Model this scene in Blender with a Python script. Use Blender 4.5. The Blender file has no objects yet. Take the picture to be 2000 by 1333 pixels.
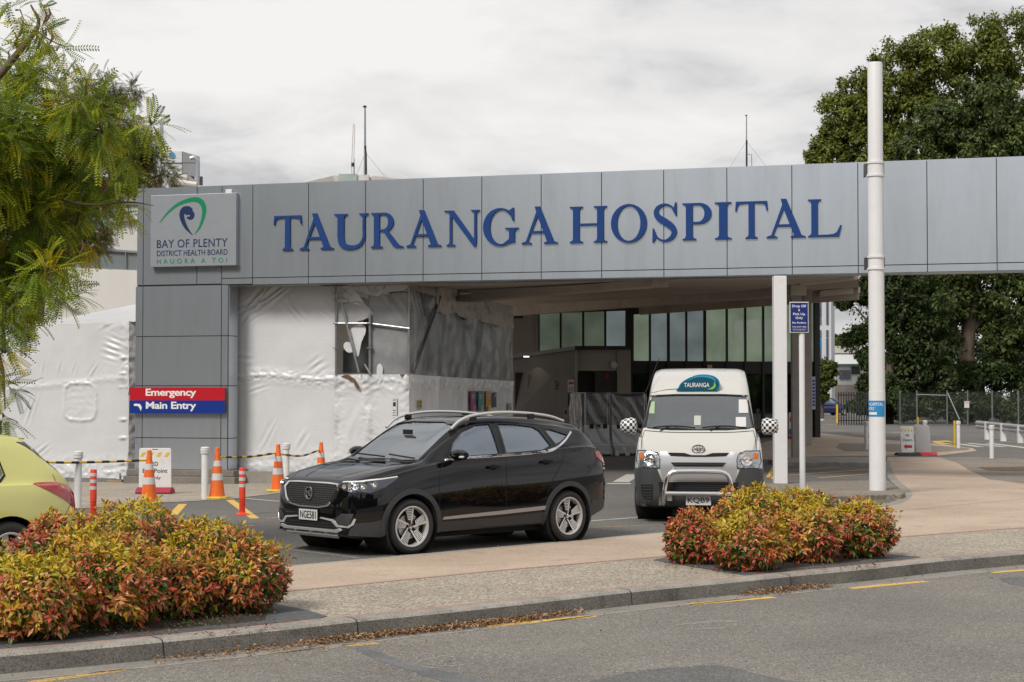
import bpy, bmesh, math, random
import numpy as np
from mathutils import Vector, Matrix, noise
from mathutils.bvhtree import BVHTree
from mathutils.geometry import delaunay_2d_cdt
R = math.radians
S = bpy.context.scene
C = S.collection
random.seed(7)
RNG = np.random.default_rng(7)

# ---------------------------------------------------------------- camera
FPX, HORIZON, CAMH = 3400.0, 767.0, 1.9
PITCH = math.atan((HORIZON - 666.5) / FPX)
cd = bpy.data.cameras.new("camera")
cam = bpy.data.objects.new("camera", cd)
C.objects.link(cam)
cd.sensor_width = 36.0
cd.lens = FPX / 2000 * 36
cd.clip_start, cd.clip_end = 0.2, 3000
cam.location = (0, 0, CAMH)
cam.rotation_euler = (math.pi / 2 + PITCH, 0, 0)
S.camera = cam
# ---------------------------------------------------------------- sky, sun, exposure
SUN_EL, SUN_AZ = R(45), R(215)          # azimuth clockwise from +Y: behind the camera, to its left
w = bpy.data.worlds.new("World")
S.world = w
w.use_nodes = True
nt = w.node_tree
nt.nodes.clear()
def wn(t, **k):
    n = nt.nodes.new(t)
    for a, b in k.items(): setattr(n, a, b)
    return n
sky = wn('ShaderNodeTexSky', sky_type='NISHITA', sun_disc=False, sun_elevation=SUN_EL, sun_rotation=SUN_AZ)
tc = wn('ShaderNodeTexCoord')
sep = wn('ShaderNodeSeparateXYZ')
nt.links.new(tc.outputs['Generated'], sep.inputs[0])
zc = wn('ShaderNodeMath', operation='ADD'); zc.inputs[1].default_value = 0.22
zm = wn('ShaderNodeMath', operation='MAXIMUM'); zm.inputs[1].default_value = 0.12
nt.links.new(sep.outputs['Z'], zc.inputs[0]); nt.links.new(zc.outputs[0], zm.inputs[0])
dx = wn('ShaderNodeMath', operation='DIVIDE'); dy = wn('ShaderNodeMath', operation='DIVIDE')
nt.links.new(sep.outputs['X'], dx.inputs[0]); nt.links.new(zm.outputs[0], dx.inputs[1])
nt.links.new(sep.outputs['Y'], dy.inputs[0]); nt.links.new(zm.outputs[0], dy.inputs[1])
cb = wn('ShaderNodeCombineXYZ')
nt.links.new(dx.outputs[0], cb.inputs['X']); nt.links.new(dy.outputs[0], cb.inputs['Y'])
def cloud(scale, detail, off):
    mp = wn('ShaderNodeMapping'); mp.inputs['Location'].default_value = off
    nt.links.new(cb.outputs[0], mp.inputs[0])
    n = wn('ShaderNodeTexNoise'); n.inputs['Scale'].default_value = scale
    n.inputs['Detail'].default_value = detail; n.inputs['Roughness'].default_value = .55
    n.inputs['Distortion'].default_value = .5
    nt.links.new(mp.outputs[0], n.inputs['Vector'])
    return n
n1 = cloud(1.15, 6, (3.1, 1.7, 0)); n2 = cloud(4.2, 6, (7.7, 2.1, 1))
mx = wn('ShaderNodeMix', data_type='FLOAT'); mx.inputs[0].default_value = .28
nt.links.new(n1.outputs['Fac'], mx.inputs[2]); nt.links.new(n2.outputs['Fac'], mx.inputs[3])
cr = wn('ShaderNodeValToRGB')
e = cr.color_ramp.elements
e[0].position = .40; e[0].color = (5.3, 5.3, 5.45, 1)
e[1].position = .58; e[1].color = (9.3, 9.15, 8.95, 1)
m_ = cr.color_ramp.elements.new(.49); m_.color = (8.1, 7.95, 7.85, 1)
nt.links.new(mx.outputs[0], cr.inputs[0])
ms = wn('ShaderNodeMix', data_type='RGBA'); ms.inputs[0].default_value = .96
nt.links.new(sky.outputs[0], ms.inputs[6]); nt.links.new(cr.outputs[0], ms.inputs[7])
bg = wn('ShaderNodeBackground'); bg.inputs['Strength'].default_value = 0.1
nt.links.new(ms.outputs[2], bg.inputs['Color'])
wo = wn('ShaderNodeOutputWorld'); nt.links.new(bg.outputs[0], wo.inputs['Surface'])

sl = bpy.data.lights.new("sun", 'SUN')
sl.energy = 3.1; sl.angle = R(16); sl.color = (1, .95, .88)
sun = bpy.data.objects.new("sun", sl); C.objects.link(sun)
sd = Vector((math.sin(SUN_AZ) * math.cos(SUN_EL), math.cos(SUN_AZ) * math.cos(SUN_EL), math.sin(SUN_EL)))
sun.rotation_euler = sd.to_track_quat('Z', 'Y').to_euler()
S.view_settings.view_transform = 'Standard'
S.view_settings.look = 'None'
S.view_settings.exposure = 0.0
S.view_settings.gamma = 1.0
S.cycles.use_denoising = True
S.cycles.max_bounces = 7
S.cycles.transparent_max_bounces = 12
S.cycles.caustics_reflective = False
S.cycles.caustics_refractive = False

# ---------------------------------------------------------------- pixel <-> place
def ray(px, py):
    x, y = (px - 1000) / FPX, (666.5 - py) / FPX
    c, s = math.cos(PITCH), math.sin(PITCH)
    return Vector((x, c - s * y, s + c * y))
def G(px, py, z=0.0):
    d = ray(px, py); t = (z - CAMH) / d.z
    return Vector((d.x * t, d.y * t, z))
def AT(px, py, Y):
    d = ray(px, py); t = Y / d.y
    return Vector((d.x * t, Y, CAMH + d.z * t))
class Frame:
    """vertical plane through point o along horizontal direction u; local (s, t, z): along, behind, up"""
    def __init__(f, o, u):
        f.o = Vector((o[0], o[1], 0)); f.u = Vector((u[0], u[1], 0)).normalized()
        f.n = Vector((-f.u.y, f.u.x, 0))
        if f.n.y < 0: f.n = -f.n
    def px(f, px, py, t=0.0):
        d = ray(px, py); o = f.o + f.n * t
        k = (o - Vector((0, 0, 0))).dot(f.n) / d.dot(f.n)
        p = Vector((d.x * k, d.y * k, CAMH + d.z * k))
        return (p - o).dot(f.u), p.z
    def w(f, s, t, z):
        return f.o + f.u * s + f.n * t + Vector((0, 0, z))
    @property
    def rz(f): return math.atan2(f.u.y, f.u.x)

# ---------------------------------------------------------------- materials
def M(name, col, rough=.6, metal=0., var=0., vs=4., bump=0., bs=60., coat=0., spec=.5, stretch=None, dirt=None, ds=1.5, alpha=1.):
    """base colour with multiplicative noise variation, optional second colour in blotches (dirt), optional bump"""
    m = bpy.data.materials.new(name); m.use_nodes = True
    t = m.node_tree; b = t.nodes['Principled BSDF']
    b.inputs['Roughness'].default_value = rough
    b.inputs['Metallic'].default_value = metal
    b.inputs['Coat Weight'].default_value = coat
    b.inputs['Coat Roughness'].default_value = .03
    b.inputs['Specular IOR Level'].default_value = spec
    b.inputs['Alpha'].default_value = alpha
    b.inputs['Base Color'].default_value = (*col, 1)
    co = t.nodes.new('ShaderNodeTexCoord'); src = co.outputs['Object']
    if stretch:
        mp = t.nodes.new('ShaderNodeMapping'); mp.inputs['Scale'].default_value = stretch
        t.links.new(src, mp.inputs[0]); src = mp.outputs[0]
    out = None
    if var > 0:
        n = t.nodes.new('ShaderNodeTexNoise'); n.inputs['Scale'].default_value = vs
        n.inputs['Detail'].default_value = 5; n.inputs['Roughness'].default_value = .65
        t.links.new(src, n.inputs['Vector'])
        r = t.nodes.new('ShaderNodeMapRange')
        r.inputs['From Min'].default_value = .3; r.inputs['From Max'].default_value = .7
        r.inputs['To Min'].default_value = 1 - var; r.inputs['To Max'].default_value = 1 + var
        t.links.new(n.outputs['Fac'], r.inputs[0])
        mxx = t.nodes.new('ShaderNodeVectorMath'); mxx.operation = 'SCALE'
        mxx.inputs[0].default_value = col
        t.links.new(r.outputs[0], mxx.inputs['Scale'])
        out = mxx.outputs[0]
    if dirt:
        n = t.nodes.new('ShaderNodeTexNoise'); n.inputs['Scale'].default_value = ds
        n.inputs['Detail'].default_value = 7; n.inputs['Roughness'].default_value = .7
        t.links.new(src, n.inputs['Vector'])
        r = t.nodes.new('ShaderNodeMapRange')
        r.inputs['From Min'].default_value = .5; r.inputs['From Max'].default_value = .72
        r.inputs['To Min'].default_value = 0; r.inputs['To Max'].default_value = dirt[3]
        t.links.new(n.outputs['Fac'], r.inputs[0])
        mi = t.nodes.new('ShaderNodeMix'); mi.data_type = 'RGBA'
        t.links.new(r.outputs[0], mi.inputs[0])
        if out: t.links.new(out, mi.inputs[6])
        else: mi.inputs[6].default_value = (*col, 1)
        mi.inputs[7].default_value = (*dirt[:3], 1)
        out = mi.outputs[2]
    if out: t.links.new(out, b.inputs['Base Color'])
    if bump > 0:
        n = t.nodes.new('ShaderNodeTexNoise'); n.inputs['Scale'].default_value = bs
        n.inputs['Detail'].default_value = 4
        t.links.new(src, n.inputs['Vector'])
        bp = t.nodes.new('ShaderNodeBump'); bp.inputs['Strength'].default_value = bump
        bp.inputs['Distance'].default_value = .02
        t.links.new(n.outputs['Fac'], bp.inputs['Height']); t.links.new(bp.outputs[0], b.inputs['Normal'])
    return m
def speckle(name, cols, scale, base_var=.12, bump=.35, rough=.85, blot=None, bs=.35):
    """fine stones: voronoi cells each with a colour of a ramp; large scale variation on top"""
    m = bpy.data.materials.new(name); m.use_nodes = True
    t = m.node_tree; b = t.nodes['Principled BSDF']; b.inputs['Roughness'].default_value = rough
    co = t.nodes.new('ShaderNodeTexCoord')
    v = t.nodes.new('ShaderNodeTexVoronoi'); v.inputs['Scale'].default_value = scale
    t.links.new(co.outputs['Object'], v.inputs['Vector'])
    sp = t.nodes.new('ShaderNodeSeparateColor'); t.links.new(v.outputs['Color'], sp.inputs[0])
    r = t.nodes.new('ShaderNodeValToRGB'); r.color_ramp.interpolation = 'LINEAR'
    el = r.color_ramp.elements
    while len(el) < len(cols): el.new(.5)
    for i, c in enumerate(cols):
        el[i].position = i / (len(cols) - 1); el[i].color = (*c, 1)
    t.links.new(sp.outputs[0], r.inputs[0])
    n = t.nodes.new('ShaderNodeTexNoise'); n.inputs['Scale'].default_value = bs
    n.inputs['Detail'].default_value = 8; n.inputs['Roughness'].default_value = .62
    t.links.new(co.outputs['Object'], n.inputs['Vector'])
    mr = t.nodes.new('ShaderNodeMapRange')
    mr.inputs['From Min'].default_value = .3; mr.inputs['From Max'].default_value = .7
    mr.inputs['To Min'].default_value = 1 - base_var; mr.inputs['To Max'].default_value = 1 + base_var
    t.links.new(n.outputs['Fac'], mr.inputs[0])
    vm = t.nodes.new('ShaderNodeVectorMath'); vm.operation = 'SCALE'
    t.links.new(r.outputs[0], vm.inputs[0]); t.links.new(mr.outputs[0], vm.inputs['Scale'])
    out = vm.outputs[0]
    if blot:
        n2 = t.nodes.new('ShaderNodeTexNoise'); n2.inputs['Scale'].default_value = blot[4]
        n2.inputs['Detail'].default_value = 9; n2.inputs['Roughness'].default_value = .7
        n2.inputs['Distortion'].default_value = .8
        t.links.new(co.outputs['Object'], n2.inputs['Vector'])
        m2 = t.nodes.new('ShaderNodeMapRange')
        m2.inputs['From Min'].default_value = .56; m2.inputs['From Max'].default_value = .72
        m2.inputs['To Max'].default_value = blot[3]
        t.links.new(n2.outputs['Fac'], m2.inputs[0])
        mi = t.nodes.new('ShaderNodeMix'); mi.data_type = 'RGBA'
        t.links.new(m2.outputs[0], mi.inputs[0]); t.links.new(out, mi.inputs[6])
        mi.inputs[7].default_value = (*blot[:3], 1); out = mi.outputs[2]
    t.links.new(out, b.inputs['Base Color'])
    if bump:
        bp = t.nodes.new('ShaderNodeBump'); bp.inputs['Strength'].default_value = bump
        bp.inputs['Distance'].default_value = .006
        t.links.new(v.outputs['Distance'], bp.inputs['Height']); t.links.new(bp.outputs[0], b.inputs['Normal'])
    return m
def glass(name, tint=(.75, .8, .82), clear=.6, rough=.02, base=None, ior=1.9):
    """thin pane: see-through tinted, reflecting more at grazing angles; base = share of coloured diffuse body"""
    m = bpy.data.materials.new(name); m.use_nodes = True
    t = m.node_tree; t.nodes.remove(t.nodes['Principled BSDF']); o = t.nodes['Material Output']
    tr = t.nodes.new('ShaderNodeBsdfTransparent'); tr.inputs[0].default_value = (*[c * clear for c in tint], 1)
    gl = t.nodes.new('ShaderNodeBsdfGlossy'); gl.inputs['Roughness'].default_value = rough
    gl.inputs['Color'].default_value = (.9, .95, 1, 1)
    fr = t.nodes.new('ShaderNodeFresnel'); fr.inputs['IOR'].default_value = ior
    s = tr.outputs[0]
    if base:
        df = t.nodes.new('ShaderNodeBsdfDiffuse'); df.inputs[0].default_value = (*base[:3], 1)
        mi = t.nodes.new('ShaderNodeMixShader'); mi.inputs[0].default_value = base[3]
        t.links.new(s, mi.inputs[1]); t.links.new(df.outputs[0], mi.inputs[2]); s = mi.outputs[0]
    m2 = t.nodes.new('ShaderNodeMixShader')
    t.links.new(fr.outputs[0], m2.inputs[0]); t.links.new(s, m2.inputs[1]); t.links.new(gl.outputs[0], m2.inputs[2])
    t.links.new(m2.outputs[0], o.inputs['Surface'])
    return m
def leafmat(name, trans=.25, rough=.5, spec=.3):
    m = bpy.data.materials.new(name); m.use_nodes = True
    t = m.node_tree; b = t.nodes['Principled BSDF']; o = t.nodes['Material Output']
    a = t.nodes.new('ShaderNodeAttribute'); a.attribute_name = 'leaf_colour'
    t.links.new(a.outputs['Color'], b.inputs['Base Color'])
    b.inputs['Roughness'].default_value = rough; b.inputs['Specular IOR Level'].default_value = spec
    tl = t.nodes.new('ShaderNodeBsdfTranslucent'); t.links.new(a.outputs['Color'], tl.inputs[0])
    mi = t.nodes.new('ShaderNodeMixShader'); mi.inputs[0].default_value = trans
    t.links.new(b.outputs[0], mi.inputs[1]); t.links.new(tl.outputs[0], mi.inputs[2])
    t.links.new(mi.outputs[0], o.inputs['Surface'])
    return m

# ---------------------------------------------------------------- mesh building
class MB:
    def __init__(s): s.v = []; s.f = []; s.mi = []; s.m = 0
    def add(s, vs, fs):
        n = len(s.v); s.v += [tuple(p) for p in vs]
        s.f += [tuple(i + n for i in f) for f in fs]; s.mi += [s.m] * len(fs); return s
    def box(s, a, b, mat=None):
        (x0, y0, z0), (x1, y1, z1) = a, b
        vs = [Vector(p) for p in ((x0,y0,z0),(x1,y0,z0),(x1,y1,z0),(x0,y1,z0),(x0,y0,z1),(x1,y0,z1),(x1,y1,z1),(x0,y1,z1))]
        if mat: vs = [mat @ p for p in vs]
        return s.add(vs, [(0,3,2,1),(4,5,6,7),(0,1,5,4),(1,2,6,5),(2,3,7,6),(3,0,4,7)])
    def cbox(s, c, d, mat=None):
        return s.box([c[i] - d[i] / 2 for i in range(3)], [c[i] + d[i] / 2 for i in range(3)], mat)
    def bar(s, p0, p1, wd, h):
        p0, p1 = Vector(p0), Vector(p1); d = p1 - p0; L = d.length; d.normalize()
        up = Vector((0, 0, 1)) if abs(d.z) < .95 else Vector((0, 1, 0))
        x = d.cross(up).normalized(); z = x.cross(d)
        m = Matrix((( x.x, d.x, z.x, p0.x), (x.y, d.y, z.y, p0.y), (x.z, d.z, z.z, p0.z), (0, 0, 0, 1)))
        return s.box((-wd/2, 0, -h/2), (wd/2, L, h/2), m)
    def tube(s, pts, r, seg=8, cap=True):
        pts = [Vector(p) for p in pts]; n = len(pts); rs = r if hasattr(r, '__len__') else [r] * n
        vs, fs = [], []; ref = None
        for i, p in enumerate(pts):
            d = (pts[min(i+1, n-1)] - pts[max(i-1, 0)]).normalized()
            if ref is None:
                ref = d.cross(Vector((0, 0, 1)) if abs(d.z) < .9 else Vector((1, 0, 0))).normalized()
            ref = (ref - d * ref.dot(d)).normalized(); b = d.cross(ref)
            for k in range(seg):
                a = 2 * math.pi * k / seg
                vs.append(p + (ref * math.cos(a) + b * math.sin(a)) * rs[i])
        for i in range(n - 1):
            for k in range(seg):
                k2 = (k + 1) % seg
                fs.append((i*seg+k, i*seg+k2, (i+1)*seg+k2, (i+1)*seg+k))
        if cap: fs += [tuple(range(seg))[::-1], tuple((n-1)*seg + k for k in range(seg))]
        return s.add(vs, fs)
    def lathe(s, prof, seg=24, mat=None, a0=0, a1=2*math.pi):
        """prof: (radius, z) list round the z axis"""
        vs, fs = [], []; full = abs(a1 - a0 - 2*math.pi) < 1e-6; N = seg if full else seg + 1
        for (r, z) in prof:
            for k in range(N):
                a = a0 + (a1 - a0) * k / seg
                p = Vector((r * math.cos(a), r * math.sin(a), z)); vs.append(mat @ p if mat else p)
        for i in range(len(prof) - 1):
            for k in range(seg):
                k2 = (k + 1) % N
                fs.append((i*N+k, i*N+k2, (i+1)*N+k2, (i+1)*N+k))
        return s.add(vs, fs)
    def poly(s, pts):
        return s.add(pts, [tuple(range(len(pts)))])
    def prism(s, pts, vec):
        """closed polygon (3-D points) pushed along vec"""
        n = len(pts); vec = Vector(vec); pts = [Vector(p) for p in pts]
        vs = pts + [p + vec for p in pts]
        fs = [tuple(range(n))[::-1], tuple(range(n, 2*n))] + [(i, (i+1) % n, n + (i+1) % n, n + i) for i in range(n)]
        return s.add(vs, fs)
    def xf(s, m):
        s.v = [tuple(m @ Vector(p)) for p in s.v]; return s
    def join(s, o):
        n = len(s.v); s.v += o.v; s.f += [tuple(i + n for i in f) for f in o.f]; s.mi += [s.m] * len(o.f); return s
    def build(s, name, mat, parent=None, world=False, smooth=False, bevel=0, origin=None, ang=40, fixn=True):
        me = bpy.data.meshes.new(name)
        vs = s.v
        loc = Vector((0, 0, 0))
        if parent is None:
            a = np.array(vs); mn, mxv = a.min(0), a.max(0)
            loc = Vector(origin) if origin is not None else Vector(((mn[0]+mxv[0])/2, (mn[1]+mxv[1])/2, mn[2]))
            vs = (a - np.array(loc)).tolist()
        elif world:
            inv = (Matrix.Translation(parent.location) @ parent.rotation_euler.to_matrix().to_4x4()).inverted()
            vs = [tuple(inv @ Vector(p)) for p in vs]
        me.from_pydata(vs, [], s.f)
        mats = mat if isinstance(mat, (list, tuple)) else [mat]
        for m in mats: me.materials.append(m)
        if len(mats) > 1: me.polygons.foreach_set('material_index', s.mi)
        if fixn:
            bm = bmesh.new(); bm.from_mesh(me); bmesh.ops.recalc_face_normals(bm, faces=bm.faces); bm.to_mesh(me); bm.free()
        if smooth:
            me.polygons.foreach_set('use_smooth', [True] * len(me.polygons))
            me.set_sharp_from_angle(angle=R(ang))
        o = bpy.data.objects.new(name, me); C.objects.link(o)
        if parent is None: o.location = loc
        else: o.parent = parent
        if bevel:
            b = o.modifiers.new('bevel', 'BEVEL'); b.width = bevel; b.segments = 2; b.limit_method = 'ANGLE'
        return o
def tag(o, label=None, cat=None, group=None, kind=None):
    if label: o['label'] = label
    if cat: o['category'] = cat
    if group: o['group'] = group
    if kind: o['kind'] = kind
    return o
def thing(name, label, cat, loc=(0, 0, 0), rz=0, group=None):
    o = bpy.data.objects.new(name, None); C.objects.link(o); o.empty_display_size = .2
    o.location = loc; o.rotation_euler = (0, 0, rz)
    return tag(o, label, cat, group)
def dup(src, loc, rz=0, label=None, group=None):
    r = src.copy(); C.objects.link(r); r.location = loc; r.rotation_euler = (0, 0, rz)
    if label: r['label'] = label
    if group: r['group'] = group
    for ch in list(src.children):
        c = ch.copy(); C.objects.link(c); c.parent = r
        for g in list(ch.children):
            d = g.copy(); C.objects.link(d); d.parent = c
    return r
def inpoly(x, y, p):
    c = False; n = len(p); j = n - 1
    for i in range(n):
        xi, yi = p[i]; xj, yj = p[j]
        if (yi > y) != (yj > y) and x < (xj - xi) * (y - yi) / (yj - yi + 1e-12) + xi: c = not c
        j = i
    return c
def shape2d(pos, neg=(), depth=.05, grid=0):
    """union of 2-D polygons minus others -> closed slab mesh in the xy plane, front at z=depth"""
    allp = list(pos) + list(neg); vs = []; fc = []
    for p in allp:
        n = len(vs); vs += [Vector(q) for q in p]; fc.append(list(range(n, n + len(p))))
    ov, oe, of, _, _, _ = delaunay_2d_cdt(vs, [], fc, 1, 1e-5)
    keep = []
    for f in of:
        cx = sum(ov[i][0] for i in f) / len(f); cy = sum(ov[i][1] for i in f) / len(f)
        if any(inpoly(cx, cy, p) for p in pos) and not any(inpoly(cx, cy, p) for p in neg): keep.append(tuple(f))
    m = MB(); n = len(ov)
    m.v = [(p[0], p[1], depth) for p in ov] + [(p[0], p[1], 0) for p in ov]
    edges = {}
    for f in keep:
        for a, b in zip(f, f[1:] + f[:1]):
            edges[(a, b)] = edges.get((a, b), 0) + 1
    m.f = keep + [tuple(i + n for i in f)[::-1] for f in keep]
    for (a, b) in edges:
        if (b, a) not in edges: m.f.append((b, a, a + n, b + n)[::-1])
    m.mi = [0] * len(m.f)
    return m
def smoothline(pts, k=6, closed=False):
    """Catmull-Rom through points (any dimension)"""
    P = [np.array(p, float) for p in pts]; n = len(P); out = []
    rng = range(n if closed else n - 1)
    for i in rng:
        p1, p2 = P[i % n], P[(i+1) % n]
        p0 = P[(i-1) % n] if closed or i > 0 else 2*p1 - p2
        p3 = P[(i+2) % n] if closed or i + 2 < n else 2*p2 - p1
        for j in range(k):
            t = j / k
            out.append(tuple(.5*((2*p1) + (-p0+p2)*t + (2*p0-5*p1+4*p2-p3)*t*t + (-p0+3*p1-3*p2+p3)*t**3)))
    if not closed: out.append(tuple(P[-1]))
    return out
def ribbon(pts, widths):
    """2-D stroke outline of varying width"""
    n = len(pts); L, Rr = [], []
    for i in range(n):
        a = np.array(pts[max(i-1, 0)]); b = np.array(pts[min(i+1, n-1)]); d = b - a; d = d / (np.linalg.norm(d) + 1e-9)
        nn = np.array((-d[1], d[0])); p = np.array(pts[i]); wd = widths[i] / 2
        L.append(tuple(p + nn*wd)); Rr.append(tuple(p - nn*wd))
    return L + Rr[::-1]
def stroke(pts, widths, k=5):
    q = smoothline([(*p, w_) for p, w_ in zip(pts, widths)], k)
    return ribbon([(a, b) for a, b, _ in q], [max(c, .002) for _, _, c in q])
def ell(cx, cy, rx, ry, n=28, a0=0, a1=360):
    full = abs(a1 - a0) >= 360
    return [(cx + rx*math.cos(R(a0 + (a1-a0)*i/(n if full else n-1))), cy + ry*math.sin(R(a0 + (a1-a0)*i/(n if full else n-1)))) for i in range(n)]
_txt = {}
def text_mb(s, width=None, height=None, depth=.004, bold=0.0, spacing=1.0, x0=0, y0=0, align='L'):
    """lettering as a slab in the xy plane, fitted to width/height, bottom left at (x0,y0)"""
    key = (s, bold, spacing)
    if key not in _txt:
        cu = bpy.data.curves.new('lettering', 'FONT'); cu.body = s; cu.extrude = .5; cu.offset = bold
        cu.resolution_u = 4; cu.space_character = spacing
        ob = bpy.data.objects.new('lettering', cu); C.objects.link(ob)
        dg = bpy.context.evaluated_depsgraph_get(); me = bpy.data.meshes.new_from_object(ob.evaluated_get(dg))
        a = np.zeros(len(me.vertices)*3); me.vertices.foreach_get('co', a)
        _txt[key] = (a.reshape(-1, 3), [tuple(p.vertices) for p in me.polygons])
        bpy.data.objects.remove(ob); bpy.data.curves.remove(cu); bpy.data.meshes.remove(me)
    a, f = _txt[key]; a = a.copy(); mn, mxv = a.min(0), a.max(0)
    sx = width / (mxv[0]-mn[0]) if width else None; sy = height / (mxv[1]-mn[1]) if height else None
    sx = sx or sy; sy = sy or sx
    a[:, 0] = (a[:, 0]-mn[0])*sx; a[:, 1] = (a[:, 1]-mn[1])*sy; a[:, 2] = (a[:, 2]+.5)*depth
    if align == 'C': a[:, 0] -= (mxv[0]-mn[0])*sx/2
    a[:, 0] += x0; a[:, 1] += y0
    m = MB(); m.v = [tuple(p) for p in a]; m.f = list(f); m.mi = [0]*len(f); return m
# slab in xy (facing +z) -> standing upright facing -y : x stays, y->z, z->-y
UP = Matrix(((1, 0, 0, 0), (0, 0, -1, 0), (0, 1, 0, 0), (0, 0, 0, 1)))
def pchip(pts):
    X = np.array([p[0] for p in pts], float); Y = np.array([p[1] for p in pts], float)
    h = np.diff(X); d = np.diff(Y)/h; m = np.zeros(len(X))
    for i in range(1, len(X)-1):
        if d[i-1]*d[i] > 0:
            w1, w2 = 2*h[i]+h[i-1], h[i]+2*h[i-1]; m[i] = (w1+w2)/(w1/d[i-1]+w2/d[i])
    m[0], m[-1] = d[0], d[-1]
    def f(x):
        x = min(max(x, X[0]), X[-1]); i = min(int(np.searchsorted(X, x, 'right'))-1, len(h)-1); t = (x-X[i])/h[i]
        return float((2*t**3-3*t*t+1)*Y[i] + (t**3-2*t*t+t)*h[i]*m[i] + (-2*t**3+3*t*t)*Y[i+1] + (t**3-t*t)*h[i]*m[i+1])
    return f
# ================================================================ ground
ROADZ = -0.14
m_road = speckle('asphalt', [(.07,.066,.06), (.15,.14,.125), (.19,.175,.155), (.125,.118,.105), (.34,.31,.27)], 85, .2, .3, .9, (.2,.19,.175,.35,.8), bs=.45)
m_lot = speckle('car_park_asphalt', [(.06,.058,.055), (.105,.102,.096), (.135,.128,.118), (.09,.088,.083), (.22,.205,.185)], 75, .16, .25, .9, (.045,.045,.045,.4,.5), bs=.3)
m_tan = speckle('tan_concrete', [(.35,.268,.203), (.41,.318,.243), (.47,.368,.285)], 60, .18, .15, .85, (.19,.145,.11,.5,1.1), bs=.5)
m_tan2 = speckle('path_concrete', [(.20,.155,.12), (.235,.18,.14), (.26,.205,.16)], 60, .22, .15, .85, (.15,.13,.11,.6,.7), bs=.5)
m_agg = speckle('exposed_aggregate', [(.09,.08,.07), (.42,.36,.28), (.22,.185,.15), (.54,.47,.38), (.15,.135,.12), (.35,.285,.21)], 52, .15, .8, .8, bs=.7)
m_agg2 = speckle('grey_aggregate', [(.1,.09,.08), (.24,.205,.165), (.16,.135,.11), (.3,.255,.205)], 38, .2, .6, .8, bs=.7)
m_kerb = speckle('kerb_concrete', [(.15,.14,.125), (.27,.25,.22), (.34,.315,.28), (.22,.205,.18)], 110, .3, .3, .9, (.045,.043,.038,.85,1.3), bs=2.2)
m_gut = speckle('gutter_concrete', [(.16,.15,.135), (.25,.23,.2), (.2,.185,.165)], 90, .2, .2, .9, (.09,.085,.075,.8,2.5), bs=1.5)
m_brick = M('red_paver', (.33,.20,.155), .85, var=.25, vs=9, bump=.3)
m_paver = M('charcoal_paver', (.085,.09,.095), .85, var=.3, vs=7, bump=.3)
m_soil = M('soil', (.035,.024,.017), .95, var=.5, vs=20, bump=1, bs=40)
def paint(name, col, wear=.5):
    m = bpy.data.materials.new(name); m.use_nodes = True; t = m.node_tree; b = t.nodes['Principled BSDF']
    b.inputs['Base Color'].default_value = (*col, 1); b.inputs['Roughness'].default_value = .8
    co = t.nodes.new('ShaderNodeTexCoord'); n = t.nodes.new('ShaderNodeTexNoise'); n.inputs['Scale'].default_value = 38
    n.inputs['Detail'].default_value = 6; n.inputs['Roughness'].default_value = .8
    t.links.new(co.outputs['Object'], n.inputs['Vector'])
    r = t.nodes.new('ShaderNodeMapRange'); r.inputs['From Min'].default_value = wear - .06; r.inputs['From Max'].default_value = wear + .06
    t.links.new(n.outputs['Fac'], r.inputs[0]); t.links.new(r.outputs[0], b.inputs['Alpha'])
    return m
p_white = paint('white_road_paint', (.5,.48,.44), .40)
p_whitew = paint('worn_white_paint', (.42,.4,.37), .5)
p_yel = paint('yellow_road_paint', (.62,.39,.09), .37)
p_yelw = paint('worn_yellow_paint', (.52,.34,.12), .46)
p_dark = speckle('tar_seal', [(.05,.052,.056), (.10,.10,.10), (.13,.128,.122), (.085,.085,.085), (.2,.19,.18)], 85, .25, .3, .85, (.16,.15,.135,.8,3.), bs=2)
p_chalk = paint('chalk', (.36,.34,.31), .52)

def sheet(name, pts, z, mat, t=0.0):
    """horizontal polygon (world xy) at height z; layers of paint and paving lie a millimetre or two apart"""
    if 0 < z < .05: z *= .3
    elif ROADZ < z < -.1: z = ROADZ + (z-ROADZ)*.35
    m = MB(); vs = [Vector((p[0], p[1])) for p in pts]
    ov, oe, of, _, _, _ = delaunay_2d_cdt(vs, [], [list(range(len(vs)))], 1, 1e-6)
    m.add([(p[0], p[1], z) for p in ov], [tuple(f) for f in of])
    o = m.build(name, mat, fixn=False, origin=(0, 0, 0))
    for p in o.data.polygons:
        if p.normal.z < 0: p.flip()
    return tag(o, kind='structure')
gp = lambda pts, z=0.0: [tuple(G(x, y, z)[:2]) for x, y in pts]
kb = [(0,1272),(170,1258),(350,1241),(520,1224),(676,1207),(880,1187),(1090,1164),(1208,1151),(1400,1133),(1531,1120),(1680,1106),(1812,1092),(1905,1084),(2000,1076)]
KB = [np.array(p) for p in gp(kb)]
d0 = KB[1]-KB[0]; d1 = KB[-1]-KB[-2]; d0 = d0/np.linalg.norm(d0); d1 = d1/np.linalg.norm(d1)
KB = [KB[0]-d0*t for t in (40, 20, 8, 3)] + KB + [KB[-1]+d1*t for t in (3, 8, 20, 60, 120)]
KB = [np.array(p) for p in smoothline(KB, 4)]
def off(line, d):
    out = []
    for i in range(len(line)):
        a, b = line[max(i-1, 0)], line[min(i+1, len(line)-1)]; t = (b-a)/np.linalg.norm(b-a)
        out.append(line[i] + np.array((t[1], -t[0]))*d)     # d>0 towards the road
    return out
RU = 700
sheet('ground', [(-RU, -200), (RU, -200), (RU, 1400), (-RU, 1400)], -.6, m_lot)
K_out = off(KB, .20)
sheet('road', [tuple(p) for p in K_out] + [(KB[-1][0]+60, -120), (-120, -120)], ROADZ, m_road)
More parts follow.
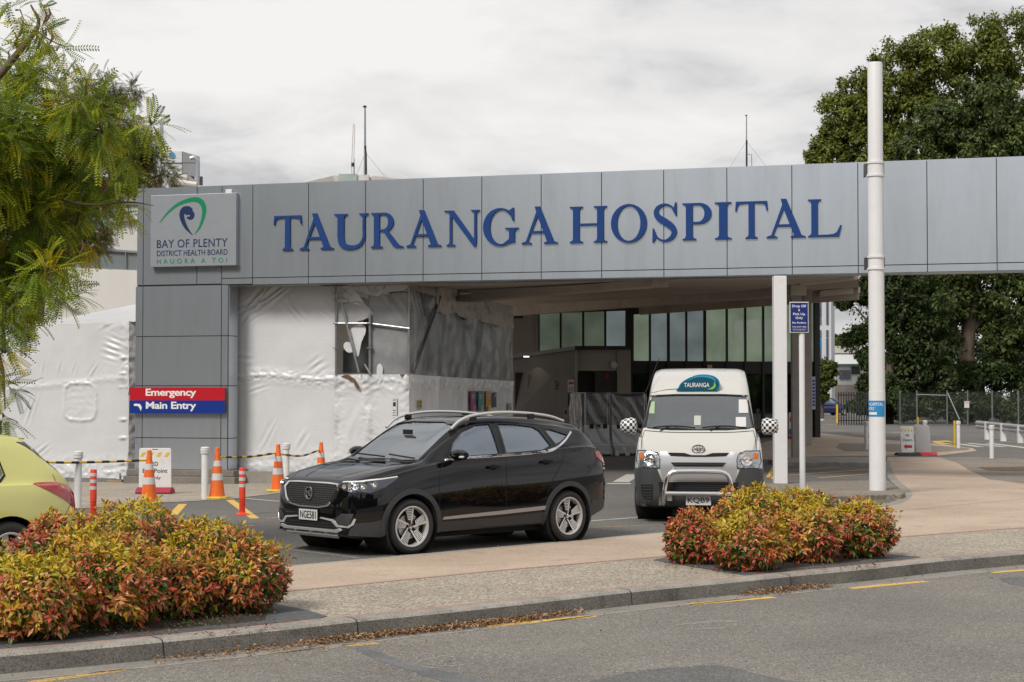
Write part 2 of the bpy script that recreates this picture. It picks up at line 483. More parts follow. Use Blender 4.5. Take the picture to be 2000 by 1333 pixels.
sheet('gutter', [tuple(p) for p in off(KB, .19)] + [tuple(p) for p in off(KB, .50)][::-1], ROADZ+.003, m_gut)
fl = [(-500,1040),(-100,1010),(136,995),(262,986),(449,975),(548,963),(760,945)]
sheet('car_park', [tuple(p) for p in KB] + [(KB[-1][0]+60, KB[-1][1]), (600, 900), (-30, 900)] + gp([(1010,880),(1010,905)]) + gp(fl)[::-1] + [(-60, gp(fl)[0][1])], 0, m_lot)
# kerb: stones with joints, rounded upper edge
km = MB(); L = 0; seg = [];
prof = [(-.012, .0), (-.012, .006), (.10, .006), (.135, .0), (.158, -.02), (.175, -.14), (.215, -.146), (.215, -.2), (-.012, -.2)]
rows = [off(KB, d) for d, z in prof]
for i in range(len(KB)):
    km.v += [(rows[j][i][0], rows[j][i][1], prof[j][1]) for j in range(len(prof))]
n = len(prof)
for i in range(len(KB)-1):
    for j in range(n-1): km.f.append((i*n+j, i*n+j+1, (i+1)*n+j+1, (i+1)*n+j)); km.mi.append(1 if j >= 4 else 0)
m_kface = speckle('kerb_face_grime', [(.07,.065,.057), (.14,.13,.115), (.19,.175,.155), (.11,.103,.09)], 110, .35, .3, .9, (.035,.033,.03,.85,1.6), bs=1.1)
tag(km.build('kerb', [m_kerb, m_kface], smooth=True, ang=25, origin=(0,0,0)), kind='structure')
def along(line, s):
    for a, b in zip(line[:-1], line[1:]):
        l = np.linalg.norm(b-a)
        if s <= l: return a + (b-a)*s/l, (b-a)/l
        s -= l
    return line[-1], (line[-1]-line[-2])/np.linalg.norm(line[-1]-line[-2])
jm = MB(); gi = MB()
tot = sum(np.linalg.norm(b-a) for a, b in zip(KB[:-1], KB[1:]))
def sfind(px, py):
    p = np.array(G(px, py)[:2]); best = None; s = 0
    for a, b in zip(KB[:-1], KB[1:]):
        l = np.linalg.norm(b-a); t = np.clip(np.dot(p-a, b-a)/l/l, 0, 1); d = np.linalg.norm(a+(b-a)*t-p)
        if best is None or d < best[0]: best = (d, s+t*l)
        s += l
    return best[1]
for px, py in ((677,1207),(1212,1151),(1531,1122),(1997,1076),(300,1246)):
    p, d = along(KB, sfind(px, py)); nn = np.array((d[1], -d[0])); q = p + nn*.0
    for (o0, z0), (o1, z1) in zip(prof[1:6], prof[2:7]):
        a = p + nn*(o0+.002); b = p + nn*(o1+.002)
        jm.add([(*(a-d*.006), z0+.002), (*(a+d*.006), z0+.002), (*(b+d*.006), z1+.002), (*(b-d*.006), z1+.002)], [(0,1,2,3)])
tag(jm.build('kerb_joints', M('joint', (.03,.028,.025), .9), origin=(0,0,0)), kind='structure')
sheet('gutter_edge', [tuple(p) for p in off(KB, .47)] + [tuple(p) for p in off(KB, .51)][::-1], ROADZ+.006, M('pale_edge', (.27,.25,.22), .9, var=.3, vs=6))
sheet('red_paver_strip', [tuple(p) for p in off(KB, -.012)] + [tuple(p) for p in off(KB, -.085)][::-1], .014, m_brick)
# aggregate verge and tan path (front)
low = [(-300,1240),(200,1192),(525,1159),(600,1153),(780,1135),(960,1117),(1240,1093),(1500,1072),(1745,1051),(2000,1032),(2300,1008)]
Lw = gp(low)
sheet('verge', [tuple(p) for p in off(KB, -.08)][6:-9] + Lw[::-1], .005, m_agg)
up = [(-300,1187),(0,1157),(550,1108),(900,1077),(1310,1040),(1480,1025),(1640,1009),(1714,990),(1748,984),(1768,974),(1777,965),(1768,955),(1755,946),(1744,936),(1736,920),(1732,908),(1733,893)]
right = [(1835,894),(1870,905),(1893,919),(1932,937),(2000,945),(2300,950)]
sheet('footpath', Lw + gp(right)[::-1] + gp(up)[::-1], .010, m_tan)
sheet('red_joint', Lw[2:] + gp([(x, y-1.6) for x, y in low[2:]])[::-1], .014, m_brick)
# parking edge line
def line(name, a, b, wd, mat, z=.006, base=0.0):
    A, B = G(*a, base), G(*b, base); d = (B-A).normalized(); nn = Vector((-d.y, d.x, 0))*wd/2
    return sheet(name, [tuple((A-nn)[:2]), tuple((B-nn)[:2]), tuple((B+nn)[:2]), tuple((A+nn)[:2])], base+z, mat)
m_edge = M('pale_concrete_edge', (.38,.36,.33), .8, var=.2, vs=12)
line('path_edge', (-200,1175.5), (550,1108), .07, m_edge, .015)
line('path_edge', (550,1108), (1310,1040), .07, m_edge, .015)
line('path_edge', (1310,1040), (1640,1009), .07, m_edge, .015)
# expansion joints across the footpath
jt = M('saw_cut', (.09,.075,.06), .9)
line('saw_cut', (1725,966), (2000,967), .015, jt, .016); line('saw_cut', (1745,1000), (2000,975), .012, jt, .016)
# left forecourt of aggregate
DIP = -.25
fm = MB(); rowA = [Vector((*p, .004)) for p in gp(fl)]; rowB = [G(x, 941, DIP) for x, y in fl]; rowB[-1] = G(800, 941, DIP)
rowC = [G(x, 880 if x > 0 else 890, DIP) for x, y in fl]; rowC[-1] = G(1010, 893, DIP)
rowA.append(G(1010, 905)); rowB.append(G(1010, 904.9, DIP)); rowC.append(G(1010, 893, DIP))
rowD = [Vector((p.x*2.5, 300, DIP)) for p in rowC]
nA = len(rowA); fm.v = [tuple(p) for r in (rowA, rowB, rowC, rowD) for p in r]
for j in range(3):
    for i in range(nA-1): fm.f.append((j*nA+i, j*nA+i+1, (j+1)*nA+i+1, (j+1)*nA+i)); fm.mi.append(0)
o = fm.build('forecourt', m_agg, fixn=False, origin=(0,0,0)); tag(o, kind='structure')
_fb = BVHTree.FromPolygons([Vector(v) for v in fm.v], fm.f)
def GL(px, py):
    h = _fb.ray_cast(Vector((0, 0, CAMH)), ray(px, py))
    return h[0] if h[0] else G(px, py)
for a, b in zip(fl[:-1], fl[1:]): line('forecourt_edge', a, b, .10, m_edge, .026)
# right forecourt
sheet('right_verge', gp(right)[:] + gp([(2300,905),(2000,897),(1900,893),(1835,893)]), .006, m_agg2)
sheet('planting_strip', gp([(1908,913),(2100,911),(2100,919),(1990,921),(1930,920)]), .012, M('leaf_litter', (.11,.07,.04), .95, var=.6, vs=6, bump=1, bs=15))
sheet('side_path', gp([(1395,898),(1440,880),(1570,842),(1600,846),(1700,857),(1840,868),(1900,876),(1908,881),(1835,890),(1600,892),(1500,898)]), .008, m_tan)
sheet('aggregate_bay', gp([(1640,866),(1800,869),(1895,876),(1890,880),(1820,884),(1650,882),(1633,875)]), .013, m_agg2)
# traffic island round the front post, the hatched bay behind it, and the kerb beyond
IS = [(1420,972),(1440,955),(1500,944),(1600,940),(1732,938),(1745,945),(1763,957),(1768,962),(1760,966),(1730,966),(1500,974)]
isl = gp(IS, .09)
im = MB(); im.prism([(x, y, -.05) for x, y in isl], (0, 0, .14)); o = im.build('traffic_island', [m_agg2], bevel=.015, origin=(0,0,0)); tag(o, kind='structure')
I2 = gp([(1530,903),(1720,903),(1728,897),(1700,893),(1560,893),(1500,898)], .1)
im = MB(); im.prism([(x, y, -.05) for x, y in I2], (0, 0, .15)); tag(im.build('island_kerb', m_kerb, bevel=.02, origin=(0,0,0)), kind='structure')
kp = smoothline(gp([(1730,902),(1735,918),(1745,937),(1757,948),(1772,964),(1762,977),(1745,984),(1714,990)]), 5)
a_ = [np.array(p) for p in kp]
sheet('kerb_strip', [tuple(p) for p in off(a_, -.09)] + [tuple(p) for p in off(a_, .09)][::-1], .022, m_kerb)
for a, b in (((1540,919),(1640,913)),((1540,928),(1700,917)),((1598,934),(1712,925)),((1500,933),(1516,903)),((1509,936),(1530,903))):
    line('yellow_hatching', a, b, .09, p_yel, .008)
for i, (x1, y) in enumerate(((1545,882.5),(1580,886.5),(1620,890.5),(1652,896))):
    line('crossing_stripe', (1440,y-1), (x1,y), .28, p_white, .016)
line('yellow_hatching', (449,977), (498,1013), .14, p_yel); line('yellow_hatching', (357,985), (338,1006), .14, p_yel)
line('bay_line', (478,974), (552,980), .08, p_white); line('bay_line', (520,1013), (800,992), .06, p_yelw)
line('bay_line', (400,1030), (560,1018), .05, M('brick_line', (.16,.1,.08), .9, var=.3))
line('bay_line', (552,1072), (700,1090), .08, p_whitew); line('bay_line', (552,1074), (600,1066), .07, p_yelw)
line('bay_line', (900,1047), (1145,1022), .07, p_yelw); line('bay_line', (1140,1019), (1330,1004), .08, p_white)
line('bay_line', (1120,1032), (1330,1024), .05, p_yelw); line('bay_line', (1180,1016), (1260,1012), .05, p_whitew)
line('arrow_marking', (1186,945), (1232,945), .35, p_white); line('arrow_marking', (1212,942), (1238,927), .35, p_white)
line('bay_line', (1340,1005), (1640,992), .06, p_yelw)
# far road markings
sheet('far_road_marking', gp([(1818,862),(1850,861),(1873,868),(1830,868)]), .008, p_yel)
for a, b in (((1843,864),(1915,873)),((1890,866),(1960,873)),((1930,866),(2010,876))): line('far_lane_line', a, b, .3, p_white, .008)
for a, b in (((1608,829),(1660,831)),((1620,842),(1650,842)),((1660,846),(1700,847)),((1725,853),(1750,853)),((1760,846),(1800,846)),((1965,862),(1990,864))): line('far_lane_line', a, b, .4, p_yelw, .008)
for a, b in (((1600,822),(1606,819)),((1740,845),(1765,845))): line('far_lane_line', a, b, .4, p_white, .008)
# yellow dashes along the gutter, on the road
for x0, x1 in (((60,1334),(240,1309)),((945,1224),(1160,1204)),((1345,1181),(1512,1167)),((1660,1150),(1808,1136)),((1935,1119),(2080,1108)),((672,1262),(738,1257))):
    line('yellow_dash', x0, x1, .12, p_yelw if x0[0] in (672,60) else p_yel, .006, ROADZ)
line('yellow_dash', (520,1277), (660,1264), .06, p_yelw, .006, ROADZ)
# tar seal patches and chalk scribble
rz = lambda pts: gp(pts, ROADZ)
def rough(pts):
    q = smoothline(pts, 14, True); return rz([(x+9*noise.noise((x*.06, y*.2, 1)), y+2.4*noise.noise((x*.09, y*.3, 5))) for x, y in q])
def blob(pts): return [tuple(p) for p in smoothline(rz(pts), 5, True)]
sheet('tar_patch', rough([(1150,1345),(1200,1320),(1260,1309),(1345,1302),(1400,1299),(1440,1306),(1500,1322),(1580,1345)]), ROADZ+.003, p_dark)
sheet('tar_patch', rough([(1950,1131),(2000,1128),(2080,1130),(2060,1146),(1990,1144)]), ROADZ+.005, p_dark)
sheet('tar_patch', rough([(690,1268),(720,1266),(780,1290),(830,1305),(900,1318),(960,1336),(880,1336),(800,1310),(740,1290)]), ROADZ+.005, speckle('faint_seal', [(.07,.075,.085), (.12,.122,.128), (.15,.15,.15), (.1,.1,.105)], 85, .25, .3, .85, (.16,.15,.135,.9,4.), bs=2))
chk = MB()
def scr(pts, w_=2.2):
    q = smoothline(pts, 6)
    pol = [tuple(p) for p in ribbon(q, [w_]*len(q))]
    n = len(q)
    g = [G(x, y, ROADZ) for x, y in pol]
    chk.add([(p.x, p.y, ROADZ+.003) for p in g], [(i, i+1, 2*n-2-i, 2*n-1-i) for i in range(n-1)])
scr([(812,1290),(825,1278),(845,1280),(842,1288),(818,1292),(822,1302),(850,1306)]); scr([(848,1289),(860,1283),(885,1284),(886,1291),(862,1294),(855,1304)])
scr([(852,1290),(870,1292),(890,1292)]); scr([(648,1306),(656,1312),(668,1314)]); scr([(800,1300),(830,1298),(870,1302),(900,1300),(896,1294)], 1.5)
scr([(1880,1164),(1905,1161),(1930,1166)], 1.6); scr([(1320,1222),(1380,1216),(1440,1214)], 4); scr([(1350,1230),(1420,1228)], 3)
tag(chk.build('chalk_marks', p_chalk, origin=(0,0,0), fixn=False), kind='structure')
# dead leaves in the gutter
lm = leafmat('dead_leaves', .1, .8)
def leaf_cloud(pos, nrm, tip, size, cols, wr=.42, fold=.25):
    """arrays of n leaves: centre, outward normal, tip direction, length, colour -> verts, tris, corner colours. 4 tris a leaf"""
    n = len(pos); tip = tip / np.linalg.norm(tip, axis=1, keepdims=True)
    nrm = nrm - tip*(nrm*tip).sum(1, keepdims=True); nrm /= np.linalg.norm(nrm, axis=1, keepdims=True)+1e-9
    sd = np.cross(tip, nrm); s = size[:, None]
    v = np.empty((n, 5, 3))
    v[:, 0] = pos; v[:, 1] = pos + tip*s*.45 + sd*s*wr/2 + nrm*s*fold*.5; v[:, 2] = pos + tip*s - nrm*s*.18
    v[:, 3] = pos + tip*s*.45 - sd*s*wr/2 + nrm*s*fold*.5; v[:, 4] = pos + tip*s*.5
    base = (np.arange(n)*5)[:, None, None]
    t = np.array([[0,1,4],[1,2,4],[4,2,3],[0,4,3]])[None] + base
    return v.reshape(-1, 3), t.reshape(-1, 3), np.repeat(cols, 4, 0)
def leafmesh(name, V, T, Cc, mat, parent=None, loc=(0,0,0)):
    me = bpy.data.meshes.new(name); V = np.asarray(V) - np.array(loc)
    me.vertices.add(len(V)); me.vertices.foreach_set('co', V.ravel())
    nt_ = len(T); me.loops.add(nt_*3); me.loops.foreach_set('vertex_index', T.ravel().astype(np.int32))
    me.polygons.add(nt_); me.polygons.foreach_set('loop_start', (np.arange(nt_)*3).astype(np.int32))
    me.update(calc_edges=True)
    ca = me.attributes.new('leaf_colour', 'FLOAT_COLOR', 'FACE')
    c4 = np.ones((nt_, 4)); c4[:, :3] = Cc; ca.data.foreach_set('color', c4.ravel())
    me.materials.append(mat)
    o = bpy.data.objects.new(name, me); C.objects.link(o)
    if parent: o.parent = parent
    else: o.location = loc
    return o
def rnd(n, a=-1, b=1): return RNG.uniform(a, b, n)
def dead(s0, s1, n, wid, off0=.22):
    P = []
    for i in range(n):
        s = s0 + (s1-s0)*RNG.beta(1.5, 1.5); p, d = along(KB, s); nn = np.array((d[1], -d[0]))
        q = p + nn*(off0 + abs(RNG.normal())*wid); P.append((q[0], q[1], ROADZ+.01+RNG.random()*.03))
    return np.array(P)
P = np.concatenate([dead(sfind(560,1220), sfind(1090,1164), 2600, .09), dead(sfind(1400,1133), sfind(1580,1115), 700, .10), dead(sfind(250,1250), sfind(700,1205), 500, .12), dead(sfind(-200,1290), sfind(2000,1076), 120, .4)])
n = len(P); nr = np.stack([rnd(n)*.5, rnd(n)*.5, np.ones(n)], 1); tp = np.stack([rnd(n), rnd(n), rnd(n)*.25], 1)
cc = np.array([(.22,.12,.06), (.33,.2,.1), (.14,.075,.04), (.3,.15,.07), (.4,.28,.16)])[RNG.integers(0, 5, n)]*rnd((n, 1), .6, 1.2)
o = leafmesh('leaf_litter', *leaf_cloud(P, nr, tp, rnd(n, .02, .055), cc), lm)
tag(o, 'dry brown fallen leaves drifted in the gutter along the kerb', 'fallen leaves', kind='stuff')

# planting beds: soil and charcoal pavers round them
def bed(soil, pav):
    sheet('bed_pavers', gp(pav), .018, m_paver); sheet('bed_soil', gp(soil), .024, m_soil)
def kboff(px0, px1, d):
    s0, s1 = sfind(*px0), sfind(*px1); return [tuple(off(KB, d)[i]) for i in range(len(KB)) if s0 <= sum(np.linalg.norm(b-a) for a, b in zip(KB[:i], KB[1:i+1])) <= s1]
A = kboff((-300,1300), (640,1210), -.09); s_ = kboff((-300,1300), (560,1218), -.30)
sheet('bed_pavers', A + gp([(640,1205),(600,1193),(535,1180),(470,1175)]) + gp([(-300,1230)]), .018, m_paver)
sheet('bed_soil', s_ + gp([(525,1190),(480,1183),(-300,1236)]), .024, m_soil)
A = kboff((1440,1127), (1800,1092), -.09); s_ = kboff((1470,1127), (1700,1100), -.30)
sheet('bed_pavers', gp([(1275,1095)]) + gp([(1440,1123)]) + A + gp([(1800,1089),(1640,1075),(1330,1083)]), .018, m_paver)
sheet('bed_soil', gp([(1300,1094),(1452,1114)]) + s_ + gp([(1730,1085),(1640,1078),(1340,1086)]), .024, m_soil)
# joints between the bed pavers (grooves seen as dark gaps)
pj = MB()
for s0, s1 in ((sfind(-250,1300), sfind(630,1210)), (sfind(1450,1127), sfind(1790,1093))):
    s = s0
    while s < s1:
        p, d = along(KB, s); nn = np.array((d[1], -d[0])); a = p - nn*.085; b = p - nn*.30
        pj.add([(*(a-d*.004), .0062), (*(a+d*.004), .0062), (*(b+d*.004), .0062), (*(b-d*.004), .0062)], [(0,1,2,3)]); s += .21
tag(pj.build('paver_joints', M('paver_gap', (.03,.03,.03), .9), origin=(0,0,0), fixn=False), kind='structure')
# ================================================================ gateway: clad pillar and beam
m_panel = M('aluminium_panel', (.51,.555,.61), .30, metal=.8, var=.035, vs=1.2, dirt=(.36,.385,.41,.35), ds=1.0, stretch=(2.2,2.2,.35))
m_gap = M('panel_gap', (.03,.03,.032), .9)
m_white = M('white_paint', (.68,.68,.69), .45, var=.06, vs=3, dirt=(.4,.39,.37,.3), ds=3)
m_conc = speckle('step_concrete', [(.12,.11,.1), (.2,.18,.155), (.16,.145,.125)], 60, .3, .3, .9, bs=1)
DIR = math.atan(FPX / 11611.0)
P0 = G(1524, 943)
BF = Frame(P0, (math.cos(DIR), -math.sin(DIR)))
gate = thing('entrance_gateway', 'long grey panelled beam over the hospital driveway on a wide panelled pillar', 'gateway', BF.w(BF.px(360, 940)[0], 0, 0), BF.rz)
GO = BF.px(360, 940)[0]
def bs(px, py): s, z = BF.px(px, py); return s - GO, z
xs = [267.5, 280, 385, 493.6, 602.5, 714, 826.5, 941, 1057, 1175, 1296.5, 1420, 1547, 1676, 1811, 1947, 2086, 2228, 2374]
sx = [bs(x, 450)[0] for x in xs]
zt = sum(bs(x, 367.6 - (x-280)*.0347)[1] for x in (300, 1000, 1900))/3
zb = sum(bs(x, 555.5 - (x-494)*.0165)[1] for x in (500, 1000, 1900))/3
zj = sum(bs(x, 543.5 - (x-432)*.0188)[1] for x in (500, 1000, 1900))/3
g = .009
def panels(rects, name, t0=0.0, th=.03, parent=gate):
    m = MB()
    for (a, b, c, d) in rects: m.box((a+g, t0, c+g), (b-g, t0+th, d-g))
    return m.build(name, m_panel, parent)
D = .62
s432 = bs(432, 700)[0]; s445 = bs(445, 700)[0]
zpb = zb - (.05)       # pillar top joint
rects = []
for a, b in zip(sx[:-1], sx[1:]):
    if b <= s432 + .01: continue
    a2 = max(a, s432) if a < s432 else a
    rects.append((a, b, zj, zt))
rects = [(sx[0], sx[1], bs(270, 558)[1], zt), (sx[1], sx[2], bs(270, 558)[1], zt), (sx[2], s432, bs(270, 558)[1], zt), (s432, sx[3], zj, zt), (s432, sx[3], bs(460,556)[1], zj)]
for a, b in zip(sx[3:-1], sx[4:]): rects += [(a, b, zj, zt), (a, b, zb, zj)]
panels(rects, 'beam')
m = MB(); m.box((sx[0]+.012, .02, zb+.004), (sx[-1]-.012, D, zt-.012)); m.build('beam_core', m_gap, gate)
m = MB(); m.box((sx[0]+.002, .032, zt-.008), (sx[-1], D+.02, zt+.012)); m.build('coping', m_panel, gate)
m = MB(); m.box((s445, .034, zb-.008), (sx[-1], D, zb+.003)); m.build('beam_soffit', m_panel, gate)
m = MB(); m.box((sx[0]-.001, .032, bs(270,558)[1]), (sx[0]+.01, D+.01, zt-.01)); m.build('end_panel', m_panel, gate)
pz = [bs(360,918)[1]] + [bs(360, y)[1] for y in (856, 754, 657, 558)]
pr = []
for c, d in zip(pz[:-1], pz[1:]):
    pr += [(sx[0]-.03, sx[1], c, d), (sx[1], s432, c, d), (s432, s445, c, d)]
panels(pr, 'pillar', -.0)
m = MB()
for c, d in zip(pz[:-1], pz[1:]): m.box((s445-.006, .032, c+g), (s445+.02, .5-g, d-g))
m.build('pillar_side', m_panel, gate)
m = MB(); m.box((sx[0]-.01, .02, -.1), (s445-.005, .52, pz[-1]-.01)); m.build('pillar_core', m_gap, gate)
zst = bs(360,918)[1]; st = MB(); st.box((sx[0]-.24, -.16, DIP-.1), (s445+.26, .8, zst-.15)); st.box((sx[0]-.2, -.08, zst-.15), (s445+.2, .7, zst)); st.build('base_step', m_conc, gate, bevel=.02)

# ---------------------------------------------------------------- big letters
m_blue = M('blue_letter_face', (.006,.04,.17), .6, var=.06, vs=4, spec=.25)
m_side = M('letter_edge', (.03,.07,.17), .4)
def vst(x, w_, y0=0., y1=1., st=(1,1), sb=(1,1), e=.085, h=.035):
    p = []
    def foot(y, s, L_, R_):
        a, b = (e if L_ else 0), (e if R_ else 0)
        l = [(x-a, y), (x-a, y+s*h), (x-a*.4, y+s*(h+.01)), (x, y+s*(h+.07))] if L_ else [(x, y)]
        r = [(x+w_, y+s*(h+.07)), (x+w_+b*.4, y+s*(h+.01)), (x+w_+b, y+s*h), (x+w_+b, y)] if R_ else [(x+w_, y)]
        return l, r
    bl, br = foot(y0, 1, *sb); tl, tr = foot(y1, -1, *st)
    return bl + tl[::-1] + tr[::-1] + br
def serif(x0, x1, y, s, h=.035, top=(0, 0)):      # flat slab with tapered shoulders
    c0, c1 = top
    return [(x0, y), (x0, y+s*h), (c0, y+s*(h+.06)), (c1, y+s*(h+.06)), (x1, y+s*h), (x1, y)]
W = .165; T_ = .055
def L_T():
    x = .44-W/2
    return [vst(x, W, 0, .985, (0,0)), [(.0,1), (.88,1), (.90,.74), (.865,.74), (.83,.88), (.78,.925), (.6,.945), (.28,.945), (.1,.925), (.05,.88), (.015,.74), (-.02,.74)]], []
def L_A():
    return [[(.10,.02), (.155,.02), (.49,.9), (.46,1.0), (.44,1.0)], [(.36,1.04), (.5,1.04), (.90,.02), (.71,.02), (.43,.78)], [(.25,.30), (.66,.30), (.64,.36), (.27,.36)],
            [(0,0), (0,.03), (.09,.07), (.19,.07), (.27,.03), (.27,0)], [(.61,0), (.61,.03), (.7,.07), (.88,.07), (.98,.03), (.98,0)]], []
def L_U():
    c = smoothline([(.1+W/2,.5), (.1+W/2,.32), (.2,.1), (.42,.03), (.66,.1), (.76,.3), (.76,.5)], 8)
    w2 = [W, W, .16, .115, .08, .065, .06]
    st = stroke([(.1+W/2,.55), (.105+W/2,.3), (.25,.1), (.46,.035), (.66,.1), (.765,.3), (.77,.55)], w2, 7)
    return [vst(.1, W, .5, 1, (1,1), (0,0)), st, vst(.74, .06, .5, 1, (1,1), (0,0))], []
def L_R():
    return [vst(.1, W), [(.2,1), (.42,1)] + [(.42+.27*math.cos(R(a)), .735+.265*math.sin(R(a))) for a in range(80,-91,-10)] + [(.2,.47)],
            [(.36,.5), (.52,.49), (.86,.07), (.98,.03), (.98,0), (.76,0), (.68,.04)]], [[(.1+W,.94), (.38,.945)] + [(.38+.15*math.cos(R(a)), .735+.21*math.sin(R(a))) for a in range(80,-91,-10)] + [(.1+W,.525)]]
def L_P():
    return [vst(.1, W), [(.2,1), (.44,1)] + [(.44+.29*math.cos(R(a)), .715+.285*math.sin(R(a))) for a in range(80,-91,-10)] + [(.2,.43)]], [[(.1+W,.94), (.40,.945)] + [(.40+.16*math.cos(R(a)), .715+.225*math.sin(R(a))) for a in range(80,-91,-10)] + [(.1+W,.49)]]
def L_N():
    return [vst(.15, .065, 0, .98, (0,0)), [(.0,1), (.26,1), (.88,.1), (.88,-.03), (.82,-.03), (.16,.9), (.08,.965), (0,.97)], vst(.83, .065, .05, 1, (1,1), (0,0))], []
def L_G():
    o = ell(.5, .5, .5, .53, 40, 48, 330); i = ell(.53, .5, .33, .475, 40, 48, 330)
    return [o + i[::-1], [(.87,1.03), (.90,1.03), (.9,.66), (.865,.66), (.80,.82), (.74,.86), (.74,.94)], vst(.76, W, .06, .47, (1,1), (0,0), .11), [(.66,.0), (.925,.09), (.925,.2), (.76,.16), (.6,.04)]], []
def L_H():
    return [vst(.1, W), vst(.72, W), [(.2,.475), (.8,.475), (.8,.53), (.2,.53)]], []
def L_O(): return [ell(.5, .5, .5, .53, 48)], [ell(.5, .5, .325, .475, 48)]
def L_S():
    return [stroke([(.68,.77), (.6,.92), (.40,.985), (.2,.92), (.12,.78), (.2,.63), (.42,.5), (.62,.36), (.68,.22), (.58,.07), (.38,.0), (.16,.08), (.07,.26)], [.03,.05,.06,.10,.15,.18,.2,.18,.16,.11,.06,.05,.03], 6),
            [(.72,1.04), (.755,1.04), (.76,.67), (.725,.67), (.64,.82)], [(.0,-.04), (.035,-.04), (.13,.1), (.05,.34), (.01,.34)]], []
def L_I(): return [vst(.1, W)], []
def L_L():
    return [vst(.1, W, 0, 1, (1,1), (1,0)), [(.2,0), (.8,0), (.87,.3), (.835,.3), (.75,.12), (.66,.07), (.5,.055), (.2,.055)]], []
LET = dict(T=L_T, A=L_A, U=L_U, R=L_R, N=L_N, G=L_G, H=L_H, O=L_O, S=L_S, P=L_P, I=L_I, L=L_L)
word = "TAURANGAHOSPITAL"
ext = [(535.6,590.5),(586.6,652.6),(654,720.4),(726,788.5),(794.5,862.6),(868.6,937.6),(944.5,1013.5),(1019.5,1090),(1113.5,1186),(1194,1263.8),(1274.7,1322.4),(1333.6,1390),(1396.8,1428.7),(1436.5,1500),(1497.5,1573.5),(1578.5,1644)]
s_m = bs(1090, 440)[0]
sign = thing('hospital_name_lettering', 'large blue serif letters spelling TAURANGA HOSPITAL along the grey beam', 'sign letters', BF.w(s_m + GO, 0, bs(1090,479)[1]), BF.rz)
zl0 = (bs(560,487)[1] + bs(1150,475)[1] + bs(1600,465.5)[1])/3; zl1 = (bs(560,420)[1] + bs(1150,404)[1] + bs(1600,391.7)[1])/3
cap = zl1 - zl0
for ch, (xa, xb) in zip(word, ext):
    pos, neg = LET[ch]()
    px_ = [q[0] for p in pos for q in p]; mn, mxx_ = min(px_), max(px_)
    s0, s1 = bs(xa, 440)[0] - s_m, bs(xb, 440)[0] - s_m
    k = (s1-s0)/(mxx_-mn)
    f = lambda P: [[((x-mn)*k + s0, y*cap) for x, y in p] for p in P]
    mm = shape2d(f(pos), f(neg), .035)
    mm.xf(Matrix.Translation((0, -.012, zl0 - bs(1090,479)[1])) @ UP)
    o = mm.build('letter', m_blue, sign)

# ---------------------------------------------------------------- health board sign
sA, sB = bs(300, 450)[0], bs(466.5, 450)[0]; zA, zB = bs(383, 521)[1], bs(383, 381)[1]
hb = thing('health_board_sign', 'square silver sign with green and navy swirl emblem reading BAY OF PLENTY DISTRICT HEALTH BOARD', 'sign', BF.w((sA+sB)/2+GO, -.02, zA), BF.rz)
wS, hS = sB-sA, zB-zA
m_sil = M('silver_sign_face', (.34,.365,.40), .4, metal=.5, var=.04, vs=3)
m = MB(); m.box((-wS/2, -.13, 0), (wS/2, .015, hS)); m.build('panel', m_sil, hb, bevel=.006)
m = MB(); m.box((-wS/2+.002, -.1315, hS*.265), (wS/2-.002, -.1305, hS*.268)); m.build('seam', M('seam', (.25,.26,.28), .5), hb)
m = MB(); m.box((wS*.37, -.1, hS), (wS*.44, -.04, hS+.09)); m.build('bracket', m_white, hb, bevel=.005)
navy = M('navy_vinyl', (.008,.022,.085), .4); green = M('green_vinyl', (.0,.19,.085), .4)
def sp(px, py): s, z = bs(px, py); return ((s-(sA+sB)/2), z-zA)
def onsign(polys, name, mat, neg=(), t=-.1305, d=.004):
    mm = shape2d([[sp(*q) for q in p] for p in polys], [[sp(*q) for q in p] for p in neg], d)
    mm.xf(Matrix.Translation((0, t, 0)) @ UP); return mm.build(name, mat, hb)
onsign([stroke([(318,436),(336,415),(356,400),(380,392),(396,394),(404,407),(403,425),(396,445),(386,459)], [1.2,4,6.5,8.5,10.5,9,6.5,4,1.2], 7)], 'emblem', green)
onsign([stroke([(382,461),(370,447),(363,432),(361,420),(365,411),(374,409),(381,413)], [1,6,8.5,9.5,10,9,6], 7), ell(377.5, 421.5, 8.4, 9.6, 20), ell(370,413,9,7.5,18)], 'emblem', navy, [])
onsign([stroke([(376.5,423),(370.5,424),(369,432),(373,446)], [3,2.6,2.2,.5], 6)], 'emblem', m_sil, t=-.1345, d=.0015)
for s_, y0, y1, xa, xb, mt, sp_ in (("BAY OF PLENTY", 484.5, 468.5, 312.5, 450, navy, 1.05), ("DISTRICT HEALTH BOARD", 500.5, 489.5, 312.5, 450, navy, 1.0), ("HAUORA A TOI", 515.5, 506, 312.5, 449, green, 1.7)):
    a, b = sp(xa, y0), sp(xb, y1)
    mm = text_mb(s_, b[0]-a[0], abs(bs(380,y1)[1]-bs(380,y0)[1]), .004, 0.004, sp_, a[0], sp(380,y0)[1])
    mm.xf(Matrix.Translation((0, -.1305, 0)) @ UP).build('lettering', mt, hb)

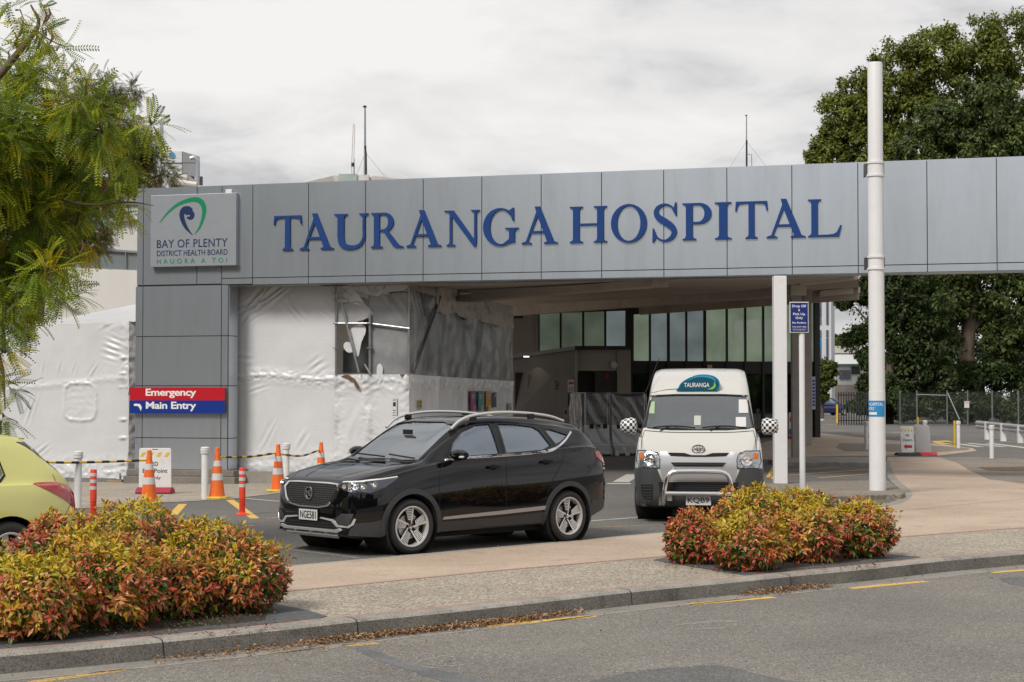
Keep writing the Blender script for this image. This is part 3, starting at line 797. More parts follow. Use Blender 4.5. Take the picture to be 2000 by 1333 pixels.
# ---------------------------------------------------------------- Emergency / Main Entry sign
sA, sB = bs(258, 780)[0], bs(442, 780)[0]; z0_, zm_, z1_ = bs(350,808)[1], bs(350,782.5)[1], bs(350,757.3)[1]
es = thing('emergency_direction_sign', 'red and blue sign reading Emergency and Main Entry on the grey pillar', 'sign', BF.w((sA+sB)/2+GO, -.03, z0_), BF.rz)
h = (sB-sA)/2
m = MB(); m.box((-h, -.08, 0), (h, .01, zm_-z0_)); m.build('blue_panel', M('blue_sign', (.006,.028,.21), .35), es)
m = MB(); m.box((-h, -.08, zm_-z0_+.002), (h, .01, z1_-z0_)); m.build('red_panel', M('red_sign', (.42,.008,.018), .35), es)
wl = M('white_vinyl', (.72,.72,.72), .4)
hh = zm_-z0_
for s_, xa, xb, zb_, hgt in (("Emergency", 289, 387.5, hh+.055, hh*.72), ("Main Entry", 289.5, 387.5, .055, hh*.72)):
    mm = text_mb(s_, bs(xb,780)[0]-bs(xa,780)[0], hgt, .003, .022, .95, bs(xa,780)[0]-(sA+sB)/2, zb_)
    mm.xf(Matrix.Translation((0, -.0805, 0)) @ UP).build('lettering', wl, es)
def ep(px, py): s, z = bs(px, py); return (s-(sA+sB)/2, z-z0_)
mm = shape2d([[ep(*q) for q in ((265.5,790),(268.5,788.7),(278,789.5),(281.5,796),(279.5,803.5),(277,797),(274,793.5),(266.5,793.2))]], [], .003)
mm.xf(Matrix.Translation((0, -.0805, 0)) @ UP).build('arrow', wl, es)

# ---------------------------------------------------------------- white mast strapped to the beam
B = G(1714, 958, .09)
mast = thing('white_mast', 'tall round white steel mast strapped to the outer face of the grey beam', 'mast', B)
sc_ = FPX / B.y; r0 = 15.6/sc_; zz = lambda y: AT(1714, y, B.y).z - B.z
m = MB(); m.lathe([(0,0), (r0*1.02,0), (r0*1.02,zz(765)), (r0*.985,zz(765)+.003), (r0*.98,zz(345)), (r0,zz(345)+.002), (r0,zz(318)), (r0*.93,zz(318)+.003), (r0*.93,zz(126)), (r0*.88,zz(123)), (0,zz(122))], 32); m.build('pole', m_white, mast, smooth=True)
for y in (318.5, 343.5, 502.5, 525.5):
    m = MB(); m.lathe([(r0*.9,zz(y)-.02), (r0*1.12,zz(y)-.02), (r0*1.12,zz(y)+.02), (r0*.9,zz(y)+.02)], 32); m.build('strap', m_white, mast, smooth=True, ang=30)
for y0, y1 in ((344, 318), (526, 502)):
    m = MB()
    for sgn in (-1, 1): m.box((sgn*r0*1.06-.008, .02, zz(y0)), (sgn*r0*1.06+.008, .3, zz(y1)))
    m.build('clamp_plate', M('dark_steel', (.08,.08,.085), .5, metal=.6), mast)
pl = thing('hospital_entry_sticker', 'small blue wrapped sticker with white words on the white mast', 'sticker', B + Vector((0, 0, zz(814))))
m = MB(); rr = r0*1.02+.004; hh = zz(783)-zz(814)
m.lathe([(rr-.003,0), (rr,0), (rr,hh), (rr-.003,hh)], 14, a0=R(176), a1=R(322)); m.build('label_film', M('sticker_blue', (.02,.22,.5), .4), pl, smooth=True)
def wrap(mm, a_start):
    out = MB(); out.f = mm.f; out.mi = mm.mi
    out.v = [((rr+.001+z) * math.cos(a_start + x/rr), (rr+.001+z) * math.sin(a_start + x/rr), y) for x, y, z in mm.v]; return out
wrap(text_mb("HOSPITAL", .30, hh*.2, .001, .01, 1, 0, hh*.68), R(192)).build('lettering', wl, pl)
wrap(text_mb("NTRY", .15, hh*.2, .001, .01, 1, 0, hh*.40), R(186)).build('lettering', wl, pl)
mm = MB(); [mm.box((i*.02, hh*.12, 0), ((i+1)*.02, hh*.28, .001)) for i in range(9)]; wrap(mm, R(190)).build('white_bar', wl, pl)

# ---------------------------------------------------------------- canopy roof behind the beam, its posts
m_soff = M('beige_soffit', (.42,.37,.32), .75, var=.12, vs=.5, dirt=(.22,.19,.16,.6), ds=.7)
m_fasc = M('cream_fascia', (.6,.56,.51), .6, var=.1, vs=1.5)
m_bpost = M('beige_post', (.36,.33,.30), .6, var=.15, vs=1.2)
can = thing('entrance_canopy', 'broad beige sloping canopy roof behind the beam over the drop off lane', 'canopy', (P0.x, P0.y+8, 0))
Z0, SL = 4.36, .052
zc_ = lambda Y, X=0: Z0 + (Y-36.5)*SL - (X < 0)*0 
def soff(corners, th=.25, name='roof_slab', mt=m_soff):
    m = MB(); m.prism(corners, (0, 0, th)); return m.build(name, mt, can, world=True)
f0 = BF.w(BF.px(840, 550)[0], D+.03, 0); f1 = BF.w(BF.px(1640, 538)[0], D+.03, 0)
YB = 76
bL = AT(1030, 600, YB); 
m = MB()
q = [Vector((f0.x-2, f0.y+.6, 4.35)), Vector((f0.x, f0.y, 4.36)), Vector((f1.x, f1.y, 4.40)), AT(1677, 541, 50), AT(1677, 566, 70), AT(1600, 574, 74), AT(1245, 603, 76), AT(1000, 612, 76), AT(840, 604, 74)]
m = MB(); n = len(q)
ctr = Vector((0, 0, 0))
vs = q + [p + Vector((0, 0, .3)) for p in q]
m.add(vs, [(0,1,8), (1,2,7), (1,7,8), (2,3,6), (2,6,7), (3,4,5), (3,5,6)] + [(n+a, n+c, n+b) for a, b, c in [(0,1,8),(1,2,7),(1,7,8),(2,3,6),(2,6,7),(3,4,5),(3,5,6)]] + [(i, (i+1)%n, n+(i+1)%n, n+i) for i in range(n)])
m.build('roof_slab', m_soff, can, world=True)
# edge beams under the slab
def rib(a, b, wd, dp, name='rib', mt=m_soff):
    m = MB(); a, b = Vector(a), Vector(b); up = Vector((0, 0, 1)); d = (b-a).normalized(); x = d.cross(up).normalized()*wd/2
    m.prism([a-x, a+x, a+x-up*dp, a-x-up*dp], b-a); return m.build(name, mt, can, world=True)
rib(AT(905, 578, 44), AT(1290, 546, 38.3), .5, .16)
rib(AT(1000, 598, 62), AT(1560, 552, 47), .5, .35)
rib(AT(1250, 590, 68), AT(1677, 560, 66), .5, .5, mt=m_soff)
rib(AT(1562, 549, 47), AT(1678, 537.5, 46.8), .4, .12, 'fascia', m_fasc); rib(AT(1600, 569, 66), AT(1678, 561.5, 66), .4, .22, 'fascia', m_fasc)
for (x, yb, yt, wpx, mt, lab) in ((1524, 945, 540, 25, m_white, 0), (1555, 896.5, 545, 17, m_bpost, 0), (1578.5, 869, 552, 14, m_bpost, 0)):
    b = G(x, yb, .09 if yb > 940 else .01); wd = wpx*b.y/FPX; top = AT(x, yt, b.y).z
    m = MB(); m.box((b.x-wd/2, b.y-wd/2, b.z), (b.x+wd/2, b.y+wd/2, top)); m.build('post', mt, can, world=True, bevel=.012)

# ---------------------------------------------------------------- glazed building
m_frame = M('dark_frame', (.018,.018,.02), .4, var=.1)
def glowglass(name, col):  # glow added to the panes in place of daylight in the glass
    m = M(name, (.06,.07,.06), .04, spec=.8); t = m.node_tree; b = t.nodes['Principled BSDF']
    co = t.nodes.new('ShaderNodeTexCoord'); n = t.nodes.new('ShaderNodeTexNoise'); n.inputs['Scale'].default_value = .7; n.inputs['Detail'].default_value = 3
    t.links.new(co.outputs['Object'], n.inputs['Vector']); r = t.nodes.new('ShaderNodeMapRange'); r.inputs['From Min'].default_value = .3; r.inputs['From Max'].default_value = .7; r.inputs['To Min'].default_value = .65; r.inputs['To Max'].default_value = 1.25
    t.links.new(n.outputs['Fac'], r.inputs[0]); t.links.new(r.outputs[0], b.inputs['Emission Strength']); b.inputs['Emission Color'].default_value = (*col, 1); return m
m_gl = glowglass('glowing_green_glazing', (.135,.165,.12)); m_gl2 = glowglass('glowing_grey_glazing', (.12,.145,.145)); m_gl4 = glowglass('faint_glow_green_glazing', (.06,.075,.055))
m_gl3 = glass('clear_shop_glass', (.6,.7,.68), .35, .02, base=(.03,.045,.04,.5))
YG = 74.0
gb = thing('glazed_entrance_building', 'hospital entrance block of tall green tinted glass bays in black frames', 'building', (AT(1400, 800, YG).x, YG, 0))
def pane(x0, x1, y0a, y0b, y1, mt, Y=YG, name='window'):
    """pane with sloping head: px left/right, head y at left/right, sill y"""
    m = MB(); m.prism([AT(x0, y0a, Y), AT(x1, y0b, Y), AT(x1, y1, Y), AT(x0, y1, Y)], (0, .03, 0)); return m.build(name, mt, gb, world=True)
def fr(x0, y0, x1, y1, wd, dep=.2, Y=YG, name='mullion'):
    m = MB(); a, b = AT(x0, y0, Y-.08), AT(x1, y1, Y-.08); 
    if abs(x0-x1) < 2: m.box((a.x-wd/2, Y-.1-dep/2, min(a.z, b.z)), (a.x+wd/2, Y-.02, max(a.z, b.z)))
    else:
        m.prism([a-Vector((0,0,wd/2)), b-Vector((0,0,wd/2)), b+Vector((0,0,wd/2)), a+Vector((0,0,wd/2))], (0, .08, 0))
    return m.build(name, m_frame, gb, world=True)
hd = lambda x: 613 - (x-1055)*.0345 if x < 1232 else 607.5 - (x-1235)*.066
left = [1053, 1095, 1139, 1182, 1222]
for a, b in zip(left[:-1], left[1:]): pane(a+1.5, b-1, hd(a), hd(b), 690, m_gl4 if a < 1180 else m_gl2)
rt = [1237, 1269, 1305, 1340, 1376, 1419, 1455, 1490, 1548, 1590]
for i, (a, b) in enumerate(zip(rt[:-1], rt[1:])): pane(a+1, b-1.5, hd(a), hd(b), 708, m_gl2 if 1<= i <= 3 else m_gl)
for x in left[1:-1]: fr(x, hd(x), x, 700, .09)
for x in rt[1:]: fr(x, hd(x), x, 860, .12 if x in (1376, 1305) else .09)
fr(1228, 600, 1228, 860, .28)
fr(1050, 606, 1232, 599.5, .32, name='head'); fr(1228, 604, 1600, 578, .5, name='head')
fr(1225, 717, 1600, 719, .52, name='transom'); fr(1232, 845, 1600, 847, .3, name='sill')
low_ = [1237, 1290, 1340, 1390, 1440, 1490, 1548, 1590]
for a, b in zip(low_[:-1], low_[1:]): pane(a+1, b-1, 727, 728, 850, m_gl3, name='door_pane')
m = MB(); a = AT(1598, 850, YG-.3); m.box((a.x-.12, YG-.3, 0), (a.x+.10, YG+3, AT(1598, 572, YG-.3).z)); m.build('corner_column', m_frame, gb, world=True)
m = MB(); a = AT(1000, 800, YG+5); b = AT(1596, 800, YG+.1)
m.box((a.x, YG+4, 0), (b.x-.1, YG+4.3, 6.6)); m.build('inner_wall', M('interior_wall', (.1,.1,.09), .9, var=.3, vs=.6), gb, world=True)
m = MB(); m.box((a.x-2, YG+.2, 2.75), (b.x-.1, YG+4, 3.0)); m.box((a.x-2, YG+.0, 6.5), (b.x-.1, YG+4.6, 6.7)); m.build('floor_slab', M('slab', (.2,.2,.19), .8), gb, world=True)
m = MB(); m.box((AT(1000, 0, YG).x-8, YG+.05, 0), (AT(1051, 0, YG).x, YG+.3, 6.0)); m.build('side_wall', M('warm_grey_wall', (.30,.285,.27), .8, var=.1, vs=.5), gb, world=True)
m_em = bpy.data.materials.new('ceiling_lamp'); m_em.use_nodes = True; b_ = m_em.node_tree.nodes['Principled BSDF']; b_.inputs['Emission Color'].default_value = (1,.8,.5,1); b_.inputs['Emission Strength'].default_value = 2.5
for x, y in ((1237,610.5),(1293,621),(1309,613),(1325,604)):
    m = MB(); p = AT(x, y, YG+1); m.cbox(p, (.16,.1,.035)); m.build('ceiling_lamp', m_em, gb, world=True)
m_cream = M('cream_plastic', (.5,.46,.36), .5)
for x, y in ((1386, 717), (1558,718)):
    m = MB(); p = AT(x, y, YG-.35); m.cbox(p, (.2,.15,.17)); m.build('sensor_box', m_cream, gb, world=True)
# pipes at its left end
m = MB()
for x in (1040, 1045, 1050):
    p0, p1 = AT(x, 692, YG-1), AT(x, 612, YG-1); m.tube([p1, p0], .04, 6)
m.tube([AT(1050, 612, YG-1), AT(1024, 606, YG-1)], .05, 6)
o = m.build('downpipes', M('pipe_grey', (.2,.19,.185), .5), gb, world=True)
tag(MB().box(AT(1003, 622, YG-2)[:], (AT(1022, 606, YG-2) + Vector((0, .4, 0)))[:]).build('wall_vent_unit', m_frame, bevel=.01), 'dark louvred box high on the wall beside the plastic wrapped scaffold', 'vent unit')

# ---------------------------------------------------------------- kiosk in front of it
YK = 60.0
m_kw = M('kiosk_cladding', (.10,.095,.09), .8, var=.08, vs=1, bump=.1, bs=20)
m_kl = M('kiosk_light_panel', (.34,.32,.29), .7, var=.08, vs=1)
ks = thing('entrance_kiosk', 'low grey flat roofed cabin with dark doorways under the canopy', 'cabin', (AT(1120, 860, YK).x, YK+1, 0))
def kbx(x0, y0, x1, y1, Y0, dep, name, mt):
    a, b = AT(x0, y1, Y0), AT(x1, y0, Y0); m = MB(); m.box((a.x, Y0, max(a.z, 0)), (b.x, Y0+dep, b.z)); return m.build(name, mt, ks, world=True)
cl = AT(1123, 676, YK); fl_ = AT(1003, 700, YK+4)
m = MB()   # side wall receding to the left
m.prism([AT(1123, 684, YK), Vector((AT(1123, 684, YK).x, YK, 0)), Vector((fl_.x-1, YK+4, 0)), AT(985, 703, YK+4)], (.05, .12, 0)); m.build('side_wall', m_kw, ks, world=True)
m = MB(); m.prism([AT(1125, 676, YK-.3), AT(1125, 683, YK-.3), AT(990, 702, YK+3.6), AT(990, 695, YK+3.6)], (.1, .4, 0)); m.build('roof_edge', m_frame, ks, world=True)
kbx(1123, 676, 1232, 683, YK-.3, 4, 'roof', m_frame)
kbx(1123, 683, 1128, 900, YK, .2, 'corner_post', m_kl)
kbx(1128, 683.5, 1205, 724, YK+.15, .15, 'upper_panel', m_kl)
kbx(1206, 683.5, 1232, 900, YK+.1, .2, 'wall_panel', M('kiosk_beige', (.3,.27,.235), .75, var=.08))
kbx(1129, 725, 1161, 900, YK+.6, .1, 'doorway', M('dark_opening', (.012,.012,.012), .6))
kbx(1162, 725, 1204, 900, YK+.4, .1, 'window', M('dark_window', (.035,.028,.022), .3))
kbx(1178, 744, 1194, 752, YK+.35, .04, 'screen', M('screen', (.01,.01,.012), .2))
kbx(1182, 729, 1190, 740, YK+.35, .04, 'red_box', M('red_box', (.25,.02,.02), .5))
for xy in ((1031, 727, 1056, 900, 1.55),):
    t = 2.6; kbx(1006, 728, 1030, 905, YK+2.9, .05, 'doorway', bpy.data.materials['dark_opening'])
kbx(1031, 730, 1053, 905, YK+2.4, .05, 'door_leaf', M('brown_door', (.1,.085,.065), .6))
m = MB(); p = AT(1199, 713, YK+.12); m.lathe([(0,.0),(.1,.0),(.12,.02),(.12,.05),(0,.06)], 20, Matrix.Translation(p) @ Matrix.Rotation(R(90), 4, 'X')); m.build('round_lamp', M('lamp_opal', (.5,.5,.48), .4), ks, world=True, smooth=True)
lp = AT(1028, 697, YK+2.0)
m = MB(); m.cbox(lp, (.2,.12,.04)); m.build('eave_lamp', m_em, ks, world=True)
pt = bpy.data.lights.new('eave_light', 'SPOT'); pt.energy = 6; pt.color = (1,.8,.55); pt.spot_size = R(120); po = bpy.data.objects.new('eave_light', pt); C.objects.link(po); po.location = lp + Vector((0,-.2,-.08))
def flat(name, x0, y0, x1, y1, Y, mt, label=None, cat=None, th=.012, writing=None, wm=None, group=None):
    a, b = AT(x0, y1, Y), AT(x1, y0, Y)
    t = thing(name, label, cat, Vector(((a.x+b.x)/2, Y, a.z)), 0, group)
    wd, hg = b.x-a.x, b.z-a.z
    m = MB(); m.box((-wd/2, 0, 0), (wd/2, th, hg)); m.build('board', mt, t)
    for (s, fx, fz, fw, fh) in (writing or ()):
        text_mb(s, fw*wd, fh*hg, .002, .01, 1, (fx-.5)*wd, fz*hg).xf(Matrix.Translation((0, -.0005, 0)) @ UP).build('lettering', wm, t)
    return t, wd, hg
paper = M('paper_white', (.55,.55,.54), .7); black = M('black_ink', (.012,.012,.014), .5); redv = M('red_vinyl', (.4,.015,.02), .5)
t, wd, hg = flat('arrow_notice', 1109, 742, 1121.5, 766, YK-.05, paper, 'small white notice with a dark red arrow on the cabin corner', 'notice')
m = shape2d([[(-.42*wd,.72*hg),(-.1*wd,.92*hg),(-.1*wd,.8*hg),(.42*wd,.8*hg),(.42*wd,.64*hg),(-.1*wd,.64*hg),(-.1*wd,.52*hg)], [(-.4*wd,.3*hg),(.4*wd,.3*hg),(.4*wd,.36*hg),(-.4*wd,.36*hg)], [(-.4*wd,.12*hg),(.3*wd,.12*hg),(.3*wd,.2*hg),(-.4*wd,.2*hg)]], [], .002); m.xf(UP).build('arrow', redv, t)
flat('dark_notice', 1109, 769, 1121, 794, YK-.05, M('dark_teal', (.01,.03,.04), .5), 'dark poster below the red arrow notice on the cabin corner', 'poster')
t, wd, hg = flat('round_face_notice', 1084, 745, 1096, 761, YK+.9, m_kw, 'round white outlined symbol on the dark cabin side wall', 'notice')
r_ = wd*.42; m = shape2d([ell(0, hg/2, r_, r_*1.15, 24), ell(-r_*.3, hg*.5, r_*.12, r_*.4, 10), ell(r_*.2, hg*.55, r_*.12, r_*.4, 10)], [ell(0, hg/2, r_*.82, r_*.95, 24)], .002)
m.xf(UP).build('symbol', paper, t)
for x, lab in ((1101, 'white notice with dark symbol, lower left of two on the cabin wall'), (1111, 'white notice with brown square, lower right of two on the cabin wall')):
    t, wd, hg = flat('small_notice', x, 798, x+8, 816, YK-.1, M('notice_grey', (.3,.3,.29), .7), lab, 'notice')
    m = MB(); m.box((-wd*.3, -.002, hg*.35), (wd*.3, 0, hg*.8)); m.build('symbol', M('symbol_ink', (.05,.04,.035), .6) if x < 1105 else M('symbol_brown', (.16,.07,.04), .6), t)
# ================================================================ shrink-wrapped scaffolds
def wrapmat(name, col, rough, var=.05, alpha=1., film=False):
    m = M(name, col, rough, var=var, vs=1.3, bump=.25, bs=22, spec=.5)
    if film:
        t = m.node_tree; b = t.nodes['Principled BSDF']; n = t.nodes.new('ShaderNodeTexNoise'); n.inputs['Scale'].default_value = 1.6; n.inputs['Detail'].default_value = 5
        co = t.nodes.new('ShaderNodeTexCoord'); t.links.new(co.outputs['Object'], n.inputs['Vector'])
        r = t.nodes.new('ShaderNodeMapRange'); r.inputs['From Min'].default_value = .3; r.inputs['From Max'].default_value = .7; r.inputs['To Min'].default_value = alpha-.2; r.inputs['To Max'].default_value = alpha+.2
        t.links.new(n.outputs['Fac'], r.inputs[0]); t.links.new(r.outputs[0], b.inputs['Alpha'])
    return m
m_wrap = wrapmat('white_shrink_wrap', (.57,.58,.60), .34)
def crease(m, sc, st):
    t = m.node_tree; b = t.nodes['Principled BSDF']; old = b.inputs['Normal'].links[0].from_node
    n = t.nodes.new('ShaderNodeTexNoise'); n.noise_type = 'RIDGED_MULTIFRACTAL'; n.inputs['Scale'].default_value = sc; n.inputs['Detail'].default_value = 4
    co = t.nodes.new('ShaderNodeTexCoord'); t.links.new(co.outputs['Object'], n.inputs['Vector'])
    bp = t.nodes.new('ShaderNodeBump'); bp.inputs['Strength'].default_value = st; bp.inputs['Distance'].default_value = .02
    t.links.new(n.outputs['Fac'], bp.inputs['Height']); t.links.new(old.outputs[0], bp.inputs['Normal']); t.links.new(bp.outputs[0], b.inputs['Normal'])
crease(m_wrap, 2.6, .35)
m_wrapb = wrapmat('lightened_shrink_wrap', (.84,.84,.85), .34); crease(m_wrapb, 2.6, .35)  # same plastic made paler: light missing under the canopy put into colour
m_film = wrapmat('hazy_film', (.34,.35,.36), .2, .15, .62, True)
m_filmc = wrapmat('clear_film', (.55,.56,.58), .2, .1, .5, True)
m_beige = M('beige_board', (.62,.56,.48), .8, var=.12, vs=1)
m_dkb = M('charcoal_board', (.06,.063,.068), .5, var=.2, vs=1.5)
m_pole = M('galvanised_tube', (.32,.33,.34), .4, metal=.8, var=.15, vs=8)
def cloth(F, s0, t0, s1, t1, zlo, zhi, disp, step=.035, top=None, bot=None):
    """vertical sheet from (s0,t0) to (s1,t1) in frame F; top/bot: functions of 0..1 along giving z; disp(x along m, z) -> outward metres"""
    L = math.hypot(s1-s0, t1-t0); nx = max(2, int(L/step)); nz = max(2, int((zhi-zlo)/step))
    a = F.w(s0, t0, 0); b = F.w(s1, t1, 0); d = (b-a).normalized(); nn = Vector((d.y, -d.x, 0))
    if nn.y > 0 and abs(nn.y) > .2: nn = -nn
    m = MB()
    for i in range(nx+1):
        u = i/nx; zt_ = top(u) if top else zhi; zb_ = bot(u) if bot else zlo
        for j in range(nz+1):
            z = zb_ + (zt_-zb_)*j/nz; p = a + (b-a)*u + nn*disp(u*L, z); m.v.append((p.x, p.y, z))
    for i in range(nx):
        for j in range(nz):
            q = i*(nz+1)+j; m.f.append((q, q+nz+1, q+nz+2, q+1)); m.mi.append(0)
    return m
def fold(x, z, cx, cz, ang, ln, wd, freq, amp):
    """bundle of parallel stretch folds: centre, direction, length, total width"""
    c, s_ = math.cos(R(ang)), math.sin(R(ang)); u = (x-cx)*c + (z-cz)*s_; v = -(x-cx)*s_ + (z-cz)*c
    if abs(u) > ln or abs(v) > wd: return 0
    e_ = (math.cos(math.pi*u/ln)+1)/2 * (math.cos(math.pi*v/wd)+1)/2
    return amp*e_*math.sin(v*freq + 1.3*math.sin(u*2.2+cx*3) + noise.noise((u*1.1, v*5, cx))*3)
def crinkle(x, z, seed=0, f=7.):
    r = 0
    for k, (ff, a) in enumerate(((f, 1), (f*2.1, .55))):
        r += a*(1-2*abs(noise.noise((x*ff*.8, seed+k*7.1, z*ff))))
    return r
def soft(x, z, seed): return noise.noise((x*1.1, seed, z*.9))*.02 + noise.noise((x*5, seed+5, z*1.2))*.0022
def band(z, c, wd): return max(0, 1-abs(z-c)/wd)
TW = .72
wr = thing('wrapped_scaffold', 'scaffold wrapped in white plastic under the beam, torn grey film in its upper windows', 'scaffold', BF.w(BF.px(630, 930, TW)[0], TW, DIP), BF.rz)
def wp(px, py, t=TW): return BF.px(px, py, t)
sL, sM, sR = wp(452, 800)[0], wp(655, 800)[0], wp(800, 800)[0]
zseam = wp(560, 738)[1]; zT = wp(560, 546)[1]
folds = [(*wp(520,588), 35, 1.0, .35, 42, .035), (*wp(575,600), -48, .5, .3, 42, .03), (*wp(500,590), 52, .75, .3, 40, .03), (*wp(478,700), 5, .3, .35, 34, .015), (*wp(620,715), 40, .35, .35, 38, .02),
         (*wp(525,850), 62, .6, .3, 36, .018), (*wp(590,860), 60, .4, .25, 36, .018), (*wp(500,760), 20, .5, .2, 40, .014), (*wp(640,600), -30, .35, .3, 45, .022), (*wp(495,600), 20, .8, .25, 44, .03)]
def dA(x, z):
    X = sL + x; r = soft(x, z, 1)
    for (a, b, an, ln, wd, fr_, am) in folds: r += fold(X, z, a, b, an, ln, wd, fr_, am)
    cz = zseam + .05*math.sin(x*2.1)
    r += .03*band(z, cz, .24)*crinkle(x, z*2.2, 3) + .02*band(z, cz+.02, .05) + .03*band(z, .15, .5)*crinkle(x, z, 9, 5)
    return r
zbw = wp(500, 922)[1]
cloth(BF, sL, TW, sM, TW, zbw, zT, dA, .03).build('white_wrap', m_wrap, wr, world=True, smooth=True, ang=180, fixn=False)
zh = wp(720, 732)[1]
fB = [(sM+.55, 1.3, 70, .8, .5, 12, .012), (sM+.3, .8, -75, .8, .3, 20, .014)]
def dB(x, z):
    X = sM + x; r = soft(x, z, 21)
    for fo in fB: r += fold(X, z, *fo)
    top = band(z, zh-.12, .42)
    r += .04*top*crinkle(x, z*1.2, 33, 5) + .03*band(z, .1, .4)*crinkle(x, z, 39, 5)
    for cx in (0.0, .83, 1.75):
        r += .055*math.exp(-((x-cx)/.07)**2)*(.6+.4*math.sin(z*6+cx)) + .02*math.exp(-((x-cx)/.2)**2)*crinkle(x, z, 50+cx)
    return r
cloth(BF, sM, TW, sR, TW, zbw, zh, dB, .03).build('white_wrap', m_wrap, wr, world=True, smooth=True, ang=180, fixn=False)
# right face, receding under the canopy
pe = AT(1002, 600, 49.9); sE = (pe-BF.o).dot(BF.u); tE = (pe-BF.o).dot(BF.n); zE = pe.z
LF = math.hypot(sE-sR, tE-TW)
def ftop(u): return zT-.02 + (zE-zT)*u
zw = AT(1002, 745, 49.9).z
def dC(x, z):
    r = soft(x, z, 61)*1.3 + .035*band(z, zh-.15, .35)*crinkle(x, z*1.2, 63, 4.5)
    for cx in (2.3, 5.0, LF-.3): r += .05*math.exp(-((x-cx)/.12)**2)
    r += fold(x, z, 1.2, 1.2, 70, 1., .5, 10, .015) + fold(x, z, 4, 1, 80, 1., .6, 10, .02)
    return r
cloth(BF, sR, TW, sE, tE, zbw, zh, dC, .05, top=lambda u: zh + (zw-zh)*u).build('white_wrap', m_wrapb, wr, world=True, smooth=True, ang=180, fixn=False)
def dF(x, z): return soft(x, z, 81)*1.5 + .012*noise.noise((x*2.3, 3, z*3.1)) + fold(x, z, .6, 4, -55, 1.0, .5, 22, .02)
s722 = wp(722, 700)[0]; z555 = wp(720, 556)[1]; z568 = wp(720, 574)[1]
cloth(BF, s722, TW, sR, TW, zh, z568, dF, .04).build('hazy_window', m_film, wr, world=True, smooth=True, ang=180, fixn=False)
cloth(BF, sM+.18, TW, sR, TW, z568, zT, lambda x, z: dF(x, z)+.03*crinkle(x, z, 90, 6), .03, bot=lambda u: z568 + .15*math.sin(u*9)*.4 - .1*(u < .4)).build('torn_top_strip', m_filmc, wr, world=True, smooth=True, ang=180, fixn=False)
cloth(BF, sR, TW, sE, tE, zh, zT, dF, .06, top=ftop, bot=lambda u: zh + (zw-zh)*u).build('hazy_window', m_film, wr, world=True, smooth=True, ang=180, fixn=False)
m_strip = wrapmat('beige_hood_strip', (.58,.54,.49), .5, .1)
ub = .22
cloth(BF, sR+(sE-sR)*ub, TW+(tE-TW)*ub-.12, sE, tE-.12, zE-.6, zE, lambda x, z: .05*crinkle(x, z, 71, 3), .05, top=lambda u: ftop(ub+u*(1-ub))+.02+.06*noise.noise((u*9, 1, 1)), bot=lambda u: ftop(ub+u*(1-ub))-.62+.1*noise.noise((u*7, 4, 1))).build('hood_strip', m_strip, wr, world=True, smooth=True, ang=180, fixn=False)
# hanging torn white pieces
def rag(pts, name='torn_flap', mt=m_wrap, t=TW-.03):
    P = [wp(x, y, t) for x, y in pts]; m = MB(); P = smoothline(P, 4, True); P = [(a+.018*noise.noise((a*14, b*14, 1)), b+.018*noise.noise((a*14, b*14, 7))) for a, b in P]
    ov, oe, of, _, _, _ = delaunay_2d_cdt([Vector(p) for p in P], [], [list(range(len(P)))], 1, 1e-5)
    m.add([BF.w(p[0], t + .012*noise.noise((p[0]*6, p[1]*6, t)), p[1]) for p in ov], [tuple(f) for f in of])
    o = m.build(name, mt, wr, world=True, smooth=False); sm = o.modifiers.new('thick', 'SOLIDIFY'); sm.thickness = .004; return o
rag([(680,650),(694,636),(712,636),(714,650),(706,668),(702,690),(699,697),(690,690),(684,668),(690,662)])
rag([(660,632),(664,604),(680,592),(700,588),(720,600),(728,616),(712,624),(690,630)], mt=m_filmc)
rag([(668,560),(682,556),(700,575),(716,600),(722,608),(700,596),(676,586)])
rag([(671,674),(678,668),(688,672),(690,684),(684,690),(674,684)])
rag([(736,716),(744,712),(748,722),(744,748),(738,750)])
rag([(690,560),(760,556),(800,556),(790,566),(750,572),(735,578),(700,570)])
# boarded wall behind the film
s_, t2 = wp(657, 700, TW+.5)[0], TW+.55
m = MB(); m.prism([BF.w(s_-.2, t2, DIP), BF.w(sR-.05, t2, DIP), BF.w(sR-.05, t2, zT), BF.w(s_-.2, t2, zT)], BF.n*.1); m.build('inner_wall', m_beige, wr, world=True)
za, zb2 = wp(700, 684, t2)[1], wp(700, 728, t2)[1]
m = MB(); m.prism([BF.w(wp(671, 700, t2)[0], t2-.03, zb2), BF.w(sR-.1, t2-.03, zb2), BF.w(sR-.1, t2-.03, wp(700,606,t2)[1]), BF.w(wp(715, 600, t2)[0], t2-.03, wp(700,606,t2)[1]), BF.w(wp(700, 650, t2)[0], t2-.03, za), BF.w(wp(671, 700, t2)[0], t2-.03, za)], BF.n*.02); m.build('dark_board', m_dkb, wr, world=True)
nb = Vector((BF.w(sE,tE,0)-BF.w(sR,TW,0))).normalized(); back = Vector((-nb.y, nb.x, 0)); back = back if back.x < 0 else -back
def inner(u0, u1, z0f, z1f, offb, mt, nm):
    A, B = BF.w(sR+(sE-sR)*u0, TW+(tE-TW)*u0, 0), BF.w(sR+(sE-sR)*u1, TW+(tE-TW)*u1, 0)
    m = MB(); m.prism([A+back*offb+Vector((0,0,z0f(u0))), B+back*offb+Vector((0,0,z0f(u1))), B+back*offb+Vector((0,0,z1f(u1))), A+back*offb+Vector((0,0,z1f(u0)))], back*.08); return m.build(nm, mt, wr, world=True)
inner(.05, .99, lambda u: DIP, lambda u: ftop(u)-.1, .6, M('dim_board', (.16,.15,.14), .8, var=.2, vs=.8), 'inner_wall')
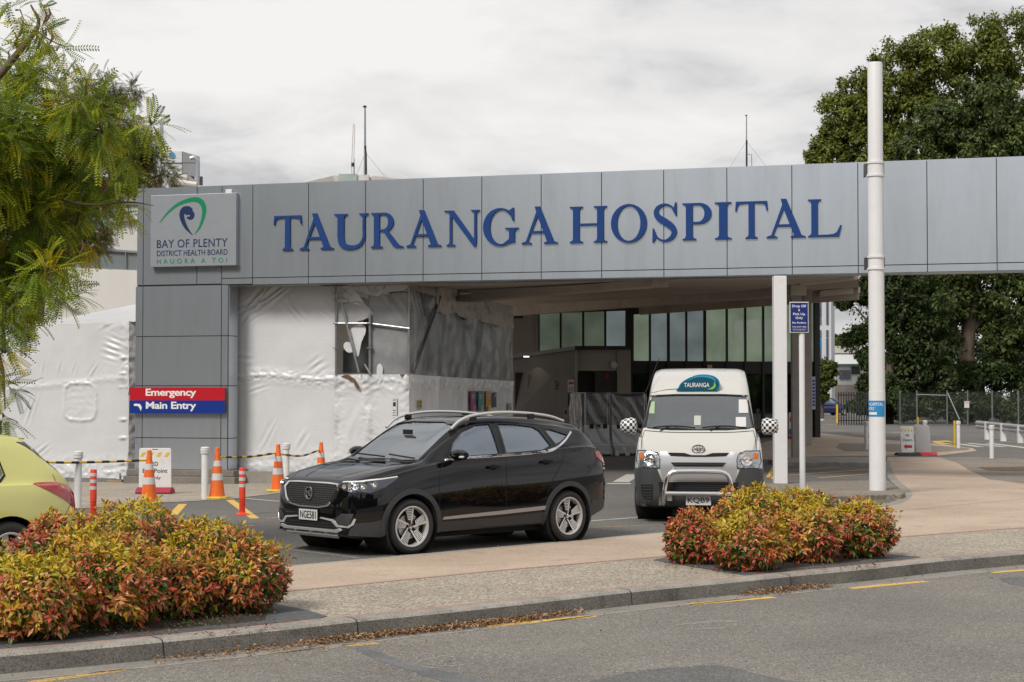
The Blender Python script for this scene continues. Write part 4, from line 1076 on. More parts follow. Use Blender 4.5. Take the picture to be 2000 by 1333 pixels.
inner(.32, .97, lambda u: zh+(zw-zh)*u+.02, lambda u: zh+(zw-zh)*u+1.0, .5, m_dkb, 'dark_board')
# scaffold tubes
def tubew(pts, r, name='scaffold_tube', mt=m_pole, par=None, F=BF):
    m = MB(); m.tube([F.w(s, t, z) for s, t, z in pts], r, 8); return m.build(name, mt, par or wr, world=True, smooth=True)
def V(px, y0, y1, t=TW-.08, r=.026): a, b = wp(px, y0, t), wp(px, y1, t); return tubew([(a[0], t, a[1]), (a[0], t, b[1])], r)
V(656, 733, 558); V(722, 733, 612); V(798, 733, 556, TW-.04)
a, b = wp(664, 582, TW-.14), wp(701, 728, TW-.14); tubew([(*a[:1], TW-.14, a[1]), (b[0], TW-.14, b[1])], .026)
a, b = wp(712, 712, TW-.1), wp(724, 732, TW-.1); tubew([(a[0], TW-.1, a[1]), (b[0], TW-.1, b[1])], .022)
a, b = wp(652, 632, TW-.1), wp(722, 632, TW-.1); tubew([(a[0], TW-.1, a[1]), (b[0], TW-.1, b[1])], .022)
a, b = wp(722, 632, TW-.06), wp(800, 642, TW-.06); tubew([(a[0], TW-.06, a[1]), (b[0], TW-.06, b[1])], .02)
a, b = wp(662, 587, TW-.12), wp(680, 588, TW-.12); tubew([(a[0], TW-.12, a[1]), (b[0], TW-.12, b[1])], .035, mt=M('pale_tube', (.5,.46,.42), .6))
for x, ys in ((656, (573, 584, 632, 680)), (722, (632, 680))):
    for y in ys:
        a = wp(x, y, TW-.08); m = MB(); m.lathe([(.03,-.01),(.075,-.01),(.075,.01),(.03,.01)], 12, Matrix.Translation(BF.w(a[0], TW-.08, a[1]))); m.build('rosette', m_pole, wr, world=True)
m_wood = M('dark_timber', (.07,.045,.03), .8, var=.3, vs=6)
a, b = wp(628, 556, TW-.2), wp(680, 556, TW-.2); m = MB(); m.box((a[0]-GO, TW-.4, a[1]-.03), (b[0]-GO, TW+.1, a[1]+.03)); m.build('timber_pad', m_wood, gate)
p0 = BF.w(sR+(sE-sR)*.2, TW+(tE-TW)*.2, ftop(.2)); m = MB(); m.cbox(p0+Vector((0,-.1,.02)), (.8,.35,.06)); m.build('timber_pad', m_wood, wr, world=True)
# brace seen through the right face
q0 = BF.w(sR+(sE-sR)*.02, TW+(tE-TW)*.02, zh+.02)+back*.06; q1 = BF.w(sR+(sE-sR)*.24, TW+(tE-TW)*.24, ftop(.24)-.25)+back*.06
m = MB(); m.tube([q0-back*.1, q1-back*.1], .03, 8); m.build('scaffold_tube', m_pole, wr, world=True, smooth=True)
# holes torn along the ledge
m_rust = M('torn_gap', (.12,.07,.04), .9, var=.5, vs=15)
for pts in ([(666,735),(680,733),(692,740),(697,748),(684,744),(676,738)], [(690,742),(700,752),(702,760),(694,756)], [(782,732),(796,731),(794,736),(786,737)]): rag(pts, 'torn_gap', m_rust, TW-.075)
# plinth board
m = MB(); a, b = wp(452, 930, .3)[0]-0, wp(690, 930, .3)[0]; m.prism([BF.w(a, .5, DIP), BF.w(b, .5, DIP), BF.w(b, .5, .06), BF.w(a, .5, .06)], BF.n*.1); m.build('plinth_board', M('plinth', (.25,.23,.2), .8, var=.15), wr, world=True)

# notices stuck on the wrap
def sticker(name, x0, y0, x1, y1, u, mt, label, cat, grp=None, extra=None):
    """flat sheet on the receding face at fraction u.. between pixel columns"""
    A = BF.w(sR, TW, 0); d = (BF.w(sE, tE, 0)-A); F = Frame(A, d); F.n = -F.n if F.n.dot(Vector((1,-1,0))) > 0 else F.n
    a = F.px(x0, y1); b = F.px(x1, y0); ct = F.w((a[0]+b[0])/2, 0, a[1])
    nn = Vector((F.u.y, -F.u.x, 0)); t = thing(name, label, cat, ct + nn*.07, F.rz, grp)
    wd, hg = b[0]-a[0], F.px(x0, y0)[1]-a[1]; m = MB(); m.box((-wd/2, -.006, 0), (wd/2, .006, hg)); m.build('sheet', mt, t)
    for k, (fx0, fz0, fx1, fz1, mm) in enumerate(extra or ()):
        m = MB(); m.box(((fx0-.5)*wd, -.009, fz0*hg), ((fx1-.5)*wd, -.006, fz1*hg)); m.build('print', mm, t)
    return t
mw = M('pale_print', (.5,.45,.47), .6)
for x, col, nm in ((914, (.28,.03,.17), 'magenta'), (929, (.02,.25,.24), 'teal'), (944, (.55,.27,.02), 'amber')):
    c2 = M(nm+'_print', tuple(min(1, v*1.9+.05) for v in col), .5)
    sticker('poster', x, 764, x+9.5, 803, 0, M(nm+'_poster', col, .5), f'tall {nm} poster stuck on the white wrap above the black car', 'poster', 'tall colour posters on the white wrap', [(.2,.72,.8,.8,mw), (.2,.6,.7,.66,mw), (.25,.42,.75,.44,c2), (.0,.0,.5,.22,M(nm+'_photo', (.25,.1,.08), .6)), (.5,.0,1,.3,c2)])
sticker('poster', 959.5, 767, 964.5, 796, 0, M('petrol_poster', (.02,.06,.08), .5), 'narrow dark blue poster right of the three tall colour posters', 'poster', None, [(.2,.7,.8,.85,mw)])
sticker('notice', 988, 788, 994, 801, 0, paper, 'tiny white notice at the far right edge of the white wrap', 'notice', None, [(.0,.2,.4,.8,M('yellow_print', (.5,.4,.03), .6)), (.5,.1,.9,.35,black)])
def fnote(name, x0, y0, x1, y1, mt, label, cat, extra=(), t=TW-.06):
    a, b = wp(x0, y1, t), wp(x1, y0, t); tt = thing(name, label, cat, BF.w((a[0]+b[0])/2, t, a[1]), BF.rz); wd, hg = b[0]-a[0], b[1]-a[1]
    m = MB(); m.box((-wd/2, -.005, 0), (wd/2, .005, hg)); m.build('sheet', mt, tt)
    for (fx0, fz0, fx1, fz1, mm) in extra:
        m = MB(); m.box(((fx0-.5)*wd, -.008, fz0*hg), ((fx1-.5)*wd, -.005, fz1*hg)); m.build('print', mm, tt)
    return tt
fnote('notice', 766, 776, 775, 816, paper, 'white notice with dark square symbol on the wrap behind the windscreen', 'notice', [(.2,.55,.8,.75,black), (.2,.82,.8,.9,M('ochre', (.4,.25,.05), .6)), (.15,.1,.8,.13,black), (.15,.22,.7,.25,black), (.15,.34,.8,.37,black)])
sticker('warning_notice', 813, 781, 818, 799, 0, M('warning_yellow', (.5,.42,.02), .6), 'small yellow and black warning notice on the white wrap', 'notice', None, [(.25,.6,.75,.85,black), (.2,.2,.8,.4,black)])

# left wrapped block
TL = .45
wl_ = thing('wrapped_scaffold', 'low scaffold wrapped in white plastic with a round patched square, left of the grey pillar', 'scaffold', BF.w(BF.px(140, 940, TL)[0], TL, DIP), BF.rz)
lp_ = lambda x, y: BF.px(x, y, TL)
l0, l1 = lp_(12, 800)[0], lp_(250, 800)[0]; zlt, zlb = lp_(130, 637)[1], lp_(130, 935)[1]
lf = [(*lp_(215,620), 25, .5, .35, 45, .03), (*lp_(222,680), -20, .4, .5, 45, .03), (*lp_(60,800), 65, .6, .25, 45, .025), (*lp_(85,720), 75, .25, .2, 45, .018), (*lp_(118,720), 78, .25, .15, 45, .02), (*lp_(145,722), 80, .22, .15, 45, .018), (*lp_(80,880), 30, .4, .2, 45, .02), (*lp_(182,725), 60, .3, .15, 45, .02)]
cp = lp_(157, 785)
def dL(x, z):
    X = l0 + x; r = soft(x, z, 101)
    for fo in lf: r += fold(X, z, *fo)
    cz = lp_(100, 753)[1] + (x-1.2)*.09
    r += .02*band(z, cz, .12)*crinkle(x, z*2, 103) + .035*band(z, DIP+.25, .45)*crinkle(x, z, 107, 6)
    r += .04*max(0, 1-(l1-X)/.35)*crinkle(x, z, 109, 4)*(z > 2)
    # patched rounded square
    dx_, dz_ = abs(X-cp[0])/.43, abs(z-cp[1])/.45; q = (dx_**4+dz_**4)**.25
    r += .03*math.exp(-((q-1)/.08)**2)*(1+.5*noise.noise((X*12, 5, z*12))) + (.01*crinkle(x, z, 111, 6) if q < 1 else 0)
    for yy in (856, 820, 905, 600, 730, 700):
        pz_ = lp_(235, yy)[1]; r += .06*math.exp(-((X-l1+.13)/.09)**2-((z-pz_)/.03)**2)
    return r
cloth(BF, l0, TL, l1, TL, zlb, zlt, dL, .03, top=lambda u: zlt + .1*max(0, (u-.8)/.2)).build('white_wrap', m_wrap, wl_, world=True, smooth=True, ang=180, fixn=False)
s2 = lp_(300, 800)[0]
cloth(BF, l1, TL, s2, TL+1.0, zlb, zlt+.1, lambda x, z: soft(x, z, 131)+.03*crinkle(x, z, 133, 4), .05).build('white_wrap', m_wrap, wl_, world=True, smooth=True, ang=180, fixn=False)
m = MB()   # sagging roof sheet
gx, gy = 40, 16; A = BF.w(l0, TL, zlt); B = BF.w(s2, TL, zlt+.1)
for i in range(gx+1):
    for j in range(gy+1):
        u, v = i/gx, j/gy; p = A + (B-A)*u + BF.n*(v*5); rise = (.5+.55*u)*min(1, v*1.25) + .03*noise.noise((u*9, v*7, 2)); m.v.append((p.x, p.y, p.z + rise))
for i in range(gx):
    for j in range(gy): q = i*(gy+1)+j; m.f.append((q, q+gy+1, q+gy+2, q+1)); m.mi.append(0)
m.build('wrap_roof', m_wrap, wl_, world=True, smooth=True, ang=180, fixn=False)
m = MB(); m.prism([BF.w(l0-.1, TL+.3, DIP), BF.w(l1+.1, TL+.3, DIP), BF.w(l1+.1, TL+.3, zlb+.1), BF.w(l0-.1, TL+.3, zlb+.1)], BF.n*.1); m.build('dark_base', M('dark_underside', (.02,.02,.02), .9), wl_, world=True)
m = MB(); m.prism([BF.w(lp_(70,930)[0], TL-.05, DIP), BF.w(lp_(228,930)[0], TL-.05, DIP), BF.w(lp_(228,930)[0], TL-.05, DIP+.1), BF.w(lp_(70,930)[0], TL-.05, DIP+.1)], BF.n*.05); m.build('steel_channel', m_pole, wl_, world=True)
a = lp_(236, 930); tubew([(a[0], TL-.02, DIP), (a[0], TL-.02, zlb+.15)], .03, 'jack', par=wl_)
m = MB(); c_ = BF.w(a[0]-.1, TL-.1, DIP+.03); m.cbox(c_, (.35,.2,.06)); m.build('timber_pad', M('pale_timber', (.3,.22,.13), .8), wl_, world=True)

# ================================================================ buildings behind, left
m_render = M('white_render', (.60,.585,.565), .85, var=.06, vs=.5, dirt=(.42,.39,.35,.5), ds=.5, stretch=(1,1,.25))
m_wgl = glass('tinted_window_glass', (.5,.6,.65), .3, .05, base=(.25,.33,.35,.55))
def blk(par, name, x0, y0, x1, y1, Y, dep, mt, base=None):
    a, b = AT(x0, y1, Y), AT(x1, y0, Y); m = MB(); m.box((a.x, Y, a.z if base is None else base), (b.x, Y+dep, b.z)); return m.build(name, mt, par, world=True)
bw = thing('white_ward_building', 'white rendered building with glass balustrade terrace behind the left wrapped scaffold', 'building', (AT(100, 700, 62).x, 62, DIP))
m = MB(); m.prism([AT(-200, 510, 62), AT(290, 530, 62), Vector((AT(290, 530, 62).x, 62, DIP)), Vector((AT(-200, 530, 62).x, 62, DIP))], (0, 3, 0)); m.build('terrace_wall', m_render, bw, world=True)
m = MB(); m.prism([AT(-200, 463, 62.1), AT(290, 496, 62.1), AT(290, 529, 62.1), AT(-200, 509, 62.1)], (0, .05, 0)); m.build('glass_balustrade', glass('balustrade_glass', (.7,.8,.8), .5, .05, base=(.3,.34,.35,.6)), bw, world=True)
m = MB(); m.prism([AT(-200, 458, 62), AT(290, 492, 62), AT(290, 496, 62), AT(-200, 463, 62)], (0, .15, 0)); m.build('handrail', M('rail_grey', (.2,.21,.23), .5), bw, world=True)
for x in (100, 190, 245):
    y = 463+(x+200)*.0673; blk(bw, 'rail_post', x-.8, y, x+.8, y+32, 62.0, .06, bpy.data.materials['rail_grey'])
m = MB(); m.prism([AT(216, 440, 66), AT(290, 425, 66), AT(290, 560, 66), AT(216, 560, 66)], (0, 6, 0)); m.build('upper_wall', M('grey_render', (.5,.49,.47), .85, var=.05), bw, world=True)
m = MB(); m.prism([AT(214, 427, 65.8), AT(290, 409, 65.8), AT(290, 424, 65.8), AT(214, 438, 65.8)], (0, 6.4, 0)); m.build('parapet', m_render, bw, world=True)
blk(bw, 'downpipe', 207, 440, 216, 560, 65.9, .3, M('mid_grey', (.28,.28,.29), .6)); blk(bw, 'upper_wall', 60, 445, 208, 560, 67, 4, m_render)
m = MB(); m.tube([AT(78, 555, 61.8), AT(148, 603, 61.8)], .1, 8); m.build('pipe', m_render, bw, world=True, smooth=True)
bt = thing('hospital_tower', 'tall pale hospital tower with banded windows seen through the left trees', 'building', (AT(150, 700, 95).x, 95, DIP))
blk(bt, 'wall', -60, 352, 300, 700, 95, 20, m_render, DIP)
for y0, y1 in ((364, 372), (394, 402)): blk(bt, 'window_band', 60, y0, 290, y1, 94.9, .2, M('ribbon_glass', (.22,.26,.3), .2))
for i in range(6): blk(bt, 'window', 120+i*26, 412, 142+i*26, 445, 94.85, .2, M('green_glass', (.2,.33,.3), .2) if i == 0 else bpy.data.materials['green_glass'])
for i in range(9): blk(bt, 'rail_post', 110+i*20, 402, 111.2+i*20, 416, 94.6, .06, m_frame)
blk(bt, 'rail', 100, 401, 290, 403, 94.5, .08, m_frame)
pp = thing('rooftop_plant_unit', 'pale boxy plant room with a curved duct on the tower roof', 'plant unit', (AT(350, 360, 90).x, 90, AT(350, 380, 90).z))
blk(pp, 'casing', 316, 296, 356, 342, 90, 3, M('cool_white', (.55,.57,.59), .6, var=.06, vs=.6))
m = MB(); m.prism([AT(356, 296, 90), AT(389, 306, 93), AT(389, 345, 93), AT(356, 342, 90)], (0, .2, 0)); m.build('side_casing', M('cool_grey', (.46,.48,.5), .6, var=.1, vs=.8), pp, world=True)
blk(pp, 'ledge', 330, 341, 365, 362, 89.9, 3, m_render)
for i in range(4): blk(pp, 'louvre', 366+i*8, 345, 371+i*8, 362, 92.8, .2, M('slot', (.15,.15,.16), .8) if not i else bpy.data.materials['slot'])
blk(pp, 'seam', 316, 318, 389, 319.2, 89.95, .03, m_gap); blk(pp, 'seam', 355.3, 296, 356.4, 342, 89.94, .03, m_gap)
m = MB(); m.tube([AT(x, y, 89.4) for x, y in smoothline([(372,310),(379,308),(384,312),(386,320),(386,345),(386,362)], 3)], .11, 8); m.build('duct', m_sil, pp, world=True, smooth=True)
m = MB(); m.lathe([(0,0),(.16,0),(.16,.03),(0,.03)], 16, Matrix.Translation(AT(336, 303.5, 89.97)) @ Matrix.Rotation(R(90), 4, 'X')); m.build('blue_disc', M('logo_blue', (.05,.25,.5), .5), pp, world=True)
m = MB(); m.tube([AT(352, 357, 89), AT(384, 361, 89)], .14, 8); m.build('pipe', m_render, pp, world=True, smooth=True)
am = thing('panel_antenna', 'slim white panel antenna standing on the tower roof above the trees', 'antenna', AT(314, 320, 92))
blk(am, 'panel', 312, 243, 318, 290, 92, .2, m_sil); blk(am, 'bracket', 308.5, 250, 310, 262, 91.9, .1, m_pole); blk(am, 'bracket', 308.5, 266, 310, 276, 91.9, .1, m_pole); blk(am, 'pole', 313.5, 290, 316.5, 330, 92.05, .1, m_pole)
# roofs and masts above the beam
rb = thing('roof_block', 'low beige hipped roof with a grey plant box rising behind the beam', 'building', (AT(700, 400, 90).x, 90, 0))
m = MB(); A = [AT(596,357,88), AT(822,357,88), AT(760,343.5,91), AT(650,343.5,91)]; m.prism([AT(590,358,88), AT(650,343.5,89.5), AT(668,343.5,89.5), AT(668,400,89.5), AT(590,400,88)], (0, 3, 0)); m.prism([AT(720,347,89.6), AT(732,343.5,89.5), AT(800,352,89), AT(800,400,89), AT(720,400,89.6)], (0, 3, 0)); m.build('roof', M('sand_roof', (.5,.47,.43), .8, var=.05), rb, world=True)
blk(rb, 'plant_box', 661, 340, 697, 400, 89, 2, M('tarnished_metal', (.33,.38,.37), .5, var=.15, vs=2)); blk(rb, 'wall', 697, 341.5, 720, 400, 89.1, 2, m_render); blk(rb, 'wall', 600, 362, 830, 420, 90, 8, m_render)
for m_ in ():
    pass
def mastt(name, x, y0, y1, Y, r, label, extra):
    t = thing(name, label, 'antenna mast', AT(x, y1, Y)); m = MB(); m.tube([AT(x, y1, Y), AT(x, (y0+y1)/2, Y), AT(x, y0, Y)], [r*1.3, r, r*.8], 8); m.build('pole', m_pole, t, world=True, smooth=True); extra(t); return t
def ex1(t):
    p = AT(712.5, 209, 88); m = MB(); m.lathe([(0,-.03),(.09,-.03),(.12,0),(.05,.06),(0,.09)], 14, Matrix.Translation(p)); m.build('cap', m_frame, t, world=True)
    m = MB(); m.tube([AT(713, 285, 87.9), AT(715, 300, 87.9), AT(715.5, 341, 87.9)], .045, 6); m.build('cable', m_frame, t, world=True)
    for x, y, Y in ((697, 341, 88), (752, 345, 88)):
        m = MB(); m.tube([AT(713.5, 299, 88), AT(x, y, Y)], .008, 4); m.build('guy_wire', m_pole, t, world=True)
    m = MB(); m.box(AT(710.8, 290, 87.9)[:], (AT(715.4, 284, 87.9)+Vector((0,.15,0)))[:]); m.build('clamp', m_pole, t, world=True)
mastt('antenna_mast', 713, 210, 342, 88, .055, 'taller capped antenna mast with guy wires rising above the word TAURANGA', ex1)
def ex2(t):
    m = MB(); m.tube([AT(x, y, 88) for x, y in ((686.8,342),(686.8,320),(690,245),(691.5,242),(693,246),(691,310))], .02, 5); m.build('loop_aerial', M('aerial_pale', (.45,.43,.42), .6), t, world=True)
    m = MB(); m.box(AT(686, 325, 87.9)[:], (AT(692, 318, 87.9)+Vector((0,.2,0)))[:]); m.build('clamp', m_frame, t, world=True)
mastt('antenna_mast', 691.5, 310, 342, 88, .03, 'thin looped aerial on a short pole beside the taller capped mast', ex2)
def ex3(t):
    p = AT(1457.5, 226, 88); m = MB(); m.lathe([(0,-.02),(.05,-.02),(.07,0),(0,.05)], 12, Matrix.Translation(p)); m.build('cap', m_frame, t, world=True)
    m = MB(); m.tube([AT(1458.2, 274, 87.9), AT(1458.5, 340, 87.9)], .05, 6); m.build('lower_pole', m_frame, t, world=True)
    m = MB(); m.tube([AT(1461, 302, 88), AT(1468, 302, 88), AT(1468.5, 340, 88)], .02, 5); m.build('side_arm', m_pole, t, world=True)
    for x in (1424, 1500):
        m = MB(); m.tube([AT(1458, 276, 88), AT(x, 330, 88)], .006, 4); m.build('guy_wire', m_pole, t, world=True)
mastt('antenna_mast', 1458, 226, 340, 88, .035, 'thin antenna mast rising behind the beam above the word HOSPITAL', ex3)

# ================================================================ buildings behind, right
tw = thing('office_tower', 'white tower with a column of blue windows beyond the glazed entrance', 'building', (AT(1610, 800, 170).x, 170, 0))
blk(tw, 'wall', 1560, 400, 1622, 800, 170, 10, M('tower_white', (.55,.56,.58), .7, var=.04), -1)
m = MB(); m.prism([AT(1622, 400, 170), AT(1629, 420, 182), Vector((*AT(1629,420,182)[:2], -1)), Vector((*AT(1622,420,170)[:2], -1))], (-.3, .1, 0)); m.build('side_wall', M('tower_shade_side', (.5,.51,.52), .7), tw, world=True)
m_bw = M('blue_grey_glass', (.10,.14,.2), .15); m_sky = M('bright_blue_panel', (.02,.2,.45), .4); m_dg = M('dark_glass', (.07,.09,.12), .15)
for y0, y1, mt in ((585,600,m_bw),(601,619,m_dg),(620,634,m_bw),(645,659,m_bw),(661,680,m_sky),(681,699,m_bw),(700,714,m_dg),(716,730,m_bw)):
    blk(tw, 'window', 1597, y0, 1604, y1, 169.9, .2, mt)
    blk(tw, 'window', 1614, y0, 1618, y1, 169.9, .2, m_dg)
for y in (600, 634, 645): pass
wh = thing('white_annex', 'low white two storey annex with grey roof between the tower and dark trees', 'building', (AT(1660, 800, 190).x, 190, 0))
blk(wh, 'roof', 1628, 676, 1700, 690, 196, 8, M('pale_roof', (.5,.48,.44), .8)); blk(wh, 'vent_band', 1628, 690, 1700, 694, 195, 8, m_dg); blk(wh, 'wall', 1628, 693, 1700, 714, 194, 8, M('annex_white', (.66,.66,.66), .7)); blk(wh, 'eave', 1628, 711, 1700, 714, 189.6, .6, M('eave_green', (.12,.22,.2), .6))
blk(wh, 'wall', 1628, 714, 1700, 800, 190, 8, M('annex_wall', (.55,.56,.57), .7), -1)
blk(wh, 'window', 1640, 723, 1649, 741, 189.8, .2, m_dg); blk(wh, 'window', 1651, 723, 1662, 741, 189.8, .2, m_dg); blk(wh, 'window', 1664, 716, 1680, 731, 189.8, .2, m_gap)
blk(wh, 'lower_wall', 1628, 752, 1700, 800, 189, .6, M('annex_tan', (.33,.29,.25), .8, var=.3, vs=.8), -1)
# ================================================================ vehicles
# every car body: local frame, x from nose (0) to tail (L), z up, near side y<0; then shifted so that the empty is at the middle of the wheelbase
def section(w_, z0, zb_, wr_, zt_, wlo, n_side=9, n_glass=9, n_top=9):
    """half section from bottom centre to roof centre, as (y,z)"""
    k = []
    hb = zb_-z0
    k += [(0, z0), (wlo*.6, z0), (wlo*.93, z0)]
    side = [(wlo*.985, z0+.025), (wlo, z0+.09), (w_*.985, z0+.22*hb), (w_, z0+.45*hb), (w_*.998, z0+.62*hb), (w_*.985, z0+.8*hb), (w_*.968, z0+.92*hb), (w_*.945, zb_)]
    side = smoothline(side, 3)
    gl = max(0, zt_-zb_)
    base = (w_*.945-min(.045, gl*.3), zb_+min(.018, gl*.15))
    green = [side[-1], base, (base[0]+(wr_-base[0])*.35, base[1]+(zt_-base[1])*.36), (base[0]+(wr_-base[0])*.72, base[1]+(zt_-base[1])*.70), (wr_-.002, zt_-min(.07, gl*.22)), (wr_-min(.05,wr_*.1), zt_-min(.025, gl*.09)), (wr_*.80, zt_-min(.006, gl*.03)), (wr_*.45, zt_), (0, zt_+.004)]
    green = smoothline(green, 4)
    return k + side + green[1:]
def loft(stations, fn, off=0.0):
    """closed body: fn(x) -> half section; mirrored"""
    m = MB(); secs = []
    for x in stations:
        h = fn(x); full = [(y, z) for y, z in h] + [(-y, z) for y, z in h[-2:0:-1]]; secs.append([(x, y, z) for y, z in full])
    n = len(secs[0])
    for s_ in secs: m.v += s_
    for i in range(len(secs)-1):
        for j in range(n): j2 = (j+1) % n; m.f.append((i*n+j, i*n+j2, (i+1)*n+j2, (i+1)*n+j)); m.mi.append(0)
    for base, rev in ((0, True), ((len(secs)-1)*n, False)):
        h = n//2
        for j in range(h):      # cap as strips between mirrored points
            a, b, c, d = j, (j+1), (n-j-1) % n, (n-j) % n
            f = [base+a, base+b, base+c, base+d]; f = list(dict.fromkeys(f))
            if len(f) > 2: m.f.append(tuple(f[::-1] if rev else f)); m.mi.append(0)
    return m
def tmpobj(m, name='tmp'):
    me = bpy.data.meshes.new(name); me.from_pydata(m.v, [], m.f); bm = bmesh.new(); bm.from_mesh(me); bmesh.ops.recalc_face_normals(bm, faces=bm.faces); bm.to_mesh(me); bm.free()
    o = bpy.data.objects.new(name, me); C.objects.link(o); return o
def cut(body, cutters):
    """boolean difference -> (verts, faces)"""
    o = tmpobj(body); cs = []
    for c in cutters:
        co = tmpobj(c, 'cut'); cs.append(co); md = o.modifiers.new('b', 'BOOLEAN'); md.operation = 'DIFFERENCE'; md.object = co; md.solver = 'EXACT'
    dg = bpy.context.evaluated_depsgraph_get(); me = bpy.data.meshes.new_from_object(o.evaluated_get(dg))
    m = MB(); m.v = [tuple(v.co) for v in me.vertices]; m.f = [tuple(p.vertices) for p in me.polygons]; m.mi = [0]*len(m.f)
    for q in [o]+cs: d = q.data; bpy.data.objects.remove(q); bpy.data.meshes.remove(d)
    bpy.data.meshes.remove(me); return m
class Skin:
    """projects outlines on a body surface"""
    def __init__(s, m): s.b = BVHTree.FromPolygons([Vector(v) for v in m.v], m.f)
    def hit(s, a, b, axis):
        # axis: '-y' near side, '+y' far side, '-x' front, '+x' rear, '+z' top ; (a,b) = the two other coordinates
        if axis[1] == 'y': o = Vector((a, -3 if axis[0] == '-' else 3, b)); d = Vector((0, 1 if axis[0] == '-' else -1, 0))
        elif axis[1] == 'x': o = Vector((-3 if axis[0] == '-' else 9, a, b)); d = Vector((1 if axis[0] == '-' else -1, 0, 0))
        else: o = Vector((a, b, 5)); d = Vector((0, 0, -1))
        h = s.b.ray_cast(o, d)
        return (h[0], -d) if h[0] else (None, -d)
    def patch(s, outline, axis, off=.003, th=.0, grid=.05, holes=(), k=0, closed_smooth=False):
        pts = [tuple(p) for p in (smoothline(outline, k, True) if k else outline)]
        # refine edges
        def ref(P):
            out = []
            for i in range(len(P)):
                a, b = P[i], P[(i+1) % len(P)]; n = max(1, int(math.dist(a, b)/grid))
                out += [(a[0]+(b[0]-a[0])*t/n, a[1]+(b[1]-a[1])*t/n) for t in range(n)]
            return out
        pts = ref(pts); hl = [ref(h) for h in holes]
        vs = [Vector(p) for p in pts]; faces = [list(range(len(vs)))]
        for h in hl: n = len(vs); vs += [Vector(p) for p in h]; faces.append(list(range(n, n+len(h))))
        xs_ = [p[0] for p in pts]; ys_ = [p[1] for p in pts]
        gx = np.arange(min(xs_)+grid/2, max(xs_), grid); gy = np.arange(min(ys_)+grid/2, max(ys_), grid)
        for x in gx:
            for y in gy:
                if inpoly(x, y, pts) and not any(inpoly(x, y, h) for h in hl): vs.append(Vector((x, y)))
        ov, oe, of, _, _, _ = delaunay_2d_cdt(vs, [], faces, 1, 1e-5)
        P = []; ok = []; last = None
        for p in ov:
            h, d = s.hit(p[0], p[1], axis)
            P.append(h); last = d
        good = [h for h in P if h]
        for i, h in enumerate(P):
            if h is None:
                q = min(((ov[j]-ov[i]).length, j) for j in range(len(ov)) if P[j] is not None)[1] if good else None
                if q is None: P[i] = Vector((0, 0, 0)); continue
                v = P[q].copy()
                if axis[1] == 'y': v.x, v.z = ov[i]
                elif axis[1] == 'x': v.y, v.z = ov[i]
                else: v.x, v.y = ov[i]
                P[i] = v
        m = MB(); n = len(P); keep = []
        for f in of:
            cx = sum(ov[i][0] for i in f)/len(f); cy = sum(ov[i][1] for i in f)/len(f)
            if inpoly(cx, cy, pts) and not any(inpoly(cx, cy, h) for h in hl): keep.append(tuple(f))
        # offset along averaged normals
        N = [Vector((0, 0, 0)) for _ in P]
        for f in keep:
            for a_, b_, c_ in ((f[0], f[1], f[2]),):
                nn = (P[b_]-P[a_]).cross(P[c_]-P[a_])
                if nn.dot(last) < 0: nn = -nn
                for i in f: N[i] += nn
        N = [(v.normalized() if v.length > 0 else last) for v in N]
        front = [P[i]+N[i]*off for i in range(n)]
        m.v = [tuple(p) for p in front]; m.f = list(keep); m.mi = [0]*len(keep)
        if th:
            m.v += [tuple(P[i]+N[i]*(off-th)) for i in range(n)]
            m.f += [tuple(i+n for i in f)[::-1] for f in keep]
            ed = {}
            for f in keep:
                for a_, b_ in zip(f, f[1:]+f[:1]): ed[(a_, b_)] = 1
            m.f += [(b_, a_, a_+n, b_+n)[::-1] for (a_, b_) in ed if (b_, a_) not in ed]
            m.mi = [0]*len(m.f)
        return m
    def path(s, pts, axis, w_=.008, off=.002, th=.0, k=5, grid=.06):
        q = smoothline(pts, k) if k else pts
        return s.patch(ribbon(q, [w_]*len(q)), axis, off, th, grid)
m_tyre = M('tyre_rubber', (.018,.018,.019), .75, var=.15, vs=20, bump=.2, bs=40)
m_chrome = M('chrome', (.72,.72,.74), .12, metal=1)
m_satin = M('satin_silver', (.60,.60,.61), .38, metal=.55)
m_alloy = M('alloy_lip', (.5,.5,.5), .35, metal=.3)
m_plast = M('dark_cladding', (.035,.037,.04), .55, var=.1, vs=30)
m_blk = M('gloss_black_trim', (.005,.005,.006), .15)
m_matt = M('matt_black', (.008,.008,.008), .9)
m_cglass = glass('car_glass', (.6,.68,.74), .7, .01, base=(.13,.19,.28,.38), ior=2.6)
m_skyws = glass('raked_windscreen', (.7,.78,.8), .6, .01, base=(.25,.27,.28,.2), ior=4.2)
m_wsglass = glass('windscreen_glass', (.7,.78,.78), .7, .01, base=(.2,.22,.22,.16), ior=2.5)
m_seat = M('seat_fabric', (.05,.05,.055), .8); m_int = M('interior_trim', (.09,.09,.09), .7)
m_lens = glass('lamp_lens', (.9,.92,.95), .85, .02)
m_red = M('tail_lamp_red', (.35,.008,.012), .12, coat=1); m_amb = M('amber_lens', (.5,.12,.01), .2)
m_plate = M('plate_white', (.55,.55,.55), .45); m_ink = M('plate_ink', (.01,.01,.012), .5)
